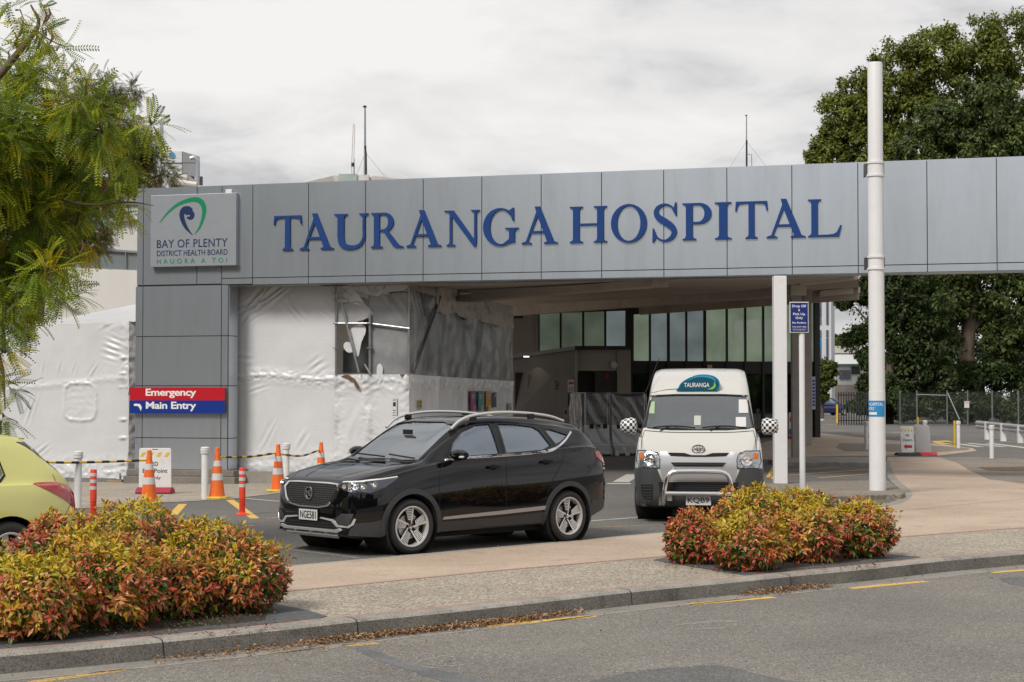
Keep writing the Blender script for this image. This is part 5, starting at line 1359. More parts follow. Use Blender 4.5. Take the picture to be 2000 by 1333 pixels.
def wheel(root, x, y, r, wd, rim_r, style, side=-1, steer=0, name='wheel'):
    """wheel part: tyre mesh with rim as a child; side -1: outer face towards -y"""
    rot = Matrix.Translation((x, y, r)) @ Matrix.Rotation(steer, 4, 'Z') @ Matrix.Rotation(R(90) if side < 0 else R(-90), 4, 'X')
    h = wd/2; rr = rim_r
    prof = [(rr-.012, -h*.8), (rr+.004, -h*.88), (rr+.02, -h*.95), ((rr+r)/2, -h*1.0), (r-.03, -h*.9), (r-.009, -h*.76), (r, -h*.55)]
    for k in range(-3, 4):
        z = k*h*.15; prof += [(r, z-.012), (r-.006, z-.008), (r-.006, z+.008), (r, z+.012)] if abs(k) < 3 else [(r, z)]
    prof += [(r, h*.55), (r-.009, h*.76), (r-.03, h*.9), ((r+rr)/2, h*1.0), (rr+.02, h*.95), (rr+.004, h*.88), (rr-.012, h*.8)]
    m = MB(); m.lathe(prof, 48, rot); ty = m.build(name, m_tyre, root, smooth=True, ang=35)
    m = MB(); m.lathe([(rr-.005, -h*.8), (rr-.02, -h*.3), (rr-.02, h*.6), (rr-.004, h*.86), (rr+.006, h*.9), (rr-.002, h*.95), (rr-.016, h*.9), (rr-.02, h*.6)], 48, rot); m.build('rim_barrel', m_alloy, ty, smooth=True)
    m = MB(); m.lathe([(0, h*.1), (rr-.02, h*.1), (rr-.02, h*.08), (0, h*.08)], 32, rot); m.build('rim_back', m_matt, ty)
    zf = h*.62
    if style == 'mg':
        m = MB(); m.lathe([(0, h*.15), (.15, h*.15), (.15, h*.2), (0, h*.2)], 32, rot); m.build('brake_disc', m_satin, ty)
        dark = MB(); br = MB(); 
        for i in range(5):
            a = 2*math.pi*i/5 + math.pi/2 + .12
            ca, sa = math.cos(a), math.sin(a)
            T = lambda u, v, z: rot @ Vector((u*ca - v*sa, u*sa + v*ca, z))
            R1 = rr-.012
            dark.prism([T(.03, -.028, zf-.02), T(R1, -.062, zf), T(R1, .062, zf), T(.03, .028, zf-.02)], (rot.to_3x3() @ Vector((0, 0, -.03))))
            # bright leading edge and slashes
            up_ = rot.to_3x3() @ Vector((0, 0, .004)); base = .004
            br.prism([T(.03, -.030, zf-.016), T(R1, -.066, zf+base), T(R1, -.045, zf+base), T(.03, -.012, zf-.016)], up_)
            for k in range(7):
                u0 = .07 + k*(R1-.085)/7; w0 = .0105
                v1 = .028 + (.06-.028)*(u0-.03)/(R1-.03)
                v0 = -.012 - .03*(u0-.03)/(R1-.03)
                br.prism([T(u0, v0, zf+.002), T(u0+w0, v0, zf+.003), T(u0+w0+.014, v1, zf+.003), T(u0+.014, v1, zf+.002)], up_)
        dark.build('spokes', m_blk, ty); br.build('spoke_faces', M('machined_alloy', (.72,.72,.72), .4, metal=.15) if 'machined_alloy' not in bpy.data.materials else bpy.data.materials['machined_alloy'], ty)
        m = MB(); m.lathe([(0, zf-.0), (.028, zf-.002), (.034, zf-.02), (.034, zf-.05)], 20, rot); m.build('hub_cap', m_chrome, ty, smooth=True)
    elif style == 'alloy':
        br = MB()
        for i in range(7):
            a = 2*math.pi*i/7; ca, sa = math.cos(a), math.sin(a); T = lambda u, v, z: rot @ Vector((u*ca - v*sa, u*sa + v*ca, z))
            br.prism([T(.02, -.025, zf-.01), T(rr-.01, -.035, zf), T(rr-.01, .035, zf), T(.02, .025, zf-.01)], (rot.to_3x3() @ Vector((0, 0, -.03))))
        br.build('spokes', m_satin, ty); m = MB(); m.lathe([(0, zf+.004), (.04, zf), (.05, zf-.03)], 20, rot); m.build('hub_cap', m_satin, ty, smooth=True)
    else:
        m = MB(); m.lathe([(0, zf-.03), (.06, zf-.03), (.07, zf-.06), (rr-.05, zf-.05), (rr-.02, zf)], 32, rot); m.build('wheel_disc', m_satin, ty, smooth=True)
    return ty
def shifted(m, dx): return m.xf(Matrix.Translation((dx, 0, 0)))
def prismY(pts, y0, y1):
    m = MB(); m.prism([(x, y0, z) for x, z in pts], (0, y1-y0, 0)); return m
def prismX(pts, x0, x1):
    m = MB(); m.prism([(x0, y, z) for y, z in pts], (x1-x0, 0, 0)); return m
def arch(x, z, r, y0, y1, zlow=-.2):
    pts = [(x+r*math.cos(R(a)), z+r*math.sin(R(a))) for a in range(0, 181, 10)] + [(x-r, zlow), (x+r, zlow)]
    return prismY(pts, y0, y1)
def liner(root, x, z, r, y0, y1, dx):
    m = MB(); m.lathe([(r, 0), (r, abs(y1-y0)), (0, abs(y1-y0))], 24, Matrix.Translation((x, y0, z)) @ Matrix.Rotation(R(-90) if y1 > y0 else R(90), 4, 'X'), 0, 2*math.pi)
    shifted(m, dx).build('wheel_liner', m_matt, root, smooth=True)
def ringarc(x, z, r0, r1, a0, a1, n=26):
    o = [(x+r1*math.cos(R(a0+(a1-a0)*i/n)), z+r1*math.sin(R(a0+(a1-a0)*i/n))) for i in range(n+1)]
    return o + [(x+r0*math.cos(R(a1+(a0-a1)*i/n)), z+r0*math.sin(R(a1+(a0-a1)*i/n))) for i in range(n+1)]
def seatmb(x, y, z, wd=.46, hb=.62, head=True):
    m = MB(); m.box((x-.25, y-wd/2, z), (x+.25, y+wd/2, z+.16))
    m.xf(Matrix.Identity(4)); b = MB(); b.box((0, -wd/2, 0), (.13, wd/2, hb)); 
    if head: b.box((.01, -.13, hb+.03), (.11, .13, hb+.2))
    b.xf(Matrix.Translation((x+.2, y, z+.1)) @ Matrix.Rotation(R(14), 4, 'Y')); m.join(b); return m

# ---------------------------------------------------------------- black SUV
ML = 4.31
fw = pchip([(0,.50),(.03,.63),(.09,.74),(.2,.81),(.4,.865),(.7,.893),(1.2,.902),(2.2,.905),(3.3,.903),(3.75,.885),(4.02,.85),(4.18,.79),(4.27,.70),(4.31,.58)])
fwl = pchip([(0,.46),(.03,.60),(.09,.71),(.2,.79),(.4,.85),(.7,.875),(2.2,.87),(3.7,.87),(4.05,.82),(4.2,.76),(4.31,.6)])
fz0 = pchip([(0,.40),(.04,.27),(.15,.215),(.5,.20),(2.2,.235),(3.7,.25),(4.05,.32),(4.22,.38),(4.31,.50)])
fzt = pchip([(0,.65),(.02,.74),(.05,.82),(.1,.87),(.2,.91),(.45,.975),(.75,1.035),(1.0,1.065),(1.08,1.085),(1.3,1.235),(1.6,1.43),(1.85,1.545),(2.1,1.592),(2.45,1.605),(2.9,1.595),(3.4,1.56),(3.72,1.515),(3.88,1.48),(3.96,1.40),(4.08,1.26),(4.18,1.14),(4.24,1.04),(4.285,.93),(4.31,.80)])
fzb = pchip([(0,.58),(.03,.70),(.1,.80),(.3,.875),(.7,.955),(1.0,1.01),(1.5,1.075),(2.2,1.11),(3.0,1.15),(3.5,1.19),(3.8,1.20),(4.0,1.17),(4.15,1.08),(4.25,.95),(4.31,.74)])
fwr = pchip([(0,.38),(.05,.58),(.15,.68),(.5,.74),(.95,.76),(1.15,.71),(1.5,.655),(1.85,.625),(2.4,.62),(3.2,.60),(3.7,.565),(3.9,.60),(4.05,.64),(4.2,.62),(4.31,.45)])
mgsec = lambda x: section(fw(x), fz0(x), fzb(x), fwr(x), fzt(x), fwl(x))
st_ = [0,.012,.03,.055,.09,.13,.18,.24]+list(np.arange(.32,3.9,.07))+[3.9,3.95,4.0,4.05,4.1,4.15,4.2,4.235,4.265,4.29,4.31]
mgb = loft(st_, mgsec)
FX, RX, WR = .84, 3.425, .325
def cabin(x0, x1, fsec, dz=.05, dw=.055, zf=.42):
    xs_ = np.linspace(x0, x1, 22); 
    def f(x):
        h = section(fsec[0](x)-dw, zf, fsec[2](x)-.02, max(.1, fsec[3](x)-dw), max(fsec[2](x)+.01, fsec[4](x)-dz), fsec[1](x)-dw)
        return h
    return loft(xs_, f)
cab = cabin(1.22, 3.95, (fw, fwl, fzb, fwr, fzt))
win_f = [(1.50,1.12),(2.30,1.145),(2.27,1.505),(2.05,1.495),(1.80,1.415),(1.62,1.29)]
win_r = [(2.42,1.15),(3.05,1.175),(3.2,1.225),(3.09,1.41),(3.0,1.46),(2.7,1.495),(2.41,1.505)]
win_q = [(3.30,1.24),(3.42,1.275),(3.58,1.35),(3.30,1.425),(3.19,1.425)]
ws = [(-.66,1.10),(-.30,1.085),(.30,1.085),(.66,1.10),(.575,1.50),(.3,1.535),(-.3,1.535),(-.575,1.50)]
rw = [(-.55,1.18),(.55,1.18),(.50,1.44),(-.50,1.44)]
cuts = [cab] + [prismY(p, -2, 2) for p in (win_f, win_r, win_q)] + [prismX(ws, .7, 2.25), prismX(rw, 3.6, 5)] + \
       [arch(cx, WR, .385, y0, y1) for cx in (FX, RX) for y0, y1 in ((-1.2, -.56), (.56, 1.2))]
m_bpaint = M('black_car_paint', (.003,.0035,.005), .03, spec=.5)
PHI = R(42.8)
h1, h2 = G(801.5, 1081), G(1110, 1055)
wb = (h1+h2)/2; wb.z = 0
rdir = Vector((math.cos(PHI), math.sin(PHI), 0)); ndir = Vector((-math.sin(PHI), math.cos(PHI), 0))
mg = thing('black_suv', 'glossy black compact SUV with silver roof rails parked beside the tan footpath', 'car', wb + ndir*.80 - Vector((.045,.12,0)), PHI)
DXM = -(FX+RX)/2
sk = Skin(mgb)
m_trim = M('door_trim_silver', (.42,.42,.43), .35, metal=.6)
m_hl = M('smoked_lamp', (.10,.11,.13), .06, metal=.6, bump=.5, bs=25)
shifted(cut(mgb, cuts), DXM).build('body', m_bpaint, mg, smooth=True, ang=42)
def addp(root, m, name, mat, dx, smooth=True, parent=None): return shifted(m, dx).build(name, mat, parent or root, smooth=smooth, ang=35)
A_ = lambda m, name, mat, parent=None: addp(mg, m, name, mat, DXM, True, parent)
for sd_ in ('-y', '+y'):
    for p, nm in ((win_f, 'window'), (win_r, 'window'), (win_q, 'window')):
        A_(sk.patch(p, sd_, -.012), nm, m_cglass)
        cx = sum(q[0] for q in p)/len(p); cz = sum(q[1] for q in p)/len(p)
        big = [(cx+(x-cx)*(1+.045/max(.1, math.dist((x, z), (cx, cz)))), cz+(z-cz)*(1+.045/max(.1, math.dist((x, z), (cx, cz))))) for x, z in p]
        A_(sk.patch(big, sd_, .003, holes=[p]), 'window_frame', m_blk)
    A_(sk.path([(1.42,1.088),(1.9,1.108),(2.5,1.124),(3.0,1.145),(3.25,1.185),(3.45,1.265),(3.68,1.39)], sd_, .022, .008, .012), 'window_trim', m_chrome)
    A_(sk.patch([(1.30,.385),(2.3,.405),(3.06,.43),(3.04,.475),(2.3,.45),(1.32,.415)], sd_, .014, .02), 'door_trim', m_trim)
    A_(sk.patch([(1.26,.24),(3.01,.25),(3.0,.40),(2.2,.37),(1.28,.36)], sd_, .008, .014), 'sill_cladding', m_plast)
    for cx in (FX, RX): A_(sk.patch(ringarc(cx, WR, .383, .445, -12, 192), sd_, .016, .05), 'wheel_arch_trim', m_plast)
    A_(sk.patch([(.05,.25),(.42,.22),(.455,.36),(.44,.43),(.30,.40),(.10,.39)], sd_, .008, .012), 'bumper_cladding', m_plast)
    A_(sk.patch([(3.88,.33),(4.24,.42),(4.27,.52),(3.86,.50)], sd_, .008, .012), 'bumper_cladding', m_plast)
    for ln in ([(1.36,1.08),(1.265,.93),(1.25,.6),(1.27,.42)], [(2.35,1.12),(2.335,.8),(2.33,.44)], [(3.40,1.24),(3.34,1.08),(3.22,.90),(3.07,.72),(3.02,.5)], [(3.40,1.24),(3.58,1.14)]):
        A_(sk.path(ln, sd_, .007, .0015), 'door_seam', m_matt)
    A_(sk.patch([(3.72,.80),(3.95,.76),(3.97,.88),(3.77,.93)], sd_, .0015), 'fuel_flap', m_bpaint) if sd_ == '+y' else None
    sg = -1 if sd_ == '-y' else 1
    for hx, hz in ((2.12,.985), (3.02,1.025)):
        h, d = sk.hit(hx, hz, sd_); m = MB(); y = h.y
        m.add([(hx-.10, y+sg*.0, hz-.014),(hx-.085, y+sg*.045, hz-.012),(hx+.085, y+sg*.045, hz-.008),(hx+.10, y, hz-.008),(hx-.10, y, hz+.016),(hx-.085, y+sg*.045, hz+.014),(hx+.085, y+sg*.045, hz+.018),(hx+.10, y, hz+.02)],
              [(0,1,5,4),(1,2,6,5),(2,3,7,6),(0,3,2,1),(4,5,6,7)]); A_(m, 'door_handle', m_bpaint)
        A_(sk.patch(ell(hx, hz-.004, .07, .035, 16), sd_, .001), 'handle_recess', m_matt)
    # mirror
    prof = []
    m = MB(); cx_, cy_, cz_ = 1.48, sg*1.0, 1.15
    for i in range(9):
        t = i/8; yy = cy_ + sg*(-.11+.22*t); rr_ = .088*math.sin(math.pi*min(1, .18+.72*t))**.6
        for k in range(14):
            a = 2*math.pi*k/14; m.v.append((cx_+ .055*math.cos(a)*rr_/.09 + (.02 if math.cos(a) > 0 else -.025*abs(math.cos(a))), yy, cz_+rr_*.78*math.sin(a)))
    for i in range(8):
        for k in range(14): k2 = (k+1) % 14; m.f.append((i*14+k, i*14+k2, (i+1)*14+k2, (i+1)*14+k))
    m.f += [tuple(range(14)), tuple(8*14+k for k in range(14))]; m.mi = [0]*len(m.f)
    mi_ = A_(m, 'door_mirror', m_bpaint)
    m = MB(); m.box((1.43, sg*.84, 1.07), (1.52, sg*.96, 1.12)); shifted(m, DXM).build('mirror_arm', m_blk, mi_, bevel=.01)
    m = MB(); m.box((1.415, sg*.93, 1.12), (1.45, sg*1.12, 1.145)); shifted(m, DXM).build('indicator', M('indicator_clear', (.6,.6,.6), .2) if sg < 0 else bpy.data.materials['indicator_clear'], mi_, bevel=.008)
    m = MB(); m.tube([(x, sg*y, z) for x, y, z in smoothline([(1.66,.625,1.455),(1.80,.635,1.555),(2.0,.64,1.615),(2.4,.645,1.65),(2.9,.63,1.64),(3.35,.605,1.595),(3.62,.59,1.53)], 5)], .018, 8); A_(m, 'roof_rail', m_satin)
    for rx_, rz_ in ((2.02,1.59),(3.0,1.60)):
        m = MB(); m.box((rx_-.05, sg*.63-.012, rz_-.04), (rx_+.05, sg*.63+.012, rz_+.03)); shifted(m, DXM).build('rail_foot', m_blk, mg)
    # headlamp on the side, wrapping round
    A_(sk.patch([(.10,.76),(.26,.735),(.46,.80),(.66,.905),(.62,.92),(.36,.89),(.12,.86)], sd_, .004, k=0), 'headlight', m_hl)
    # tail lamp
    A_(sk.patch([(3.97,1.06),(4.10,1.0),(4.20,.93),(4.26,.93),(4.25,1.0),(4.19,1.09),(4.08,1.14),(3.95,1.13)], sd_, .010, .014), 'tail_light', m_red)
A_(sk.patch(ws, '-x', -.010, grid=.08), 'windscreen', m_skyws)
cb_ = [(y*1.06, 1.31+(z-1.31)*1.09) for y, z in ws]
A_(sk.patch(cb_, '-x', .003, holes=[ws], grid=.08), 'windscreen_frame', m_blk)
A_(sk.patch(rw, '+x', -.012, grid=.08), 'rear_window', m_cglass)
# front: grille octagon, chrome frame
gr_ = [(-.50,.835),(-.30,.842),(.30,.842),(.50,.835),(.545,.78),(.47,.64),(.38,.575),(.20,.548),(-.20,.548),(-.38,.575),(-.47,.64),(-.545,.80)]
gin = [(y*.93, .71+(z-.71)*.88) for y, z in gr_]
A_(sk.patch(gr_, '-x', .014, .02, holes=[gin], grid=.04), 'grille_frame', m_chrome)
A_(sk.patch([(y*1.0, z) for y, z in gin], '-x', .004), 'grille', m_matt)
dots = MB()
for j in range(11):
    for i in range(-15, 16):
        y = i*.034 + (.017 if j % 2 else 0); z = .585 + j*.025
        if inpoly(y, z, [(a*.96, .71+(b-.71)*.95) for a, b in gin]) and math.hypot(y, z-.705) > .085:
            h, d = sk.hit(y, z, '-x')
            if h: s_ = .0032; x = h.x-.009; dots.add([(x, y-s_, z), (x, y, z-s_*1.3), (x, y+s_, z), (x, y, z+s_*1.3), (x-.004, y, z)], [(0,1,4),(1,2,4),(2,3,4),(3,0,4)])
shifted(dots, DXM).build('grille_studs', M('stud_grey', (.3,.3,.31), .35, metal=.6), mg)
h, d = sk.hit(0, .72, '-x')
def fronty(polys, neg, name, mat, x, dep=.01, sc=1.0, cz=.715, parent=None, root=mg, dx=DXM, mir=-1):
    """drawing in (right, up) seen from the front; the viewer's right is +y*-1 -> mir"""
    m = shape2d([[(u*sc, v*sc) for u, v in p] for p in polys], [[(u*sc, v*sc) for u, v in p] for p in neg], dep)
    # (u,v,w) -> x = -w, y = -u , z = v   (facing -x)
    T = Matrix(((0, 0, -1, x+dx), (-1, 0, 0, 0), (0, 1, 0, cz), (0, 0, 0, 1))); return m.xf(T).build(name, mat, parent or root)
oct_ = [(math.cos(R(22.5+45*i)), math.sin(R(22.5+45*i))) for i in range(8)]
bx_ = h.x-.018
badge = fronty([[(a*.08, b*.08) for a, b in oct_]], [[(a*.067, b*.067) for a, b in oct_]], 'badge', m_chrome, bx_, .012)
fronty([[(a*.067, b*.067) for a, b in oct_]], [], 'badge_field', m_blk, bx_+.001, .006, parent=badge)
fronty([ribbon([(-.048,-.03),(-.048,.03),(-.024,.0),(-.003,.03),(-.003,-.03)], [.012]*5), ribbon([(.052,.018),(.045,.03),(.018,.03),(.013,.02),(.013,-.02),(.018,-.03),(.05,-.03),(.052,-.002),(.034,-.002)], [.011]*9)], [], 'badge_letters', m_chrome, bx_-.004, .006, parent=badge)
# plate
def plate(root, txt, x, z, dx, skinx, wd=.36, hg=.125):
    m = MB(); m.box((x-.012, -wd/2-.008, z-hg/2-.008), (x, wd/2+.008, z+hg/2+.008)); p = shifted(m, dx).build('number_plate', m_ink, root)
    m = MB(); m.box((x-.016, -wd/2, z-hg/2), (x-.012, wd/2, z+hg/2)); shifted(m, dx).build('plate_face', m_plate, p)
    t = text_mb(txt, wd*.86, hg*.72, .002, .012, 1.0, -wd*.43, -hg*.36)
    T = Matrix(((0, 0, -1, x-.0165+dx), (-1, 0, 0, 0), (0, 1, 0, z), (0, 0, 0, 1))); t.xf(T).build('lettering', m_ink, p)
h, d = sk.hit(0, .45, '-x')
plate(mg, "NGE581", h.x-.005, .462, DXM, 0)
A_(sk.patch([(-.60,.40),(.60,.40),(.64,.30),(.5,.275),(-.5,.275),(-.64,.30)], '-x', .004), 'lower_grille', m_matt)
for k in range(3): A_(sk.patch([(-.56,.31+k*.03),(.56,.31+k*.03),(.56,.318+k*.03),(-.56,.318+k*.03)], '-x', .010), 'grille_bar', m_plast)
for sg in (-1, 1):
    f = lambda P: [(sg*y, z) for y, z in P]
    A_(sk.patch(f([(.22,.430),(.44,.408),(.52,.343),(.68,.340),(.735,.375),(.755,.44),(.74,.445),(.71,.382),(.66,.358),(.55,.366),(.47,.428),(.24,.444)]), '-x', .014, .02, grid=.03), 'bumper_blade', m_satin)
    A_(sk.patch(f([(.56,.375),(.69,.37),(.74,.50),(.60,.50),(.50,.44)]), '-x', .006), 'fog_recess', m_plast)
    A_(sk.patch(f([(.53,.80),(.60,.765),(.72,.745),(.79,.75),(.80,.855),(.72,.862),(.57,.852)]), '-x', .004), 'headlight', m_hl)
    for yy, zz_, r_, mt in ((.67,.80,.045,m_chrome),(.60,.81,.022,m_satin)):
        h, d = sk.hit(sg*yy, zz_, '-x')
        if h:
            nrm = Vector((-.75, sg*.66, 0)).to_track_quat('Z', 'Y').to_matrix().to_4x4()
            m = MB(); m.lathe([(0,.004),(r_*.35,.012),(r_*.55,.004),(r_*.6,.012),(r_,.014),(r_*1.05,.0)], 18, Matrix.Translation(h) @ nrm); A_(m, 'lamp_reflector', mt)
    A_(sk.path(f([(.54,.856),(.62,.862),(.76,.866)]), '-x', .012, .008), 'running_light', M('drl', (.7,.7,.7), .2) if sg < 0 else bpy.data.materials['drl'])
for sd_ in ('-y', '+y'): A_(sk.path([(.12,.862),(.35,.885),(.64,.915)], sd_, .014, .008), 'running_light', bpy.data.materials['drl'])
for sg, sd_ in ((-1, '-y'), (1, '+y')):
    for x_, z_, r_ in ((.19,.805,.045), (.32,.825,.042)):
        h, d = sk.hit(x_, z_, sd_); nrm = Vector((-.3, sg*.95, .1)).to_track_quat('Z', 'Y').to_matrix().to_4x4()
        m = MB(); m.lathe([(0,.004),(r_*.35,.012),(r_*.55,.004),(r_*.6,.012),(r_,.012),(r_*1.05,.0)], 18, Matrix.Translation(h) @ nrm); A_(m, 'lamp_reflector', m_chrome if r_ > .038 else m_satin)
A_(sk.patch([(-.52,.285),(.52,.285),(.60,.315),(.57,.33),(.45,.31),(-.45,.31),(-.57,.33),(-.60,.315)], '-x', .03, .03), 'skid_plate', m_satin)
A_(sk.patch([(-.45,.225),(.45,.225),(.5,.262),(-.5,.262)], '-x', .03, .03), 'skid_plate', m_satin)
for y in (-.3, 0, .3): A_(sk.patch([(y-.012,.255),(y+.012,.255),(y+.012,.29),(y-.012,.29)], '-x', .032, .03), 'skid_rib', m_satin)
# bonnet seam and wipers
for sg in (-1, 1):
    A_(sk.path([(.13, sg*.52), (.4, sg*.66), (.8, sg*.745), (1.02, sg*.77)], '+z', .008, .0012), 'bonnet_seam', m_matt)
    A_(sk.path([(.16, sg*.30), (.5, sg*.44), (1.0, sg*.60)], '+z', .02, .004), 'bonnet_crease', m_bpaint)
A_(sk.patch([(1.0,-.70),(1.07,-.72),(1.095,-.3),(1.10,0),(1.095,.3),(1.07,.72),(1.0,.70),(1.03,0)], '+z', .003), 'cowl', m_matt)
for y0, y1 in ((-.62, -.08), (-.05, .55)):
    pts = [sk.hit(1.10+.05*t, y0+(y1-y0)*t, '+z')[0] + Vector((-.01, 0, .02)) for t in np.linspace(0, 1, 5)]
    m = MB(); m.tube(pts, .010, 6); A_(m, 'wiper', m_matt)
for cx, y, sd_ in ((FX, -.80, -1), (RX, -.80, -1), (FX, .80, 1), (RX, .80, 1)):
    wheel(mg, cx+DXM, y, WR, .215, .236, 'mg', sd_, R(-4) if cx == FX else 0)
    liner(mg, cx, WR, .38, y-.0+(-.10 if sd_ < 0 else .10), y*.5, DXM)
m = MB(); m.box((.45, -.7, .16), (3.9, .7, .24)); shifted(m, DXM).build('underside', m_matt, mg)
for x_, y_ in ((2.15,-.38),(2.15,.38)): shifted(seatmb(x_, y_, .45), DXM).build('seat', m_seat, mg, bevel=.04)
shifted(seatmb(3.0, 0, .45, 1.25, .55), DXM).build('rear_seat', m_seat, mg, bevel=.04)
m = MB(); m.box((1.2, -.68, .75), (1.62, .68, 1.02)); shifted(m, DXM).build('dashboard', m_int, mg, bevel=.05)
m = MB(); m.box((1.5, -.07, 1.38), (1.52, .1, 1.44)); shifted(m, DXM).build('rear_view_mirror', m_matt, mg)

# ---------------------------------------------------------------- white van
VL = 5.38
vw = pchip([(0,.70),(.03,.83),(.08,.885),(.2,.925),(.6,.94),(5.0,.94),(5.3,.90),(5.38,.84)])
vwl = pchip([(0,.70),(.05,.84),(.2,.91),(.6,.93),(5.0,.93),(5.38,.84)])
vz0 = pchip([(0,.36),(.04,.26),(.2,.23),(5.1,.26),(5.38,.40)])
vzt = pchip([(0,.84),(.03,1.00),(.08,1.08),(.2,1.20),(.36,1.335),(.40,1.37),(.60,1.62),(.80,1.855),(.84,1.895),(.90,1.93),(1.10,2.05),(1.35,2.16),(1.65,2.235),(2.1,2.275),(3.5,2.285),(5.0,2.27),(5.3,2.22),(5.38,1.9)])
vzb = pchip([(0,.76),(.03,.90),(.08,.98),(.2,1.08),(.36,1.19),(.45,1.22),(.8,1.25),(1.5,1.27),(5.2,1.27),(5.38,1.1)])
vwr = pchip([(0,.55),(.05,.72),(.2,.80),(.36,.83),(.5,.80),(.84,.74),(1.1,.73),(1.6,.71),(2.4,.70),(5.2,.70),(5.38,.66)])
vsec = lambda x: section(vw(x), vz0(x), vzb(x), vwr(x), vzt(x), vwl(x))
vb = loft([0,.012,.03,.055,.08,.12,.18,.25,.32,.38]+list(np.arange(.44,1.8,.06))+list(np.arange(1.85,5.1,.15))+[5.1,5.2,5.3,5.35,5.38], vsec)
vcab = cabin(.62, 5.1, (vw, vwl, vzb, vwr, vzt), .07, .06, .6)
vws = [(-.79,1.385),(-.4,1.355),(.4,1.355),(.79,1.385),(.70,1.845),(.35,1.86),(-.35,1.86),(-.70,1.845)]
vsd1 = [(.80,1.32),(1.62,1.32),(1.60,1.86),(1.12,1.84),(.98,1.74)]; vsd2 = [(1.80,1.32),(3.0,1.32),(3.0,1.86),(1.80,1.86)]; vsd3 = [(3.15,1.32),(4.9,1.32),(4.85,1.86),(3.15,1.86)]
vcuts = [vcab, prismX(vws, .2, 1.2), prismX([(-.6,1.4),(.6,1.4),(.55,1.9),(-.55,1.9)], 4.9, 5.6)] + [prismY(p, -2, 2) for p in (vsd1, vsd2, vsd3)] + [arch(cx, .34, .41, y0, y1) for cx in (1.0, 3.57) for y0, y1 in ((-1.3,-.58),(.58,1.3))]
m_vp = M('white_van_paint', (.50,.49,.46), .25, coat=.5, var=.025, vs=1.5)
VX = AT(1363, 1000, 27.2).x
vroot = G(1365, 1012); s_v = FPX/vroot.y
VPHI = R(90-7)
van = thing('white_van', 'white high roof van with chequered mirror covers and chrome nudge bar', 'van', (0, 0, 0), VPHI)
VD = -.0
vdir = Vector((math.cos(VPHI), math.sin(VPHI), 0))
fc = Vector((AT(1364, 900, 25.35).x, 25.35, 0)); van.location = fc; van.rotation_euler = (R(.8), 0, VPHI)
van.rotation_euler = (R(0), 0, VPHI)
sv = Skin(vb); V_ = lambda m, name, mat, parent=None: addp(van, m, name, mat, 0, True, parent)
cut(vb, vcuts).build('body', m_vp, van, smooth=True, ang=42)
V_(sv.patch(vws, '-x', -.012, grid=.08), 'windscreen', m_wsglass)
V_(sv.patch([(y*1.035, 1.61+(z-1.61)*1.06) for y, z in vws], '-x', .003, holes=[vws], grid=.08), 'windscreen_seal', m_matt)
for sd_ in ('-y', '+y'):
    for p in (vsd1, vsd2, vsd3): V_(sv.patch(p, sd_, -.012, grid=.12), 'window', m_cglass)
    for ln in ([(.66,1.25),(.64,.9),(.60,.75)], [(1.70,1.9),(1.70,.35)], [(3.08,1.9),(3.08,.35)]): V_(sv.path(ln, sd_, .009, .0015), 'door_seam', m_matt)
    V_(sv.patch([(.02,.80),(.02,1.03),(.10,1.06),(.26,1.05),(.28,.80)], sd_, .008, .01), 'headlight', m_lens if 0 else M('headlamp_side', (.45,.47,.5), .1, metal=.5) if sd_ == '-y' else bpy.data.materials['headlamp_side'])
    V_(sv.patch([(.0,.25),(.55,.24),(.60,.5),(.55,.77),(.0,.77)], sd_, .010, .012), 'bumper_corner', m_plast)
# bonnet seam, emblem panel
V_(sv.path([(-.80,1.335),(-.4,1.312),(.4,1.312),(.80,1.335)], '-x', .010, .002), 'bonnet_seam', m_matt)
for sg in (-1, 1):
    f = lambda P: [(sg*y, z) for y, z in P]
    V_(sv.path(f([(.80,1.33),(.83,1.2),(.84,1.06)]), '-x', .008, .002), 'bonnet_seam', m_matt)
    hl = f([(.56,.80),(.86,.80),(.90,.90),(.88,1.045),(.68,1.045),(.58,1.0),(.555,.92)])
    V_(sv.patch(hl, '-x', .010, .02), 'headlight', M('headlamp_glass', (.42,.44,.47), .08, metal=.85, bump=.6, bs=18) if sg < 0 else bpy.data.materials['headlamp_glass'])
    V_(sv.path(hl+[hl[0]], '-x', .010, .013, k=0), 'lamp_surround', m_matt)
    h, d = sv.hit(sg*.69, .92, '-x'); m = MB(); m.lathe([(0,.0),(.03,.02),(.05,.012),(.085,.028),(.095,.0)], 20, Matrix.Translation(h+Vector((-.01,0,0))) @ Vector((-1, sg*.35, 0)).to_track_quat('Z', 'Y').to_matrix().to_4x4()); V_(m, 'lamp_reflector', m_chrome)
    V_(sv.patch(f([(.79,.93),(.855,.93),(.86,1.01),(.80,1.01)]), '-x', .018, .006), 'indicator', m_amb)
    V_(sv.patch(f([(.60,.24),(.84,.26),(.93,.5),(.93,.79),(.60,.79),(.53,.62),(.56,.4)]), '-x', .014, .03), 'bumper_corner', m_plast)
    V_(sv.patch(f([(.66,.33),(.80,.36),(.83,.46),(.83,.56),(.66,.56)]), '-x', .018), 'fog_vent', m_matt)
    for k in range(5): V_(sv.patch(f([(.67,.36+k*.04),(.81,.36+k*.04),(.81,.37+k*.04),(.67,.37+k*.04)]), '-x', .024, .006), 'vent_slat', m_plast)
m_gsil = M('silver_grille', (.45,.46,.48), .35, metal=.6)
V_(sv.patch([(-.55,1.04),(-.47,1.035),(-.3,.995),(.3,.995),(.47,1.035),(.55,1.04),(.57,.90),(.53,.62),(-.53,.62),(-.57,.90)], '-x', .008, .02), 'grille_panel', m_gsil)
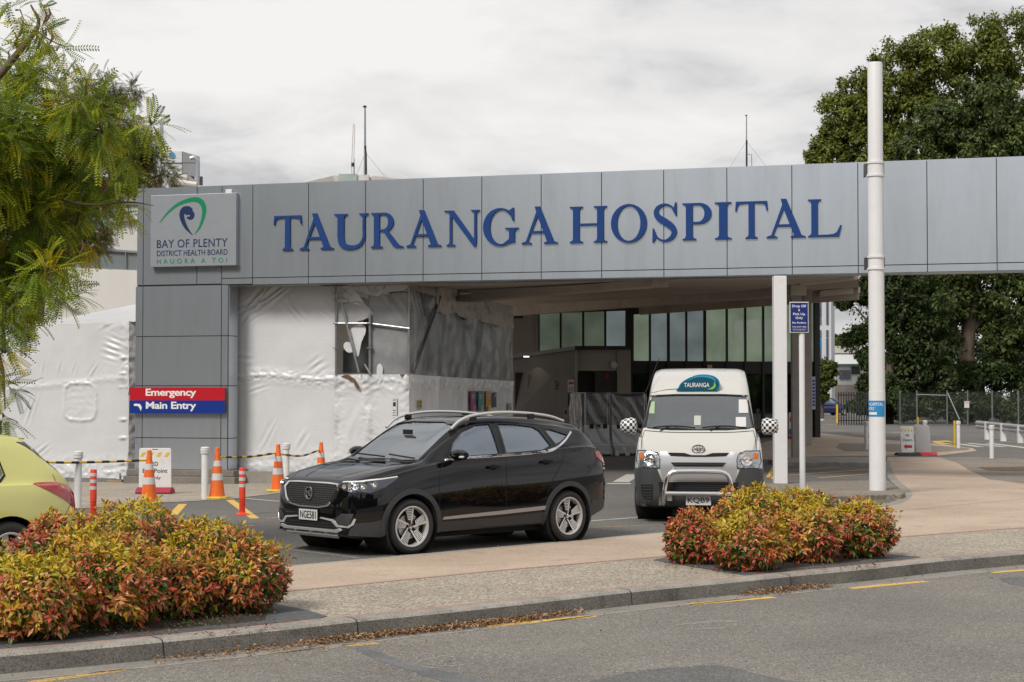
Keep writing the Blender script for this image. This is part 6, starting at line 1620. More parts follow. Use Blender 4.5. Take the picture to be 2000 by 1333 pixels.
V_(sv.patch([(-.45,1.02),(-.2,1.015),(-.1,.985),(.1,.985),(.2,1.015),(.45,1.02),(.40,.972),(.1,.962),(-.1,.962),(-.40,.972)], '-x', .016), 'grille_slot', m_matt)
V_(sv.patch([(-.40,.88),(.40,.88),(.35,.825),(-.35,.825)], '-x', .020), 'grille_slot', m_matt)
for z in (.845, .862): V_(sv.patch([(-.37,z),(.37,z),(.37,z+.005),(-.37,z+.005)], '-x', .026), 'grille_bar', m_plast)
V_(sv.patch([(-.58,.60),(.58,.60),(.56,.44),(-.56,.44)], '-x', .016), 'lower_grille', m_matt)
for k in range(5): V_(sv.patch([(-.52,.46+k*.03),(.52,.46+k*.03),(.52,.466+k*.03),(-.52,.466+k*.03)], '-x', .024, .006), 'grille_bar', m_plast)
V_(sv.patch([(-.56,.43),(.56,.43),(.54,.24),(-.54,.24)], '-x', .012, .02), 'bumper_lower', m_plast)
h, d = sv.hit(0, 1.06, '-x')
em = fronty([ell(0,0,.098,.066,28)], [ell(0,0,.084,.052,28)], 'emblem', m_chrome, h.x-.012, .014, 1, 1.075, root=van, dx=0)
fronty([ell(0,.004,.03,.055,20)], [ell(0,.004,.019,.045,20)], 'emblem_ring', m_chrome, h.x-.012, .011, 1, 1.075, parent=em, dx=0)
fronty([ell(0,.022,.07,.03,24)], [ell(0,.022,.06,.021,24)], 'emblem_ring', m_chrome, h.x-.012, .0125, 1, 1.075, parent=em, dx=0)
h, d = sv.hit(0, .33, '-x'); plate(van, "KQB9", h.x-.09, .335, 0, 0, .36, .13)
m = MB(); m.tube([(-.10, sg_*.47, z) if 0 else (x, y, z) for x, y, z in smoothline([(-.02,-.50,.27),(-.12,-.50,.32),(-.16,-.48,.50),(-.16,-.44,.68),(-.15,-.36,.745),(-.15,-.2,.76),(-.15,.2,.76),(-.15,.36,.745),(-.16,.44,.68),(-.16,.48,.50),(-.12,.50,.32),(-.02,.50,.27)], 5)], .035, 12); V_(m, 'nudge_bar', m_chrome)
m = MB(); m.tube([(-.16,-.475,.44),(-.16,.475,.44)], .033, 12); V_(m, 'nudge_bar', m_chrome)
m = MB(); m.box((-.1,-.45,.33),(-.0,-.38,.40)); m.box((-.1,.38,.33),(-.0,.45,.40)); V_(m, 'bar_bracket', m_satin)
# wipers
for y0, y1 in ((-.70, -.05), (.05, .68)):
    pts = [sv.hit(y0+(y1-y0)*t, 1.375+.03*math.sin(t*3), '-x')[0] + Vector((-.02, 0, .0)) for t in np.linspace(0, 1, 6)]
    m = MB(); m.tube(pts, .012, 6); V_(m, 'wiper', m_matt)
    h = sv.hit((y0+y1)/2+.1, 1.34, '-x')[0]; m = MB(); m.tube([h+Vector((-.01,.1,-.01)), pts[3]], .012, 6); V_(m, 'wiper_arm', m_matt)
# mirrors with chequered covers
mc = bpy.data.materials.new('chequered_cover'); mc.use_nodes = True; t_ = mc.node_tree
ck = t_.nodes.new('ShaderNodeTexChecker'); ck.inputs['Scale'].default_value = 1; co_ = t_.nodes.new('ShaderNodeTexCoord')
at_ = t_.nodes.new('ShaderNodeAttribute'); at_.attribute_name = 'grid'; t_.links.new(at_.outputs['Vector'], ck.inputs['Vector'])
ck.inputs['Color1'].default_value = (.01,.01,.01,1); ck.inputs['Color2'].default_value = (.7,.7,.7,1)
t_.links.new(ck.outputs[0], t_.nodes['Principled BSDF'].inputs['Base Color']); t_.nodes['Principled BSDF'].inputs['Roughness'].default_value = .4
for sg in (-1, 1):
    m = MB(); cy, cz = sg*1.045, 1.40; NU, NV = 24, 20; gv = []
    for i in range(NU+1):
        for j in range(NV+1):
            a, b = math.pi*i/NU, math.pi*(j/NV-.5)      # a: side to side, b: down to up
            yy = -math.cos(a); zz_ = math.sin(b)*(math.sin(a)**.45 if 0 < a < math.pi else 0); xx = -math.cos(b)*(math.sin(a)**.7 if 0 < a < math.pi else 0)
            m.v.append((.55 + xx*.11, cy+yy*.125, cz+zz_*(.120 - .022*yy*sg))); gv.append((i*.375+.01, j*.40+.01, .5))
    for i in range(NU):
        for j in range(NV): q = i*(NV+1)+j; m.f.append((q, q+NV+1, q+NV+2, q+1)); m.mi.append(0)
    mo = m.build('mirror_cover', mc, van, smooth=True, fixn=False)
    at2 = mo.data.attributes.new('grid', 'FLOAT_VECTOR', 'POINT'); at2.data.foreach_set('vector', np.array(gv).ravel())
    m = MB(); m.box((.555, cy-.11, cz-.10), (.57, cy+.11, cz+.10)); m.build('mirror_glass', m_chrome, mo)
    m = MB(); m.tube([(.56, sg*.86, 1.30), (.56, sg*.96, 1.36)], .02, 8); m.build('mirror_arm', m_matt, mo)
# taxi-style roof sign, aerials
def curve_sign():
    out = smoothline([(-.33,0),(-.34,.06),(-.28,.15),(-.12,.24),(.05,.275),(.22,.255),(.32,.19),(.345,.10),(.30,.02),(.26,0)], 5, True)
    out = [(u*.9, v*.9) for u, v in out]; base = shape2d([out], [], .16)
    h = sv.hit(0, 1.95, '-x')[0]
    x = h.x-.02
    T = Matrix(((0, 0, -1, x+.10), (-1, 0, 0, .0), (0, 1, 0, 1.925), (0, 0, 0, 1)))
    t = thing('roof_sign', 'teal rounded fibreglass sign reading TAURANGA on the front of the van roof', 'roof sign', tuple(van.matrix_basis @ Vector((x+.05, 0, 1.925))), VPHI)
    T0 = Matrix(((0, 0, -1, .05), (-1, 0, 0, 0), (0, 1, 0, 0), (0, 0, 0, 1)))
    base.xf(T0).build('shell', M('teal_gloss', (.01,.19,.32), .25, coat=.6, var=.2, vs=3), t, bevel=.02)
    face = shape2d([[(u*.93, v*.90+.008) for u, v in out]], [[(u, v) for u, v in []]] if 0 else [], .004)
    T1 = Matrix(((0, 0, -1, -.1105), (-1, 0, 0, 0), (0, 1, 0, 0), (0, 0, 0, 1))); face.xf(T1).build('face', M('petrol_face', (.006,.07,.12), .3), t)
    text_mb("TAURANGA", .38, .066, .002, .01, 1, -.225, .055).xf(Matrix(((0, 0, -1, -.1155), (-1, 0, 0, 0), (0, 1, 0, 0), (0, 0, 0, 1)))).build('lettering', wl, t)
    s1 = shape2d([stroke([(.13,.022),(.20,.04),(.235,.08),(.225,.13)], [.004,.03,.03,.004], 6)], [], .002); s1.xf(Matrix(((0, 0, -1, -.1155), (-1, 0, 0, 0), (0, 1, 0, 0), (0, 0, 0, 1)))).build('swoosh', M('lime', (.2,.5,.05), .4), t)
    s2 = shape2d([stroke([(-.18,.15),(-.045,.21),(.11,.215),(.215,.18),(.255,.115)], [.004,.02,.03,.025,.004], 6)], [], .002); s2.xf(Matrix(((0, 0, -1, -.1155), (-1, 0, 0, 0), (0, 1, 0, 0), (0, 0, 0, 1)))).build('swoosh', M('sky_blue', (.02,.3,.5), .3), t)
    for y in (-.2, .2):
        m = MB(); m.lathe([(0,-.03),(.06,-.03),(.055,.0),(.03,.02),(0,.02)], 14, Matrix.Translation((.0, y, -.01))); m.build('suction_foot', m_matt, t, smooth=True)
bpy.context.view_layer.update()
curve_sign()
m = MB(); h = sv.hit(1.0, 2.0, '+y'); m.tube([(.72,.80,1.90),(1.0,.72,2.12),(1.35,.62,2.42)], .006, 5); V_(m, 'aerial', m_matt)
m = MB(); pts = [sv.hit(y, z, '-x')[0]+Vector((-.006,0,0)) for y, z in ((.32,1.955),(.5,1.94),(.66,1.905),(.72,1.89))]; m.tube(pts, .005, 5); V_(m, 'cable', m_matt)
# papers on the screen, interior
for (y, z, a, b, mt) in ((.02,1.49,.05,.07,'p'),(-.62,1.47,.075,.07,'w'),(-.66,1.70,.07,.10,'w'),(.70,1.68,.04,.09,'g')):
    V_(sv.patch([(y-a,z-b),(y+a,z-b),(y+a,z+b),(y-a,z+b)], '-x', -.006), 'screen_label', {'p': M('label_grey', (.4,.42,.38), .6), 'w': paper, 'g': M('label_green', (.3,.4,.25), .6)}[mt])
m = MB(); m.lathe([(.19,-.012),(.202,0),(.19,.012),(.178,0),(.19,-.012)], 28, Matrix.Translation((.86,.40,1.28)) @ Matrix.Rotation(R(-55), 4, 'Y')); V_(m, 'steering_wheel', m_int)
m = MB(); m.box((.64,-.82,.95),(.85,.82,1.26)); m.build('dashboard', M('dash_grey', (.12,.12,.12), .7), van, bevel=.04)
for y in (-.45, .42): seatmb(1.25, y, .75, .5, .62).build('seat', m_seat, van, bevel=.04)
for x in (2.2, 3.0): seatmb(x, 0, .65, 1.5, .6, False).build('seat', m_seat, van, bevel=.04)
for cx, y, sd_ in ((1.0,-.84,-1),(3.57,-.84,-1),(1.0,.84,1),(3.57,.84,1)):
    wheel(van, cx, y, .34, .2, .2, 'steel', sd_, R(-6) if cx == 1. else 0); liner(van, cx, .34, .40, y+(-.08 if sd_ < 0 else .08), y*.5, 0)
m = MB(); m.box((.3,-.75,.2),(5.1,.75,.3)); m.build('underside', m_matt, van)

# ---------------------------------------------------------------- pale yellow hatchback (its tail enters the picture)
HL = 4.3
tw_ = pchip([(0,.5),(.1,.74),(.4,.83),(1.0,.85),(3.2,.85),(3.7,.835),(4.0,.79),(4.18,.71),(4.26,.6),(4.3,.5)])
tz0 = pchip([(0,.4),(.1,.25),(.5,.2),(3.6,.22),(4.0,.28),(4.3,.42)])
tzt = pchip([(0,.6),(.1,.78),(.5,.92),(.9,1.0),(1.5,1.38),(1.9,1.49),(2.5,1.53),(3.1,1.515),(3.5,1.485),(3.66,1.455),(3.75,1.41),(3.95,1.21),(4.08,1.08),(4.13,1.02),(4.2,.97),(4.26,.9),(4.3,.7)])
tzb = pchip([(0,.55),(.1,.7),(.5,.84),(1.0,.93),(2,.97),(3.0,.98),(3.6,.98),(3.95,.97),(4.1,.93),(4.2,.88),(4.3,.62)])
twr = pchip([(0,.4),(.2,.6),(.9,.7),(1.5,.62),(2.2,.60),(3.3,.58),(3.7,.55),(3.95,.62),(4.1,.66),(4.3,.4)])
tsec = lambda x: section(tw_(x), tz0(x), tzb(x), twr(x), tzt(x), tw_(x)*.97)
tb = loft([0,.02,.05,.1,.18]+list(np.arange(.3,3.6,.1))+[3.6,3.66,3.72,3.8,3.88,3.96,4.02,4.08,4.13,4.17,4.21,4.245,4.27,4.29,4.3], tsec)
tcab = cabin(1.3, 3.7, (tw_, tw_, tzb, twr, tzt))
tw1 = [(1.5,1.0),(2.25,1.01),(2.22,1.42),(1.95,1.40)]; tw2 = [(2.35,1.01),(3.34,1.03),(3.40,1.09),(3.34,1.31),(3.22,1.39),(2.7,1.43),(2.34,1.43)]
THX, TRX = .8, 3.42
tc_ = [tcab, prismY(tw1, -2, 2), prismY(tw2, -2, 2), prismX([(-.55,1.03),(.55,1.03),(.5,1.38),(-.5,1.38)], .7, 2.0)] + [arch(cx, .315, .37, y0, y1) for cx in (THX, TRX) for y0, y1 in ((-1.2,-.55),(.55,1.2))]
m_lime = M('pale_lime_paint', (.60,.59,.20), .22, coat=.8, var=.02, vs=2)
TPHI = R(43)
hub = AT(16, 1080, 17.2); hub.z = 0
hat = thing('lime_hatchback', 'pale lime yellow hatchback with large red tail light at the left edge', 'car', hub + Vector((-math.sin(TPHI), math.cos(TPHI), 0))*.80 - Vector((math.cos(TPHI), math.sin(TPHI), 0))*(TRX-THX)/2, TPHI)
DXT = -(THX+TRX)/2
stt = Skin(tb); T_ = lambda m, name, mat, parent=None: addp(hat, m, name, mat, DXT, True, parent)
shifted(cut(tb, tc_), DXT).build('body', m_lime, hat, smooth=True, ang=42)
for sd_ in ('-y', '+y'):
    for p in (tw1, tw2):
        T_(stt.patch(p, sd_, -.012), 'window', m_cglass)
        cx = sum(q[0] for q in p)/len(p); cz = sum(q[1] for q in p)/len(p)
        T_(stt.patch([(cx+(x-cx)*1.05, cz+(z-cz)*1.09) for x, z in p], sd_, .003, holes=[p]), 'window_frame', m_blk)
    T_(stt.patch(smoothline([(3.70,.985),(3.82,.93),(3.98,.85),(4.12,.77),(4.20,.70),(4.225,.76),(4.21,.86),(4.14,.94),(4.0,.985),(3.85,.995)], 4, True), sd_, .008, .012, .04), 'tail_light', m_red)
    T_(stt.path([(3.64,.58),(3.80,.565),(3.92,.57),(4.0,.62),(4.08,.70),(4.13,.765)], sd_, .006, .0015), 'bumper_seam', m_matt)
    T_(stt.path([(3.27,1.0),(3.25,.8),(3.18,.66),(3.1,.58)], sd_, .007, .0015), 'door_seam', m_matt)
    T_(stt.path([(3.96,1.07),(3.985,1.0)], sd_, .006, .0015), 'tailgate_seam', m_matt)
rwt = [(-.52,1.08),(.52,1.08),(.50,1.38),(-.50,1.38)]
T_(stt.patch([(-.60,1.05),(.60,1.05),(.545,1.40),(-.545,1.40)], '+x', .006, .01, grid=.06), 'rear_window', m_blk)
m = MB(); m.box((3.60,-.46,1.425),(3.765,.46,1.447)); shifted(m, DXT).build('spoiler', m_lime, hat, bevel=.01)
for cx, y, sd_ in ((THX,-.75,-1),(TRX,-.75,-1),(THX,.75,1),(TRX,.75,1)):
    wheel(hat, cx+DXT, y, .315, .19, .205, 'alloy', sd_); liner(hat, cx, .315, .365, y+(-.08 if sd_ < 0 else .08), y*.5, DXT)
m = MB(); m.box((.4,-.65,.17),(3.9,.65,.25)); shifted(m, DXT).build('underside', m_matt, hat)
for x_, y_ in ((2.1,-.36),(2.1,.36)): shifted(seatmb(x_, y_, .42), DXT).build('seat', m_seat, hat, bevel=.04)
shifted(seatmb(2.9, 0, .42, 1.2, .55), DXT).build('rear_seat', m_seat, hat, bevel=.04)

# ---------------------------------------------------------------- blue car far behind, on the right
m_navyp = M('navy_car_paint', (.008,.02,.09), .12, coat=1)
bc = thing('blue_hatchback', 'small dark blue hatchback parked far behind the glazed entrance', 'car', (AT(1612, 812, 144).x, 144, 0), R(205))
shifted(cut(tb, tc_), DXT).build('body', m_navyp, bc, smooth=True)
for sd_ in ('-y', '+y'):
    for p in (tw1, tw2): shifted(stt.patch(p, sd_, -.01), DXT).build('window', m_cglass, bc)
    shifted(stt.patch([(3.78,.985),(4.05,.83),(4.2,.70),(4.21,.86),(4.0,.985)], sd_, .008), DXT).build('tail_light', m_red, bc)
for cx in (THX, TRX):
    for y, s_ in ((-.75,-1),(.75,1)): wheel(bc, cx+DXT, y, .315, .19, .205, 'alloy', s_)
# ================================================================ street furniture
m_plw = M('white_plastic', (.66,.66,.66), .4, var=.05, vs=5, dirt=(.45,.43,.4,.4), ds=4)
def bollard_parts(t):
    m = MB(); m.lathe([(.062,-.05),(.062,.80),(.060,.82)], 20); m.build('post', m_plw, t, smooth=True)
    m = MB(); m.lathe([(.062,.80),(.080,.815),(.082,.845),(.074,.85),(.074,.858),(.083,.862),(.083,.888),(.076,.893),(.076,.90),(.082,.905),(.080,.92),(.05,.932),(0,.935)], 20); m.build('cap', m_plw, t, smooth=True, ang=30)
BL = [(152,991,'white capped bollard beside the lime yellow car',1,1.0),(400,975,'white capped bollard between the exit notice board and an orange cone',1,1),(559,957,'white capped bollard behind the orange cone at the black car bonnet',1,1),
      (1692,879,'white bollard just left of the tall white mast',0,1.02),(1872,876,'white bollard at the far road edge behind the blank grey board, beside a yellow stake',0,1.0),(1937,896,'rightmost white bollard, in front of the steel guard rail',0,1.03),(1791.5,889,'white bollard in front of the blank grey board',0,.98),(1807,872,'white bollard partly hidden behind the blank grey board',0,.98),(1512,874,'grey bollard seen between the van and the front white post',0,1.0)]
b0 = None
for x, y, lab, left_, k in BL:
    p = GL(x, y) if left_ else G(x, y)
    if b0 is None: b0 = thing('bollard', lab, 'bollard', p, 0, 'white bollards around the forecourt'); bollard_parts(b0)
    else: q = dup(b0, p, 0, lab); q.scale = (1, 1, k)
m_or = M('orange_cone', (.72,.13,.015), .45, var=.06, vs=6, dirt=(.4,.1,.03,.3), ds=6); m_band = M('reflective_band', (.55,.55,.56), .35); m_ybase = M('yellow_cone_base', (.62,.47,.02), .5, var=.15, vs=5)
cones = [(291,984,'orange cone with white bands in front of the white exit notice board'),(424,974,'orange cone with white bands beside the bollard in front of the grey pillar'),(543,960,'orange cone with white bands at the front of the black car'),(627,945,'orange cone farthest back, rising behind the black car bonnet')]
c0 = None
for x, y, lab in cones:
    p = GL(x, y)
    if c0 is None:
        c0 = thing('traffic_cone', lab, 'traffic cone', p, 0, 'orange traffic cones on the forecourt edge')
        m = MB(); m.lathe([(.145,.035),(.128,.14),(.104,.36),(.078,.58),(.056,.72),(.05,.74),(.05,.80),(.043,.82),(.040,.90),(.030,.915),(0,.915)], 28); m.build('cone_body', m_or, c0, smooth=True, ang=30)
        for z0, z1, ra, rb_ in ((.33,.45,.1095,.0955),(.58,.68,.080,.0655)):
            m = MB(); m.lathe([(ra-.004,z0),(ra,z0),(rb_,z1),(rb_-.004,z1)], 28); m.build('white_band', m_band, c0, smooth=True)
        m = MB(); ob = [(.21,.12),(.12,.21),(-.12,.21),(-.21,.12),(-.21,-.12),(-.12,-.21),(.12,-.21),(.21,-.12)]; m.prism([(a, b, .0) for a, b in ob], (0, 0, .04)); m.build('base', m_ybase, c0, bevel=.012)
    else: dup(c0, p, rnd(1, -.5, .5)[0], lab)
# retractable barrier bars
m_yb = M('barrier_yellow', (.65,.42,.02), .5); m_kb = M('barrier_black', (.015,.015,.016), .5)
def bar_(pts, lab, n):
    a = np.array(smoothline([tuple(p) for p in pts], 12)); L = np.r_[0, np.cumsum(np.linalg.norm(np.diff(a, axis=0), axis=1))]
    f = lambda t: Vector([np.interp(t*L[-1], L, a[:, i]) for i in range(3)])
    t = thing('barrier_bar', lab, 'barrier', f(.5), 0, 'yellow and black bars slung between the cones')
    for k in range(n):
        m = MB(); m.tube([f((k+u)/n) for u in (0, .5, 1)], .019 + .003*(k % 2), 10); m.build('yellow_section' if k % 2 == 0 else 'black_section', m_yb if k % 2 == 0 else m_kb, t, world=True, smooth=True)
def cp_(i, z, dx=0): x, y, _ = cones[i]; p = GL(x, y); return p + Vector((dx, 0, z))
L0 = GL(30, 998) + Vector((0, 0, .80))
bar_([L0, L0.lerp(cp_(0,.74,-.06), .35)+Vector((0,0,-.03)), L0.lerp(cp_(0,.74,-.06), .7)+Vector((0,0,-.02)), cp_(0,.74,-.06)], 'long yellow and black bar from the lime car to the cone by the exit board', 17)
bar_([cp_(1,.74,.05), cp_(1,.74,.05).lerp(cp_(2,.74,-.05), .5)+Vector((0,0,-.03)), cp_(2,.74,-.05)], 'yellow and black bar between the two cones right of the grey pillar', 11)
bar_([cp_(2,.72,.05), cp_(2,.72,.05).lerp(cp_(3,.74,-.04), .5)+Vector((0,0,-.08)), cp_(3,.74,-.04)], 'yellow and black bar between the black car and the farthest cone', 9)
# delineator posts
m_dor = M('red_orange_plastic', (.68,.055,.02), .45, var=.08, vs=6)
d0_ = None
for x, y, lab in ((473,1006,'red orange flexible post standing clear on the asphalt before the black car'),(182,1012,'red orange flexible post with silver bands rising behind the left shrubs')):
    p = G(x, y)
    if d0_ is None:
        d0_ = thing('delineator_post', lab, 'delineator', p, 0, 'red orange flexible posts in the car park')
        m = MB(); m.lathe([(.115,0),(.115,.012),(.07,.03),(.05,.04)]+[(r_, .05+i*.02+dz) for i in range(9) for r_, dz in ((.05,0),(.05,.008),(.043,.010),(.043,.018))]+[(.05,.24),(.05,.72),(.044,.735),(0,.735)], 24); m.build('post', m_dor, d0_, smooth=True, ang=30)
        for z in (.43,.53,.63): m = MB(); m.lathe([(.05,z),(.0525,z),(.0525,z+.05),(.05,z+.05)], 24); m.build('silver_band', m_band, d0_, smooth=True)
    else: dup(d0_, p, 0, lab)
# ED exit board
p = GL(303, 964); sc_ = FPX/p.y
t = thing('notice_board', 'white plastic board reading ED Exit Point Only on a red rubber foot', 'sign', p, R(-3))
wd, hg = 64/sc_, 83/sc_; z0 = 5/sc_
m = MB(); oc = smoothline([(-wd/2,z0),(wd/2,z0),(wd/2*.985,z0+hg*.96),(wd/2*.93,z0+hg),(-wd/2*.93,z0+hg),(-wd/2*.985,z0+hg*.96)], 1, True)
m.prism([(x, -.02, z) for x, z in oc], (0, .04, 0)); m.build('board', m_plw, t, bevel=.006)
m = MB()
for k in range(4):
    x = -wd*.47 + k*wd*.25; m.prism([(x, -.021, z0+hg*.80), (x+wd*.11, -.021, z0+hg*.80), (x+wd*.19, -.021, z0+hg*.90), (x+wd*.08, -.021, z0+hg*.90)], (0, -.002, 0))
m.build('hazard_stripes', m_yb, t)
for s_, fw_, zz_ in (("ED", .2, .585), ("Exit Point", .76, .42), ("Only", .36, .25)):
    text_mb(s_, fw_*wd, hg*(.095 if s_ != "Exit Point" else .10), .002, .012, 1, 0, z0+hg*zz_, 'C').xf(Matrix.Translation((0, -.0205, 0)) @ UP).build('lettering', black, t)
m = MB(); m.box((wd*.28, -.022, z0+hg*.03), (wd*.42, -.02, z0+hg*.08)); m.build('maker_mark', m_yb, t)
m = MB(); m.box((-.06, -.022, z0+hg*.965), (.06, -.02, z0+hg*.98)); m.build('handle_slot', black, t)
m_rr = M('red_rubber', (.30,.02,.035), .6, var=.1)
m = MB(); m.prism([(-wd*.54, y, z) for y, z in ((-.2,0),(-.2,.05),(-.07,.12),(.07,.12),(.2,.05),(.2,0))], (wd*1.08, 0, 0)); m.build('foot', m_rr, t, bevel=.015)
# drop-off sign
p = G(1567.5, 974, .0); sc_ = FPX/p.y; t = thing('drop_off_sign', 'blue Drop Off and Pick Up Only sign on a slim white pole', 'sign', p, R(2))
zz = lambda y: AT(1567.5, y, p.y).z
m = MB(); m.lathe([(.052,0),(.052,zz(652)),(0,zz(652))], 18); m.build('pole', m_white, t, smooth=True)
wd = 37/sc_; za, zb_ = zz(650.5), zz(590.5); hg = zb_-za
m = MB(); m.box((-wd/2-.06, -.07, za), (wd/2-.06, -.055, zb_)); m.build('panel_edge', m_plw, t, bevel=.004)
m = MB(); m.box((-wd/2-.06+.012, -.073, za+.014), (wd/2-.06-.012, -.069, zb_-.014)); m.build('panel', M('deep_blue_sign', (.006,.02,.15), .35), t)
for s_, fw_, fz, fh in (("Drop Off", .74, .80, .105), ("&", .09, .70, .075), ("Pick Up", .64, .545, .10), ("Only", .40, .42, .10), ("No Parking", .74, .275, .078), ("TOW AWAY AREA", .76, .165, .05), ("UNAUTHORISED VEHICLES", .76, .105, .022), ("WILL BE TOWED AWAY", .66, .07, .022)):
    text_mb(s_, fw_*wd, fh*hg, .001, .014 if fh > .06 else 0, 1, -.06, za+fz*hg, 'C').xf(Matrix.Translation((0, -.0735, 0)) @ UP).build('lettering', wl, t)
# two boards on rubber feet, right
p = G(1773, 890); sc_ = FPX/p.y; t = thing('notice_board', 'leaning board reading All Visitors with a red arrow on a black foot', 'sign', p, R(10))
wd, hg = 27/sc_, 54/sc_
board = MB(); board.box((-wd/2, -.02, 0), (wd/2, .02, hg))
tilt = Matrix.Translation((0, 0, .05)) @ Matrix.Rotation(R(-6), 4, 'X')
board.xf(tilt).build('board', m_plw, t, bevel=.006)
m = MB(); 
for k in range(4):
    x = -wd*.46 + k*wd*.24; m.prism([(x, -.021, hg*.80), (x+wd*.11, -.021, hg*.80), (x+wd*.19, -.021, hg*.90), (x+wd*.08, -.021, hg*.90)], (0, -.002, 0))
m.xf(tilt).build('hazard_stripes', m_yb, t)
text_mb("All", .3*wd, hg*.10, .002, .012, 1, 0, hg*.62, 'C').xf(tilt @ Matrix.Translation((0,-.0205,0)) @ UP).build('lettering', black, t)
text_mb("Visitors", .76*wd, hg*.10, .002, .012, 1, 0, hg*.45, 'C').xf(tilt @ Matrix.Translation((0,-.0205,0)) @ UP).build('lettering', black, t)
m = shape2d([[(-wd*.32,hg*.26),(-wd*.1,hg*.36),(-wd*.1,hg*.31),(wd*.34,hg*.31),(wd*.34,hg*.21),(-wd*.1,hg*.21),(-wd*.1,hg*.16)]], [], .002); m.xf(tilt @ Matrix.Translation((0,-.0205,0)) @ UP).build('arrow', redv, t)
m = MB(); m.prism([(-wd*.85, y, z) for y, z in ((-.22,0),(-.22,.03),(-.08,.09),(.08,.09),(.22,.03),(.22,0))], (wd*1.7, 0, 0)); m.build('foot', m_kb, t, bevel=.012)
p = G(1803, 889.5); t = thing('notice_board', 'leaning blank grey board on a red foot beside the All Visitors board', 'sign', p, R(-16)); sc_ = FPX/p.y; wd, hg = 33/sc_, 57/sc_
m = MB(); m.prism([(-wd*.52,-.02,0),(wd*.5,-.02,0),(wd*.36,-.02,hg*.93),(wd*.3,-.02,hg*.97),(-wd*.4,-.02,hg)], (0,.04,0)); m.xf(tilt).build('board', M('grey_board', (.36,.36,.37), .5, var=.06), t, bevel=.006)
m = MB(); m.prism([(-wd*.3, y, z) for y, z in ((-.22,0),(-.22,.03),(-.08,.09),(.08,.09),(.22,.03),(.22,0))], (wd*1.1, 0, 0)); m.build('foot', M('bright_red_rubber', (.5,.015,.03), .5), t, bevel=.012)
for x, y0, y1, lab in ((1797, 872, 815, 'thin yellow topped stake behind the blank grey board'), (1869, 876, 822, 'thin yellow stake leaning on the far white bollard')):
    p = G(x, y0); p.y += .3; t = MB(); t.tube([p, p + Vector((0, 0, AT(x, y1, p.y).z))], .035, 8); tag(t.build('stake', m_yb, smooth=True), lab, 'stake')
# water filled barriers with film
m_wb = M('barrier_plastic', (.42,.43,.44), .45, var=.08, vs=2, dirt=(.25,.24,.23,.5), ds=2); 
m_drape = bpy.data.materials.new('draped_clear_film'); m_drape.use_nodes = True
t_ = m_drape.node_tree; b_ = t_.nodes['Principled BSDF']; b_.inputs['Base Color'].default_value = (.35,.35,.36,1); b_.inputs['Roughness'].default_value = .08; b_.inputs['Alpha'].default_value = .38; b_.inputs['Specular IOR Level'].default_value = 1.
Bq = [G(1118, 882), G(1143, 892), G(1190, 891), G(1262, 889)]
labs = ['leftmost plastic covered barrier, turned away behind the black car', 'middle plastic covered barrier between the black car and the van', 'right plastic covered barrier behind the van mirror']
for k in range(3):
    a, b = Bq[k], Bq[k+1]; F = Frame(a, b-a); L = (b-a).length - .06
    F = Frame(a, b-a); nn = F.n
    t = thing('water_barrier', labs[k], 'barrier', F.w(L/2, 0, 0), F.rz, 'plastic wrapped barriers')
    hb_ = (AT(1165, 830, a.y).z) ; H = AT(1165, 768, 53).z
    m = MB(); pr_ = [(-.28,0),(-.28,.16),(-.14,.42),(-.10,hb_),(.10,hb_),(.14,.42),(.28,.16),(.28,0)]
    m.prism([(-L/2, y, z) for y, z in pr_], (L, 0, 0)); m.build('body', m_wb, t, bevel=.03)
    for q in (-.3, 0, .3):
        m = MB(); m.box((L*q-.12, -.285, -.0), (L*q+.12, -.1, .09)); m.build('fork_slot', m_matt, t)
        m = MB(); m.box((L*q-.07, -.12, hb_-.12), (L*q+.07, -.09, hb_+.005)); m.build('top_notch', m_matt, t)
    m = MB()
    for x in (-L/2+.02, L/2-.02): m.tube([(x, 0, hb_-.1), (x, 0, H)], .02, 6)
    m.tube([(-L/2, 0, H), (L/2, 0, H)], .02, 6); m.build('frame', m_pole, t)
    m = MB(); m.box((-L/2+.03, .01, hb_+.02), (L/2-.03, .03, H-.03)); m.build('mesh_panel', M('dark_mesh', (.03,.03,.032), .7, alpha=.82) if k == 0 else bpy.data.materials['dark_mesh'], t)
    def dd(x, z, k=k): 
        return .08 + .05*noise.noise((x*1.6, k*5, z*.9)) + .035*(1-2*abs(noise.noise((x*2.6+z*1.9, k*3, z*.5+x*.4)))) + .012*math.sin(x*13+z*9+3*noise.noise((x*2, z*2, k))) + (.18 if z < .3 else .1*max(0, 1-(z/.9)))
    m = MB(); nx, nz = 60, 70
    for i in range(nx+1):
        for j in range(nz+1):
            x = -L/2+L*i/nx; z = .06 + (H-.02-.06)*j/nz - (.1*math.sin(math.pi*i/nx)*(j/nz)**3 if k == 2 else 0); m.v.append((x, -dd(x, z), z))
    for i in range(nx):
        for j in range(nz): q = i*(nz+1)+j; m.f.append((q, q+nz+1, q+nz+2, q+1)); m.mi.append(0)
    m.build('clear_film', m_drape, t, smooth=True, ang=180, fixn=False)
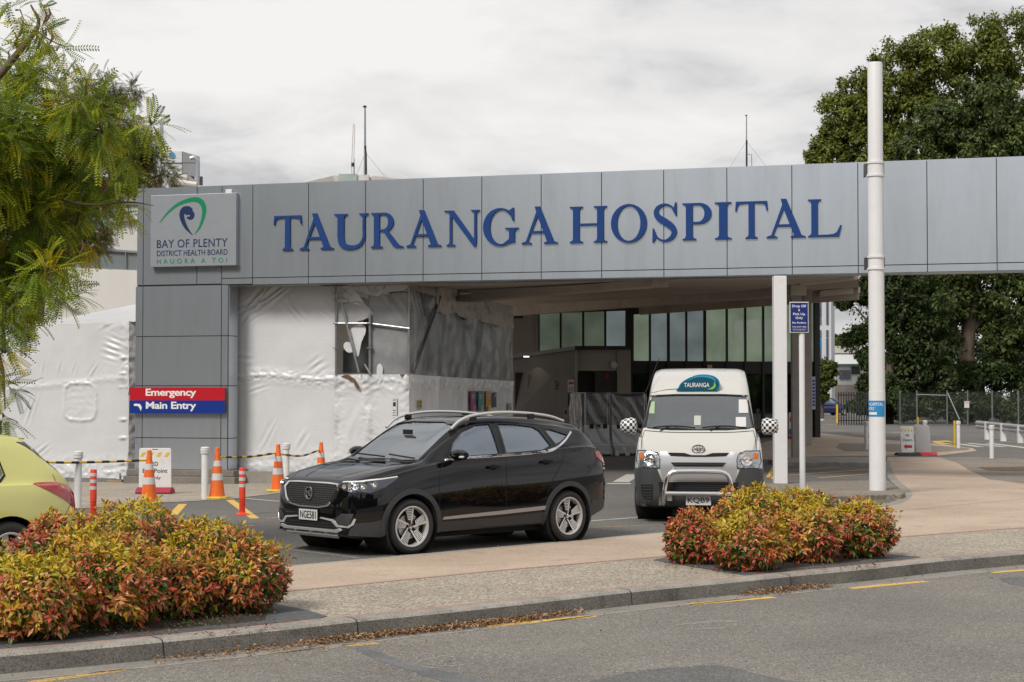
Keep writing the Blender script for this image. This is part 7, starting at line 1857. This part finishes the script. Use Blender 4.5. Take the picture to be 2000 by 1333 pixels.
# chain link fence, gate, pickets, guard rail
YF = 101.0
m_chain = M('chain_link', (.05,.055,.05), .6, alpha=.12)
m_fpost = M('fence_post', (.16,.17,.17), .5, metal=.5)
fe = thing('chain_link_fence', 'tall grey chain link fence with braced gate posts in front of the dark trees', 'fence', (AT(1850, 830, YF).x, YF, 0))
zt_ = AT(1850, 768, YF).z
m = MB(); a, b = AT(1752, 800, YF).x, AT(2120, 800, YF).x; m.prism([(a, YF, 0), (b, YF-8, 0), (b, YF-8, zt_+.2), (a, YF, zt_)], (0, .02, 0)); m.build('mesh_panel', m_chain, fe, world=True)
for x, dy in ((1758,0),(1791,-.8),(1850,-2),(1890,-3),(1938,-4),(1989,-5.5),(2050,-7)):
    q = AT(x, 800, YF+dy-.05).x; m = MB(); m.tube([(q, YF+dy-.05, 0), (q, YF+dy-.05, zt_+.15)], .045, 6); m.build('post', m_fpost, fe, world=True)
m = MB(); m.tube([AT(1791, 771, YF-1), AT(1850, 773, YF-2.1)], .04, 6); m.build('top_rail', m_fpost, fe, world=True)
m = MB(); m.tube([AT(1851, 768, YF-2.2), AT(1874, 820, YF-2.8)], .04, 6); m.build('brace', m_fpost, fe, world=True)
fe2 = thing('picket_fence', 'dark steel picket fence right of the blue car', 'fence', (AT(1660, 828, YF).x, YF, 0))
for i, x in enumerate(range(1638, 1706, 5)):
    q = AT(x, 800, YF); m = MB(); m.box((q.x-.03, YF, 0), (q.x+.03, YF+.04, AT(x, 766, YF).z)); m.build('picket', m_frame, fe2, world=True)
m = MB(); a, b = AT(1638, 800, YF).x, AT(1704, 800, YF).x
for y in (772, 822): z = AT(1650, y, YF).z; m = MB(); m.box((a, YF+.04, z-.03), (b, YF+.08, z+.03)); m.build('rail', m_frame, fe2, world=True)
q = G(1636, 827); m = MB(); m.tube([q, q+Vector((0,0,1.15))], .09, 10); tag(m.build('yellow_bollard', m_yb, smooth=True), 'yellow painted bollard at the end of the dark picket fence', 'bollard')
flat('fence_sign', 1883.5, 784, 1893, 797, YF-3.2, paper, 'small white notice fixed to the chain link fence', 'sign', writing=[("NOTICE", .1, .7, .8, .14)], wm=redv)
gr = thing('guard_rail', 'galvanised steel guard rail on white posts at the right edge', 'guard rail', G(1960, 868))
pa, pb = AT(1908, 840, 68), AT(2060, 850, 62)
pa.z = .72; pb.z = .74; pa = AT(1908, 822, 72); pb = AT(2080, 838, 60)
m = MB(); d = (pb-pa).normalized(); nn = Vector((d.y, -d.x, 0)).normalized()
prof_ = [(0,.0),(.03,-.04),(.07,-.06),(.07,-.10),(.02,-.14),(.02,-.18),(.07,-.22),(.07,-.26),(.0,-.31)]
A0, B0 = [pa+nn*u+Vector((0,0,v)) for u, v in prof_], [pb+nn*u+Vector((0,0,v)) for u, v in prof_]
n = len(prof_); m.add(A0+B0, [(i, i+1, n+i+1, n+i) for i in range(n-1)]); o = m.build('beam', M('galvanised_rail', (.38,.39,.4), .45, metal=.6, var=.2, vs=2), gr, world=True); sm = o.modifiers.new('t', 'SOLIDIFY'); sm.thickness = .01
for t_ in (.15, .35, .55, .8): q = pa.lerp(pb, t_); m = MB(); m.cbox((q.x, q.y+.15, (q.z-.02)/2), (.2,.16,q.z-.02)); m.build('post', m_white, gr, world=True)
# little notices near the glass
t, wd, hg = flat('smoke_free_notice', 1572.5, 769, 1584, 790, G(1578.5,869).y-.25, M('notice_cream', (.45,.43,.4), .6), 'small no smoking notice on the rear beige canopy post', 'notice')
m = shape2d([ell(0, hg*.62, wd*.36, wd*.36, 24), [(-wd*.3, hg*.2), (wd*.3, hg*.2), (wd*.3, hg*.26), (-wd*.3, hg*.26)]], [ell(0, hg*.62, wd*.28, wd*.28, 24)], .003); m.xf(UP).build('symbol', redv, t)
t, wd, hg = flat('hours_notice', 1586, 736, 1592.5, 800, YG-.6, M('notice_lilac', (.5,.52,.62), .6), 'tall narrow blue and white notice on the corner of the glazed block', 'notice')
for k in range(8): m = MB(); m.box((-wd*.35, -.004, hg*(.1+k*.105)), (wd*.35, 0, hg*(.165+k*.105))); m.build('print', M('notice_blue', (.02,.04,.25), .5) if k == 0 else bpy.data.materials['notice_blue'], t)
t, wd, hg = flat('pavement_sign', 1541, 806, 1549, 852, 70, paper, 'white and blue pavement sign with a red foot by the glazed entrance', 'sign')
m = MB(); m.box((-wd*.4, -.004, hg*.05), (wd*.4, 0, hg*.3)); m.build('print', bpy.data.materials['notice_blue'], t); m = MB(); m.box((-wd*.3, -.004, hg*.6), (wd*.3, 0, hg*.8)); m.build('print', redv, t)
m = MB(); m.box((-wd*.7, -.15, -.12), (wd*.7, .15, 0)); m.build('foot', m_rr, t)
# ================================================================ plants
m_leaf = leafmat('shrub_leaf', .22, .42, .4)
m_tleaf = leafmat('tree_leaf', .38, .5, .3)
m_bark = M('bark', (.10,.075,.055), .9, var=.4, vs=5, bump=.8, bs=12, stretch=(1,1,.3))
def pal(n, cols, wts, jit=.18):
    c = np.array(cols)[RNG.choice(len(cols), n, p=np.array(wts)/sum(wts))]; return np.clip(c*rnd((n, 1), 1-jit, 1+jit)*rnd((n, 3), .93, 1.07), 0, 1)
def shrub(px, py, r, h, label, warm=.5, n=2600):
    b = G(px, py, .02); t = thing('nandina_shrub', label, 'shrub', b, 0, 'red and yellow leaved shrubs in the planting beds')
    m = MB()
    for k in range(7):
        a = k*.9; m.tube([(0.05*math.cos(a), .05*math.sin(a), 0), (r*.4*math.cos(a), r*.4*math.sin(a), h*.45), (r*.65*math.cos(a), r*.65*math.sin(a), h*.75)], [.012,.009,.005], 5)
    m.build('stems', m_bark, t)
    # sprays: whorls of leaves at the end of twigs spread over a lumpy dome
    K = n//11; u = RNG.normal(size=(K, 3)); u[:, 2] = np.where(u[:, 2] < 0, u[:, 2]*.75, u[:, 2]); u /= np.linalg.norm(u, axis=1, keepdims=True)
    lump = np.array([1+.16*noise.noise((v[0]*2.3+px, v[1]*2.3+py, v[2]*2.3)) for v in u])
    rad = RNG.uniform(.62, 1.03, K)**.7*lump
    c = u*rad[:, None]*np.array([r*.99, r*.99, h*.52])*np.where(RNG.random((K, 1)) < .04, 1.13, 1.0) + np.array([0, 0, h*.46]); c[:, 2] = np.maximum(c[:, 2], .03+.05*RNG.random(K))
    pos = np.repeat(c, 11, 0); out = np.repeat(u, 11, 0)
    nn_ = len(pos); tip = out*.55 + RNG.normal(size=(nn_, 3))*.75; tip[:, 2] -= .12
    nr = out*1.2 + RNG.normal(size=(nn_, 3))*.35 + np.array([0, 0, .5])
    pos = pos + tip/np.linalg.norm(tip, axis=1, keepdims=True)*rnd((nn_, 1), .0, .035)
    hz = np.clip((pos[:, 2]/h), 0, 1.1); depth = np.repeat(rad/lump, 11)
    f = np.array([noise.noise((p[0]*3.1+px*.01, p[1]*3.1, p[2]*3.1+py)) for p in c])
    f = np.repeat(f, 11)
    green = pal(nn_, [(.10,.145,.015),(.06,.10,.012),(.17,.21,.02)], [2,2,1])
    yel = pal(nn_, [(.52,.36,.02),(.42,.36,.03),(.60,.40,.03)], [2,2,1]); org = pal(nn_, [(.58,.21,.05),(.66,.32,.13),(.50,.15,.045)], [3,2,2]); red = pal(nn_, [(.50,.075,.045),(.60,.16,.11),(.34,.035,.03)], [2,2,1])
    s = hz*1.15 + f*1.1 + rnd(nn_)*.30 + .06 - warm*.5
    cc = np.where((s > .84)[:, None], yel, np.where((s > .36)[:, None], org, red))
    g_ = (RNG.random(nn_) < np.clip(.16 + (1-depth)*1.9 + (.55-hz)*.60 - f*.6, .05, .9)); cc[g_] = green[g_]
    sz = rnd(nn_, .028, .075)*(1.0+.1*(hz < .5))
    V, T, Cc = leaf_cloud(pos, nr, tip, sz, cc, .40, .12)
    leafmesh('foliage', V, T, Cc, m_leaf, t)
    return t
SH = [(60,1243,.40,.62,.35,'front left bed shrub at the lower left, coral red leaves along its skirt'),(222,1222,.42,.74,.45,'front left bed shrub with salmon pink leaf clusters, second from the left edge'),(345,1200,.36,.55,.30,'low green skirted shrub in the middle of the left bed front'),(468,1190,.42,.66,.40,'right end shrub of the left bed with red leaves overhanging the paving'),
      (118,1172,.44,.80,1.0,'dark crimson leaved shrub behind the others near the lime car'),(262,1160,.60,.87,-.05,'tallest shrub of the left bed, bright yellow on top'),(400,1165,.46,.72,.2,'orange yellow shrub behind the right end of the left bed'),(-30,1205,.46,.58,.1,'yellow shrub cut by the left edge of the picture'),(170,1195,.42,.72,.25,'orange tipped shrub in the middle of the left bed'),
      (1358,1097,.32,.58,.5,'left end shrub of the right bed, red leaves at its foot'),(1462,1110,.42,.60,.42,'front shrub of the right bed with coral patches and green foot'),(1474,1072,.50,.79,.05,'tallest shrub of the right bed, in front of the white van'),(1572,1094,.40,.62,.45,'shrub of the right bed just left of the gap, reddish side'),(1568,1066,.46,.70,.15,'yellow orange shrub behind the drop off sign pole foot'),(1683,1086,.37,.66,.3,'right end shrub of the right bed standing apart beyond a gap')]
for a in SH: shrub(a[0], a[1], a[2], a[3], a[5], a[4], 7600 if a[2] > .45 else 5800)
# weeds and litter in the beds
P = []
for _ in range(1500):
    x = RNG.uniform(-100, 520); y = RNG.uniform(1196, 1236) - (x-200)*.05; p = G(x, y, .03); P.append(tuple(p))
P = np.array(P); n = len(P); tp = np.stack([rnd(n), rnd(n), rnd(n, .1, .9)], 1); nr = np.stack([rnd(n)*.6, rnd(n)*.6, np.ones(n)], 1)
dens = np.array([noise.noise((p[0]*3, p[1]*3, 2)) for p in P]) > -.05; P, tp, nr = P[dens], tp[dens], nr[dens]; n = len(P)
tag(leafmesh('ground_cover', *leaf_cloud(P, nr, tp, rnd(n, .015, .04), pal(n, [(.06,.11,.02),(.09,.14,.03)], [1,1])), m_leaf), 'low green weeds and litter on the soil under the shrubs', 'weeds', kind='stuff')
P = np.array([tuple(G(RNG.uniform(-50, 540), RNG.uniform(1190, 1240), .026)) for _ in range(700)] + [tuple(G(RNG.uniform(1300, 1720), RNG.uniform(1085, 1112), .026)) for _ in range(500)]); n = len(P)
tag(leafmesh('leaf_litter', *leaf_cloud(P, np.stack([rnd(n)*.4, rnd(n)*.4, np.ones(n)], 1), np.stack([rnd(n), rnd(n), rnd(n)*.2], 1), rnd(n, .02, .05), pal(n, [(.16,.08,.04),(.24,.14,.08),(.09,.05,.03)], [1,1,1])), lm), 'brown leaf litter on the soil of the planting beds', 'fallen leaves', kind='stuff')
P = np.array([tuple(G(RNG.uniform(560, 2000), RNG.uniform(930, 1090), .014)) for _ in range(110)]); P = P[[0 < i for i in range(len(P))]]; n = len(P)
tag(leafmesh('leaf_litter', *leaf_cloud(P, np.stack([rnd(n)*.3, rnd(n)*.3, np.ones(n)], 1), np.stack([rnd(n), rnd(n), rnd(n)*.1], 1), rnd(n, .02, .05), pal(n, [(.3,.2,.1),(.4,.33,.22)], [1,1])), lm), 'scattered dry leaves on the footpath and car park', 'fallen leaves', kind='stuff')

# ---- crowns
def clumpy(blobs, per, size, cols, wts, seed=0, sub=.30, flat_=1.0, dens=1.0):
    """blobs: (centre, radii) -> leaves on many sub-clumps"""
    PP, NN, TT = [], [], []
    for c, rad in blobs:
        rad = np.array(rad, float); K = max(6, int(per*dens)); u = RNG.normal(size=(K, 3)); u /= np.linalg.norm(u, axis=1, keepdims=True)
        cc = np.array(c) + u*rad*RNG.uniform(.55, 1.0, (K, 1))
        for q in range(K):
            r = rad.mean()*sub*RNG.uniform(.6, 1.25); m = int(88*RNG.uniform(.7, 1.3))
            v = RNG.normal(size=(m, 3)); v /= np.linalg.norm(v, axis=1, keepdims=True)
            rr = r*RNG.uniform(.35, 1.05, (m, 1))
            PP.append(cc[q] + v*rr*np.array([1, 1, .75*flat_])); NN.append(v + u[q]*.5 + np.array([0, 0, .6])); TT.append(v*.7 + RNG.normal(size=(m, 3))*.6 - np.array([0, 0, .35]))
    P = np.concatenate(PP); N = np.concatenate(NN); T = np.concatenate(TT); n = len(P)
    tone = np.repeat(rnd(len(PP), .8, 1.2), [len(a) for a in PP])[:, None]
    return leaf_cloud(P, N, T, rnd(n, size*.7, size*1.3), pal(n, cols, wts)*tone, .5, .15)
def limb(pts, r0, r1, k=4):
    q = smoothline(pts, k); m = MB(); m.tube(q, [r0+(r1-r0)*i/(len(q)-1) for i in range(len(q))], 9); return m
def pb(px, py, Y, rpx, ry=None, ky=1.0):
    s = Y/FPX; return (tuple(AT(px, py, Y)), (rpx*s, (ry or rpx)*s*.9, rpx*s*ky))
OL = [(.125,.155,.026),(.17,.19,.03),(.085,.11,.02),(.22,.215,.04)]
DG_SHADE = [(.035,.058,.016),(.055,.08,.02),(.024,.042,.012),(.085,.11,.03)]  # darker greens: shade under the trees put into the leaf colour
DG = [(.06,.09,.022),(.095,.13,.03),(.04,.062,.018),(.15,.185,.05)]
def bigtree(name, label, base, trunk, blobs, cols, wts, per, size, sub=.3):
    t = thing(name, label, 'tree', base, 0, 'big trees beyond the beam on the right')
    m = MB()
    for pts, r0, r1 in trunk: m.join(limb(pts, r0, r1))
    m.build('trunk', m_bark, t, world=True, smooth=True)
    V, T, Cc = clumpy(blobs, per, size, cols, wts, sub=sub); leafmesh('crown', V - np.array(base), T, Cc, m_tleaf, t)
    return t
Y1, Y2 = 122., 110.
B1 = [pb(1625,300,Y1,52), pb(1655,235,Y1,60), pb(1700,190,Y1,70), pb(1760,150,Y1,75), pb(1830,125,Y1,75), pb(1905,110,Y1,78), pb(1975,95,Y1,80), pb(2060,110,Y1,90), pb(1700,290,Y1,80), pb(1790,260,Y1,95), pb(1890,230,Y1,95), pb(2000,220,Y1,100), pb(1750,400,Y1,120), pb(1900,400,Y1,140), pb(2060,380,Y1,130), pb(1600,318,Y1,22)]
bigtree('broadleaf_tree', 'largest olive green tree with the highest crown behind the right of the beam', tuple(G(1790, 822)) if 0 else (AT(1800,800,Y1).x, Y1, 0), [([(AT(1800,800,Y1).x, Y1, 0), AT(1790,700,Y1), AT(1800,560,Y1), AT(1810,350,Y1)], .8, .3), ([AT(1795,600,Y1), AT(1720,450,Y1), AT(1690,300,Y1)], .4, .1), ([AT(1800,600,Y1), AT(1900,420,Y1), AT(1960,250,Y1)], .45, .1)], B1, OL, [3,3,2,1], 62, .30, .24)
B2 = [pb(1850,240,Y2,60), pb(1930,215,Y2,70), pb(2010,250,Y2,80), pb(1800,300,Y2,55), pb(1890,300,Y2,80), pb(1985,320,Y2,90), pb(1960,430,Y2,110), pb(2050,450,Y2,120), pb(1900,560,Y2,75), pb(1980,580,Y2,75), pb(2050,620,Y2,85), pb(1830,590,Y2,70), pb(1960,660,Y2,45), pb(1850,520,Y2,80)]
tb_ = (AT(1908,830,Y2).x, Y2, 0)
bigtree('broadleaf_tree', 'darker green tree with a thick leaning forked trunk behind the chain link fence', tb_, [([tb_, AT(1905,760,Y2), AT(1888,700,Y2), AT(1893,640,Y2), AT(1905,560,Y2), AT(1915,380,Y2)], .68, .3), ([AT(1890,705,Y2), AT(1872,670,Y2), AT(1850,610,Y2), AT(1845,540,Y2)], .34, .16), ([AT(1893,650,Y2), AT(1925,610,Y2), AT(1960,540,Y2)], .3, .18)], B2, DG, [3,3,2,1], 56, .30, .24)
Y3 = 106.
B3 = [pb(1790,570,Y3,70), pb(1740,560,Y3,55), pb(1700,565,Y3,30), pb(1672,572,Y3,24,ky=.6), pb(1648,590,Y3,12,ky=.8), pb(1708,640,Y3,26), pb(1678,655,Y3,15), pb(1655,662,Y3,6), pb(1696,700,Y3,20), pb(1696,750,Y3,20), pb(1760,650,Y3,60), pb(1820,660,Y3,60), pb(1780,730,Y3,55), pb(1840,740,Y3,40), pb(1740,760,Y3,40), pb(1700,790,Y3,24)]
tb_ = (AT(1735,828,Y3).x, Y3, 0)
bigtree('broadleaf_tree', 'shady low tree with branches reaching left under the beam toward the white annex', tb_, [([tb_, AT(1738,740,Y3), AT(1745,640,Y3), AT(1760,560,Y3)], .35, .15), ([AT(1742,680,Y3), AT(1705,640,Y3), AT(1670,600,Y3)], .14, .04), ([AT(1745,620,Y3), AT(1700,580,Y3), AT(1660,580,Y3)], .12, .03)], B3, DG_SHADE, [2,3,3,1], 34, .30, .30)
# undergrowth behind the fence
bl = [pb(1645+i*26+RNG.uniform(-8,8), 800+RNG.uniform(-22,6), YF+1.5+RNG.uniform(0,4), RNG.uniform(20,32), ky=.8) for i in range(18)] + [pb(1880+i*40, 745, YF+8, 40) for i in range(6)] + [pb(1750+i*50, 700, YF+24, 60) for i in range(8)] + [pb(1730+i*60, 600, YF+28, 70) for i in range(7)] + [pb(1700+i*55, 660, YF+32, 60) for i in range(9)]
V, T, Cc = clumpy([q for q in bl if q[0][0] > AT(1655, 800, q[0][1]).x], 20, .26, [(.03,.055,.015),(.055,.09,.02),(.02,.038,.012),(.09,.12,.03)], [3,2,2,1], sub=.34)
tag(leafmesh('undergrowth', V, T, Cc, m_tleaf), 'dense dark green undergrowth behind the chain link fence', 'undergrowth', kind='stuff')
# small trees in the gap
for nm, lab, px, pyb, Y, bl_, sz in (('street_tree', 'small yellowish tree between the glazed block and the blue car', 1606, 812, 128., [pb(1606,720,128.,18), pb(1622,722,128.,14), pb(1600,745,128.,20), pb(1618,745,128.,12), pb(1602,770,128.,14)], .24),
                                     ('distant_tree', 'round green treetop showing above the white annex roof', 1640, 760, 215., [pb(1636,668,215.,12), pb(1650,676,215.,12), pb(1628,676,215.,10)], .5)):
    b = (AT(px, pyb, Y).x, Y, 0); t = thing(nm, lab, 'tree', b); m = MB(); m.tube([b, AT(px, 740, Y), AT(px, 700, Y)], [.14,.1,.05], 7); m.build('trunk', m_bark, t, world=True)
    V, T, Cc = clumpy(bl_, 16, sz, [(.10,.13,.025),(.14,.16,.03),(.07,.10,.02)], [1,1,1], sub=.4); leafmesh('crown', V-np.array(b), T, Cc, m_tleaf, t)

# ---- left trees: feathery fronds
def frond_proto(n=12, L=1.0, wmax=.165, droop=.30):
    V, T, K = [], [], []
    f = lambda t: np.array([t*L, 0, -droop*t*t*L])
    def add(v, t, k): b = len(V); V.extend(v); T.extend([tuple(i+b for i in q) for q in t]); K.extend([k]*len(t))
    for i in range(5):
        a, b = f(i/5), f((i+1)/5); w_ = np.array([0, .008*(1-i/6), 0]); add([a-w_, a+w_, b+w_, b-w_], [(0,1,2),(0,2,3)], 1)
    for i in range(n):
        t = .10+.88*i/(n-1); p = f(t); ln = wmax*(math.sin(math.pi*min(1, .22+.80*(1-t)))**.6)*(.5+.5*math.sin(math.pi*min(1,t*1.6+.1)) if t < .3 else 1)
        for sg in (-1, 1):
            d = np.array([.42, sg*.9, -.22]); d /= np.linalg.norm(d); wv = np.array([.9, -sg*.42, 0])*L*.027
            q = p + d*ln*L; mid = p + d*ln*L*.5
            add([p, mid+wv, q, mid-wv], [(0,1,2),(0,2,3)], 0)
    return np.array(V, float), np.array(T), np.array(K)
def fronds(P, D, size, cols):
    """P positions, D main direction, size, colour per frond"""
    V0, T0, K0 = frond_proto(); n = len(P); D = D/np.linalg.norm(D, axis=1, keepdims=True)
    up = np.tile([0, 0, 1.], (n, 1)) + RNG.normal(size=(n, 3))*.45; Yv = np.cross(up, D); Yv /= np.linalg.norm(Yv, axis=1, keepdims=True)+1e-9; Z = np.cross(D, Yv)
    Rm = np.stack([D, Yv, Z], 2)*size[:, None, None]
    V = np.einsum('nij,vj->nvi', Rm, V0) + P[:, None, :]
    T = T0[None] + (np.arange(n)*len(V0))[:, None, None]
    c = np.repeat(cols[:, None, :], len(T0), 1)*rnd((n, len(T0), 1), .85, 1.15); c[:, K0 == 1] = (.10,.08,.03)
    return V.reshape(-1, 3), T.reshape(-1, 3), c.reshape(-1, 3)
def featherytree(label, base, blobs, dens, fsz, green, yshare, limbs, grp):
    t = thing('feathery_tree', label, 'tree', base, 0, grp)
    m = MB()
    for pts, r0, r1 in limbs: m.join(limb(pts, r0, r1))
    PP, DD, CC, SS = [], [], [], []
    twigs = 0
    for (c, rad), k in blobs:
        c = np.array(c); rad = np.array(rad); n = int(dens*k)
        nb_ = max(3, n//9); u = RNG.normal(size=(nb_, 3)); u /= np.linalg.norm(u, axis=1, keepdims=True); tips = c + u*rad*RNG.uniform(.3, 1.0, (nb_, 1))
        for q in range(nb_):
            if RNG.random() < .35: m.tube([tuple(c+(tips[q]-c)*.0), tuple(c+(tips[q]-c)*.55+np.array([0,0,.06])), tuple(tips[q])], [.012,.008,.004], 4)
            k2 = RNG.integers(6, 12); a = RNG.normal(size=(k2, 3))*.6 + u[q]*.7; a[:, 2] -= .35
            PP.append(tips[q] + RNG.normal(size=(k2, 3))*rad.mean()*.10); DD.append(a)
            yl = RNG.random() < yshare*(1.6 if u[q][0] > 0 else .6)
            g0 = np.array([(.55,.44,.015),(.40,.40,.02)][RNG.integers(0, 2)]) if yl else np.array(green[RNG.integers(0, len(green))])
            CC.append(np.clip(g0*rnd((k2, 1), .75, 1.25), 0, 1)); SS.append(rnd(k2, fsz*.7, fsz*1.25))
    V, T, Cc = fronds(np.concatenate(PP), np.concatenate(DD), np.concatenate(SS), np.concatenate(CC))
    m.build('trunk', m_bark, t, world=True, smooth=True)
    leafmesh('crown', V-np.array(base), T, Cc, m_tleaf, t)
    return t
YA = 20.
def fb(px, py, r, k=1., Y=None, ky=1.): return (pb(px, py, (Y or YA+RNG.uniform(-1.2, 1.2)), r, ky=ky), k*(r/50.)**1.7)
FB = [fb(20,120,45), fb(60,150,40,.8), fb(90,70,22,.5), fb(75,25,30,.35), fb(30,20,30,.5), fb(110,100,20,.5), fb(110,200,55), fb(165,210,50), fb(200,260,42), fb(60,250,70,1.2), fb(130,290,65,1.1), fb(215,320,30,.6), fb(40,360,75,1.3), fb(120,380,60,.9), fb(175,360,45,.8), fb(225,240,22,.5), fb(255,300,16,.35), fb(262,242,16,.2),
      fb(30,460,70,1.2), fb(90,470,55,.9), fb(150,440,40,.45), fb(30,540,60,1.), fb(90,540,42,.8), fb(120,575,26,.6), fb(20,610,45,.8), fb(55,640,28,.5), fb(10,690,32,.7), fb(8,760,24,.7), fb(8,815,18,.5), fb(130,520,24,.5), fb(-60,300,120,1.5), fb(-60,500,110,1.2), fb(15,270,60,1.), fb(295,245,12,.12), fb(235,395,18,.2), fb(70,420,60,.9)]
base = (AT(-190, 800, YA).x, YA, DIP)
featherytree('near tree with feathery green and yellow leaves hanging in at the upper left', base, FB, 205, .31, [(.27,.34,.022),(.17,.26,.02),(.36,.41,.03),(.11,.18,.016)], .15,
    [([base, AT(-185,700,YA), AT(-160,520,YA), AT(-130,350,YA)], .24, .12), ([AT(-140,400,YA), AT(-20,300,YA), AT(80,260,YA), AT(150,220,YA), AT(205,200,YA)], .08, .01), ([AT(-150,450,YA), AT(-30,420,YA), AT(60,380,YA), AT(130,400,YA)], .07, .01),
     ([AT(-140,380,YA), AT(-40,200,YA), AT(30,110,YA), AT(75,50,YA), AT(60,10,YA)], .07, .01), ([AT(40,290,YA), AT(130,270,YA), AT(215,235,YA), AT(285,240,YA)], .022, .004), ([AT(60,380,YA), AT(170,400,YA-.5), AT(250,395,YA-.5), AT(300,402,YA-.5)], .02, .004),
     ([AT(70,60,YA), AT(100,80,YA), AT(135,95,YA)], .014, .004), ([AT(-160,560,YA), AT(-60,600,YA), AT(0,700,YA), AT(10,800,YA)], .05, .006), ([AT(-150,500,YA), AT(-40,480,YA), AT(50,500,YA), AT(110,550,YA)], .05, .006)], 'feathery trees on the left')
# seed pods and the twig in front of the sign
tw = bpy.data.objects[[o.name for o in C.objects if o.name.startswith('feathery_tree')][0]]
for x, y in ((70,60),(82,55),(75,70),(95,15),(88,20),(40,45),(30,65),(130,215),(128,240),(200,345),(205,352),(55,75),(100,60),(160,470)):
    p = AT(x, y, YA-.8); m = MB(); m.tube([p, p+Vector((.02,0,-.06)), p+Vector((.0,0,-.12)), p+Vector((-.03,0,-.17))], [.006,.014,.013,.004], 6); m.build('seed_pod', M('brown_pod', (.12,.06,.035), .7) if 'brown_pod' not in bpy.data.materials else bpy.data.materials['brown_pod'], tw, world=True, smooth=True)
YB_ = 50.
SB = [fb(205,175,38,1.,YB_), fb(250,185,28,.7,YB_), fb(170,200,40,.8,YB_), fb(230,235,45,1.2,YB_), fb(280,275,38,1.1,YB_), fb(255,300,50,1.4,YB_), fb(305,320,28,.9,YB_), fb(315,350,30,1.,YB_), fb(270,355,36,1.,YB_,.6), fb(215,350,50,1.1,YB_), fb(180,420,45,.8,YB_), fb(215,400,32,.6,YB_), fb(160,470,45,1.,YB_,.6), fb(195,470,24,.8,YB_,.6), fb(110,450,60,1.,YB_), fb(80,380,70,.9,YB_), fb(240,420,20,.4,YB_), fb(120,320,60,.8,YB_), fb(265,172,14,.5,YB_,.5), fb(100,490,50,.6,YB_,.5)]
base = (AT(60, 930, YB_).x, YB_, DIP)
featherytree('duller olive tree with fine dense leaves behind the yellow green one', base, SB, 560, .36, [(.12,.135,.022),(.15,.155,.025),(.08,.095,.018),(.18,.135,.04)], .0,
    [([base, AT(62,700,YB_), AT(80,520,YB_), AT(100,420,YB_)], .3, .2), ([AT(90,480,YB_), AT(150,380,YB_), AT(210,260,YB_), AT(240,200,YB_)], .14, .03), ([AT(90,480,YB_), AT(190,400,YB_), AT(270,360,YB_), AT(320,340,YB_)], .12, .03), ([AT(85,500,YB_), AT(130,470,YB_), AT(200,465,YB_)], .1, .03)], 'feathery trees on the left')
# trees across the street, seen in car paint and glass, plus unseen added ones
bl = []
for x in np.arange(-60, 62, 7.5):
    Yt = -26 + RNG.uniform(-3, 3); h = RNG.uniform(6, 11); bl.append(((x, Yt, h*.55), (5, 4, h*.5))); bl.append(((x+3, Yt-2, 2.5), (5, 3, 2.8)))
for x, y, h in ((-34,14,20),(-42,22,22),(-50,8,20),(-40,2,21),(-30,2,18),(-56,20,20),(-48,32,19)): bl += [((x,y,h*.72),(6,6,h*.28)), ((x,y,h*.35),(5.5,5.5,h*.3))]  # tall unseen trees at back left, added so the pillar reflects dark
V, T, Cc = clumpy(bl, 22, 1.1, DG, [3,3,2,1], sub=.42)
tag(leafmesh('treeline', V, T, Cc, m_tleaf), 'row of dark trees across the street mirrored in the car paint, with unseen trees added to darken the pillar', 'trees', kind='stuff')
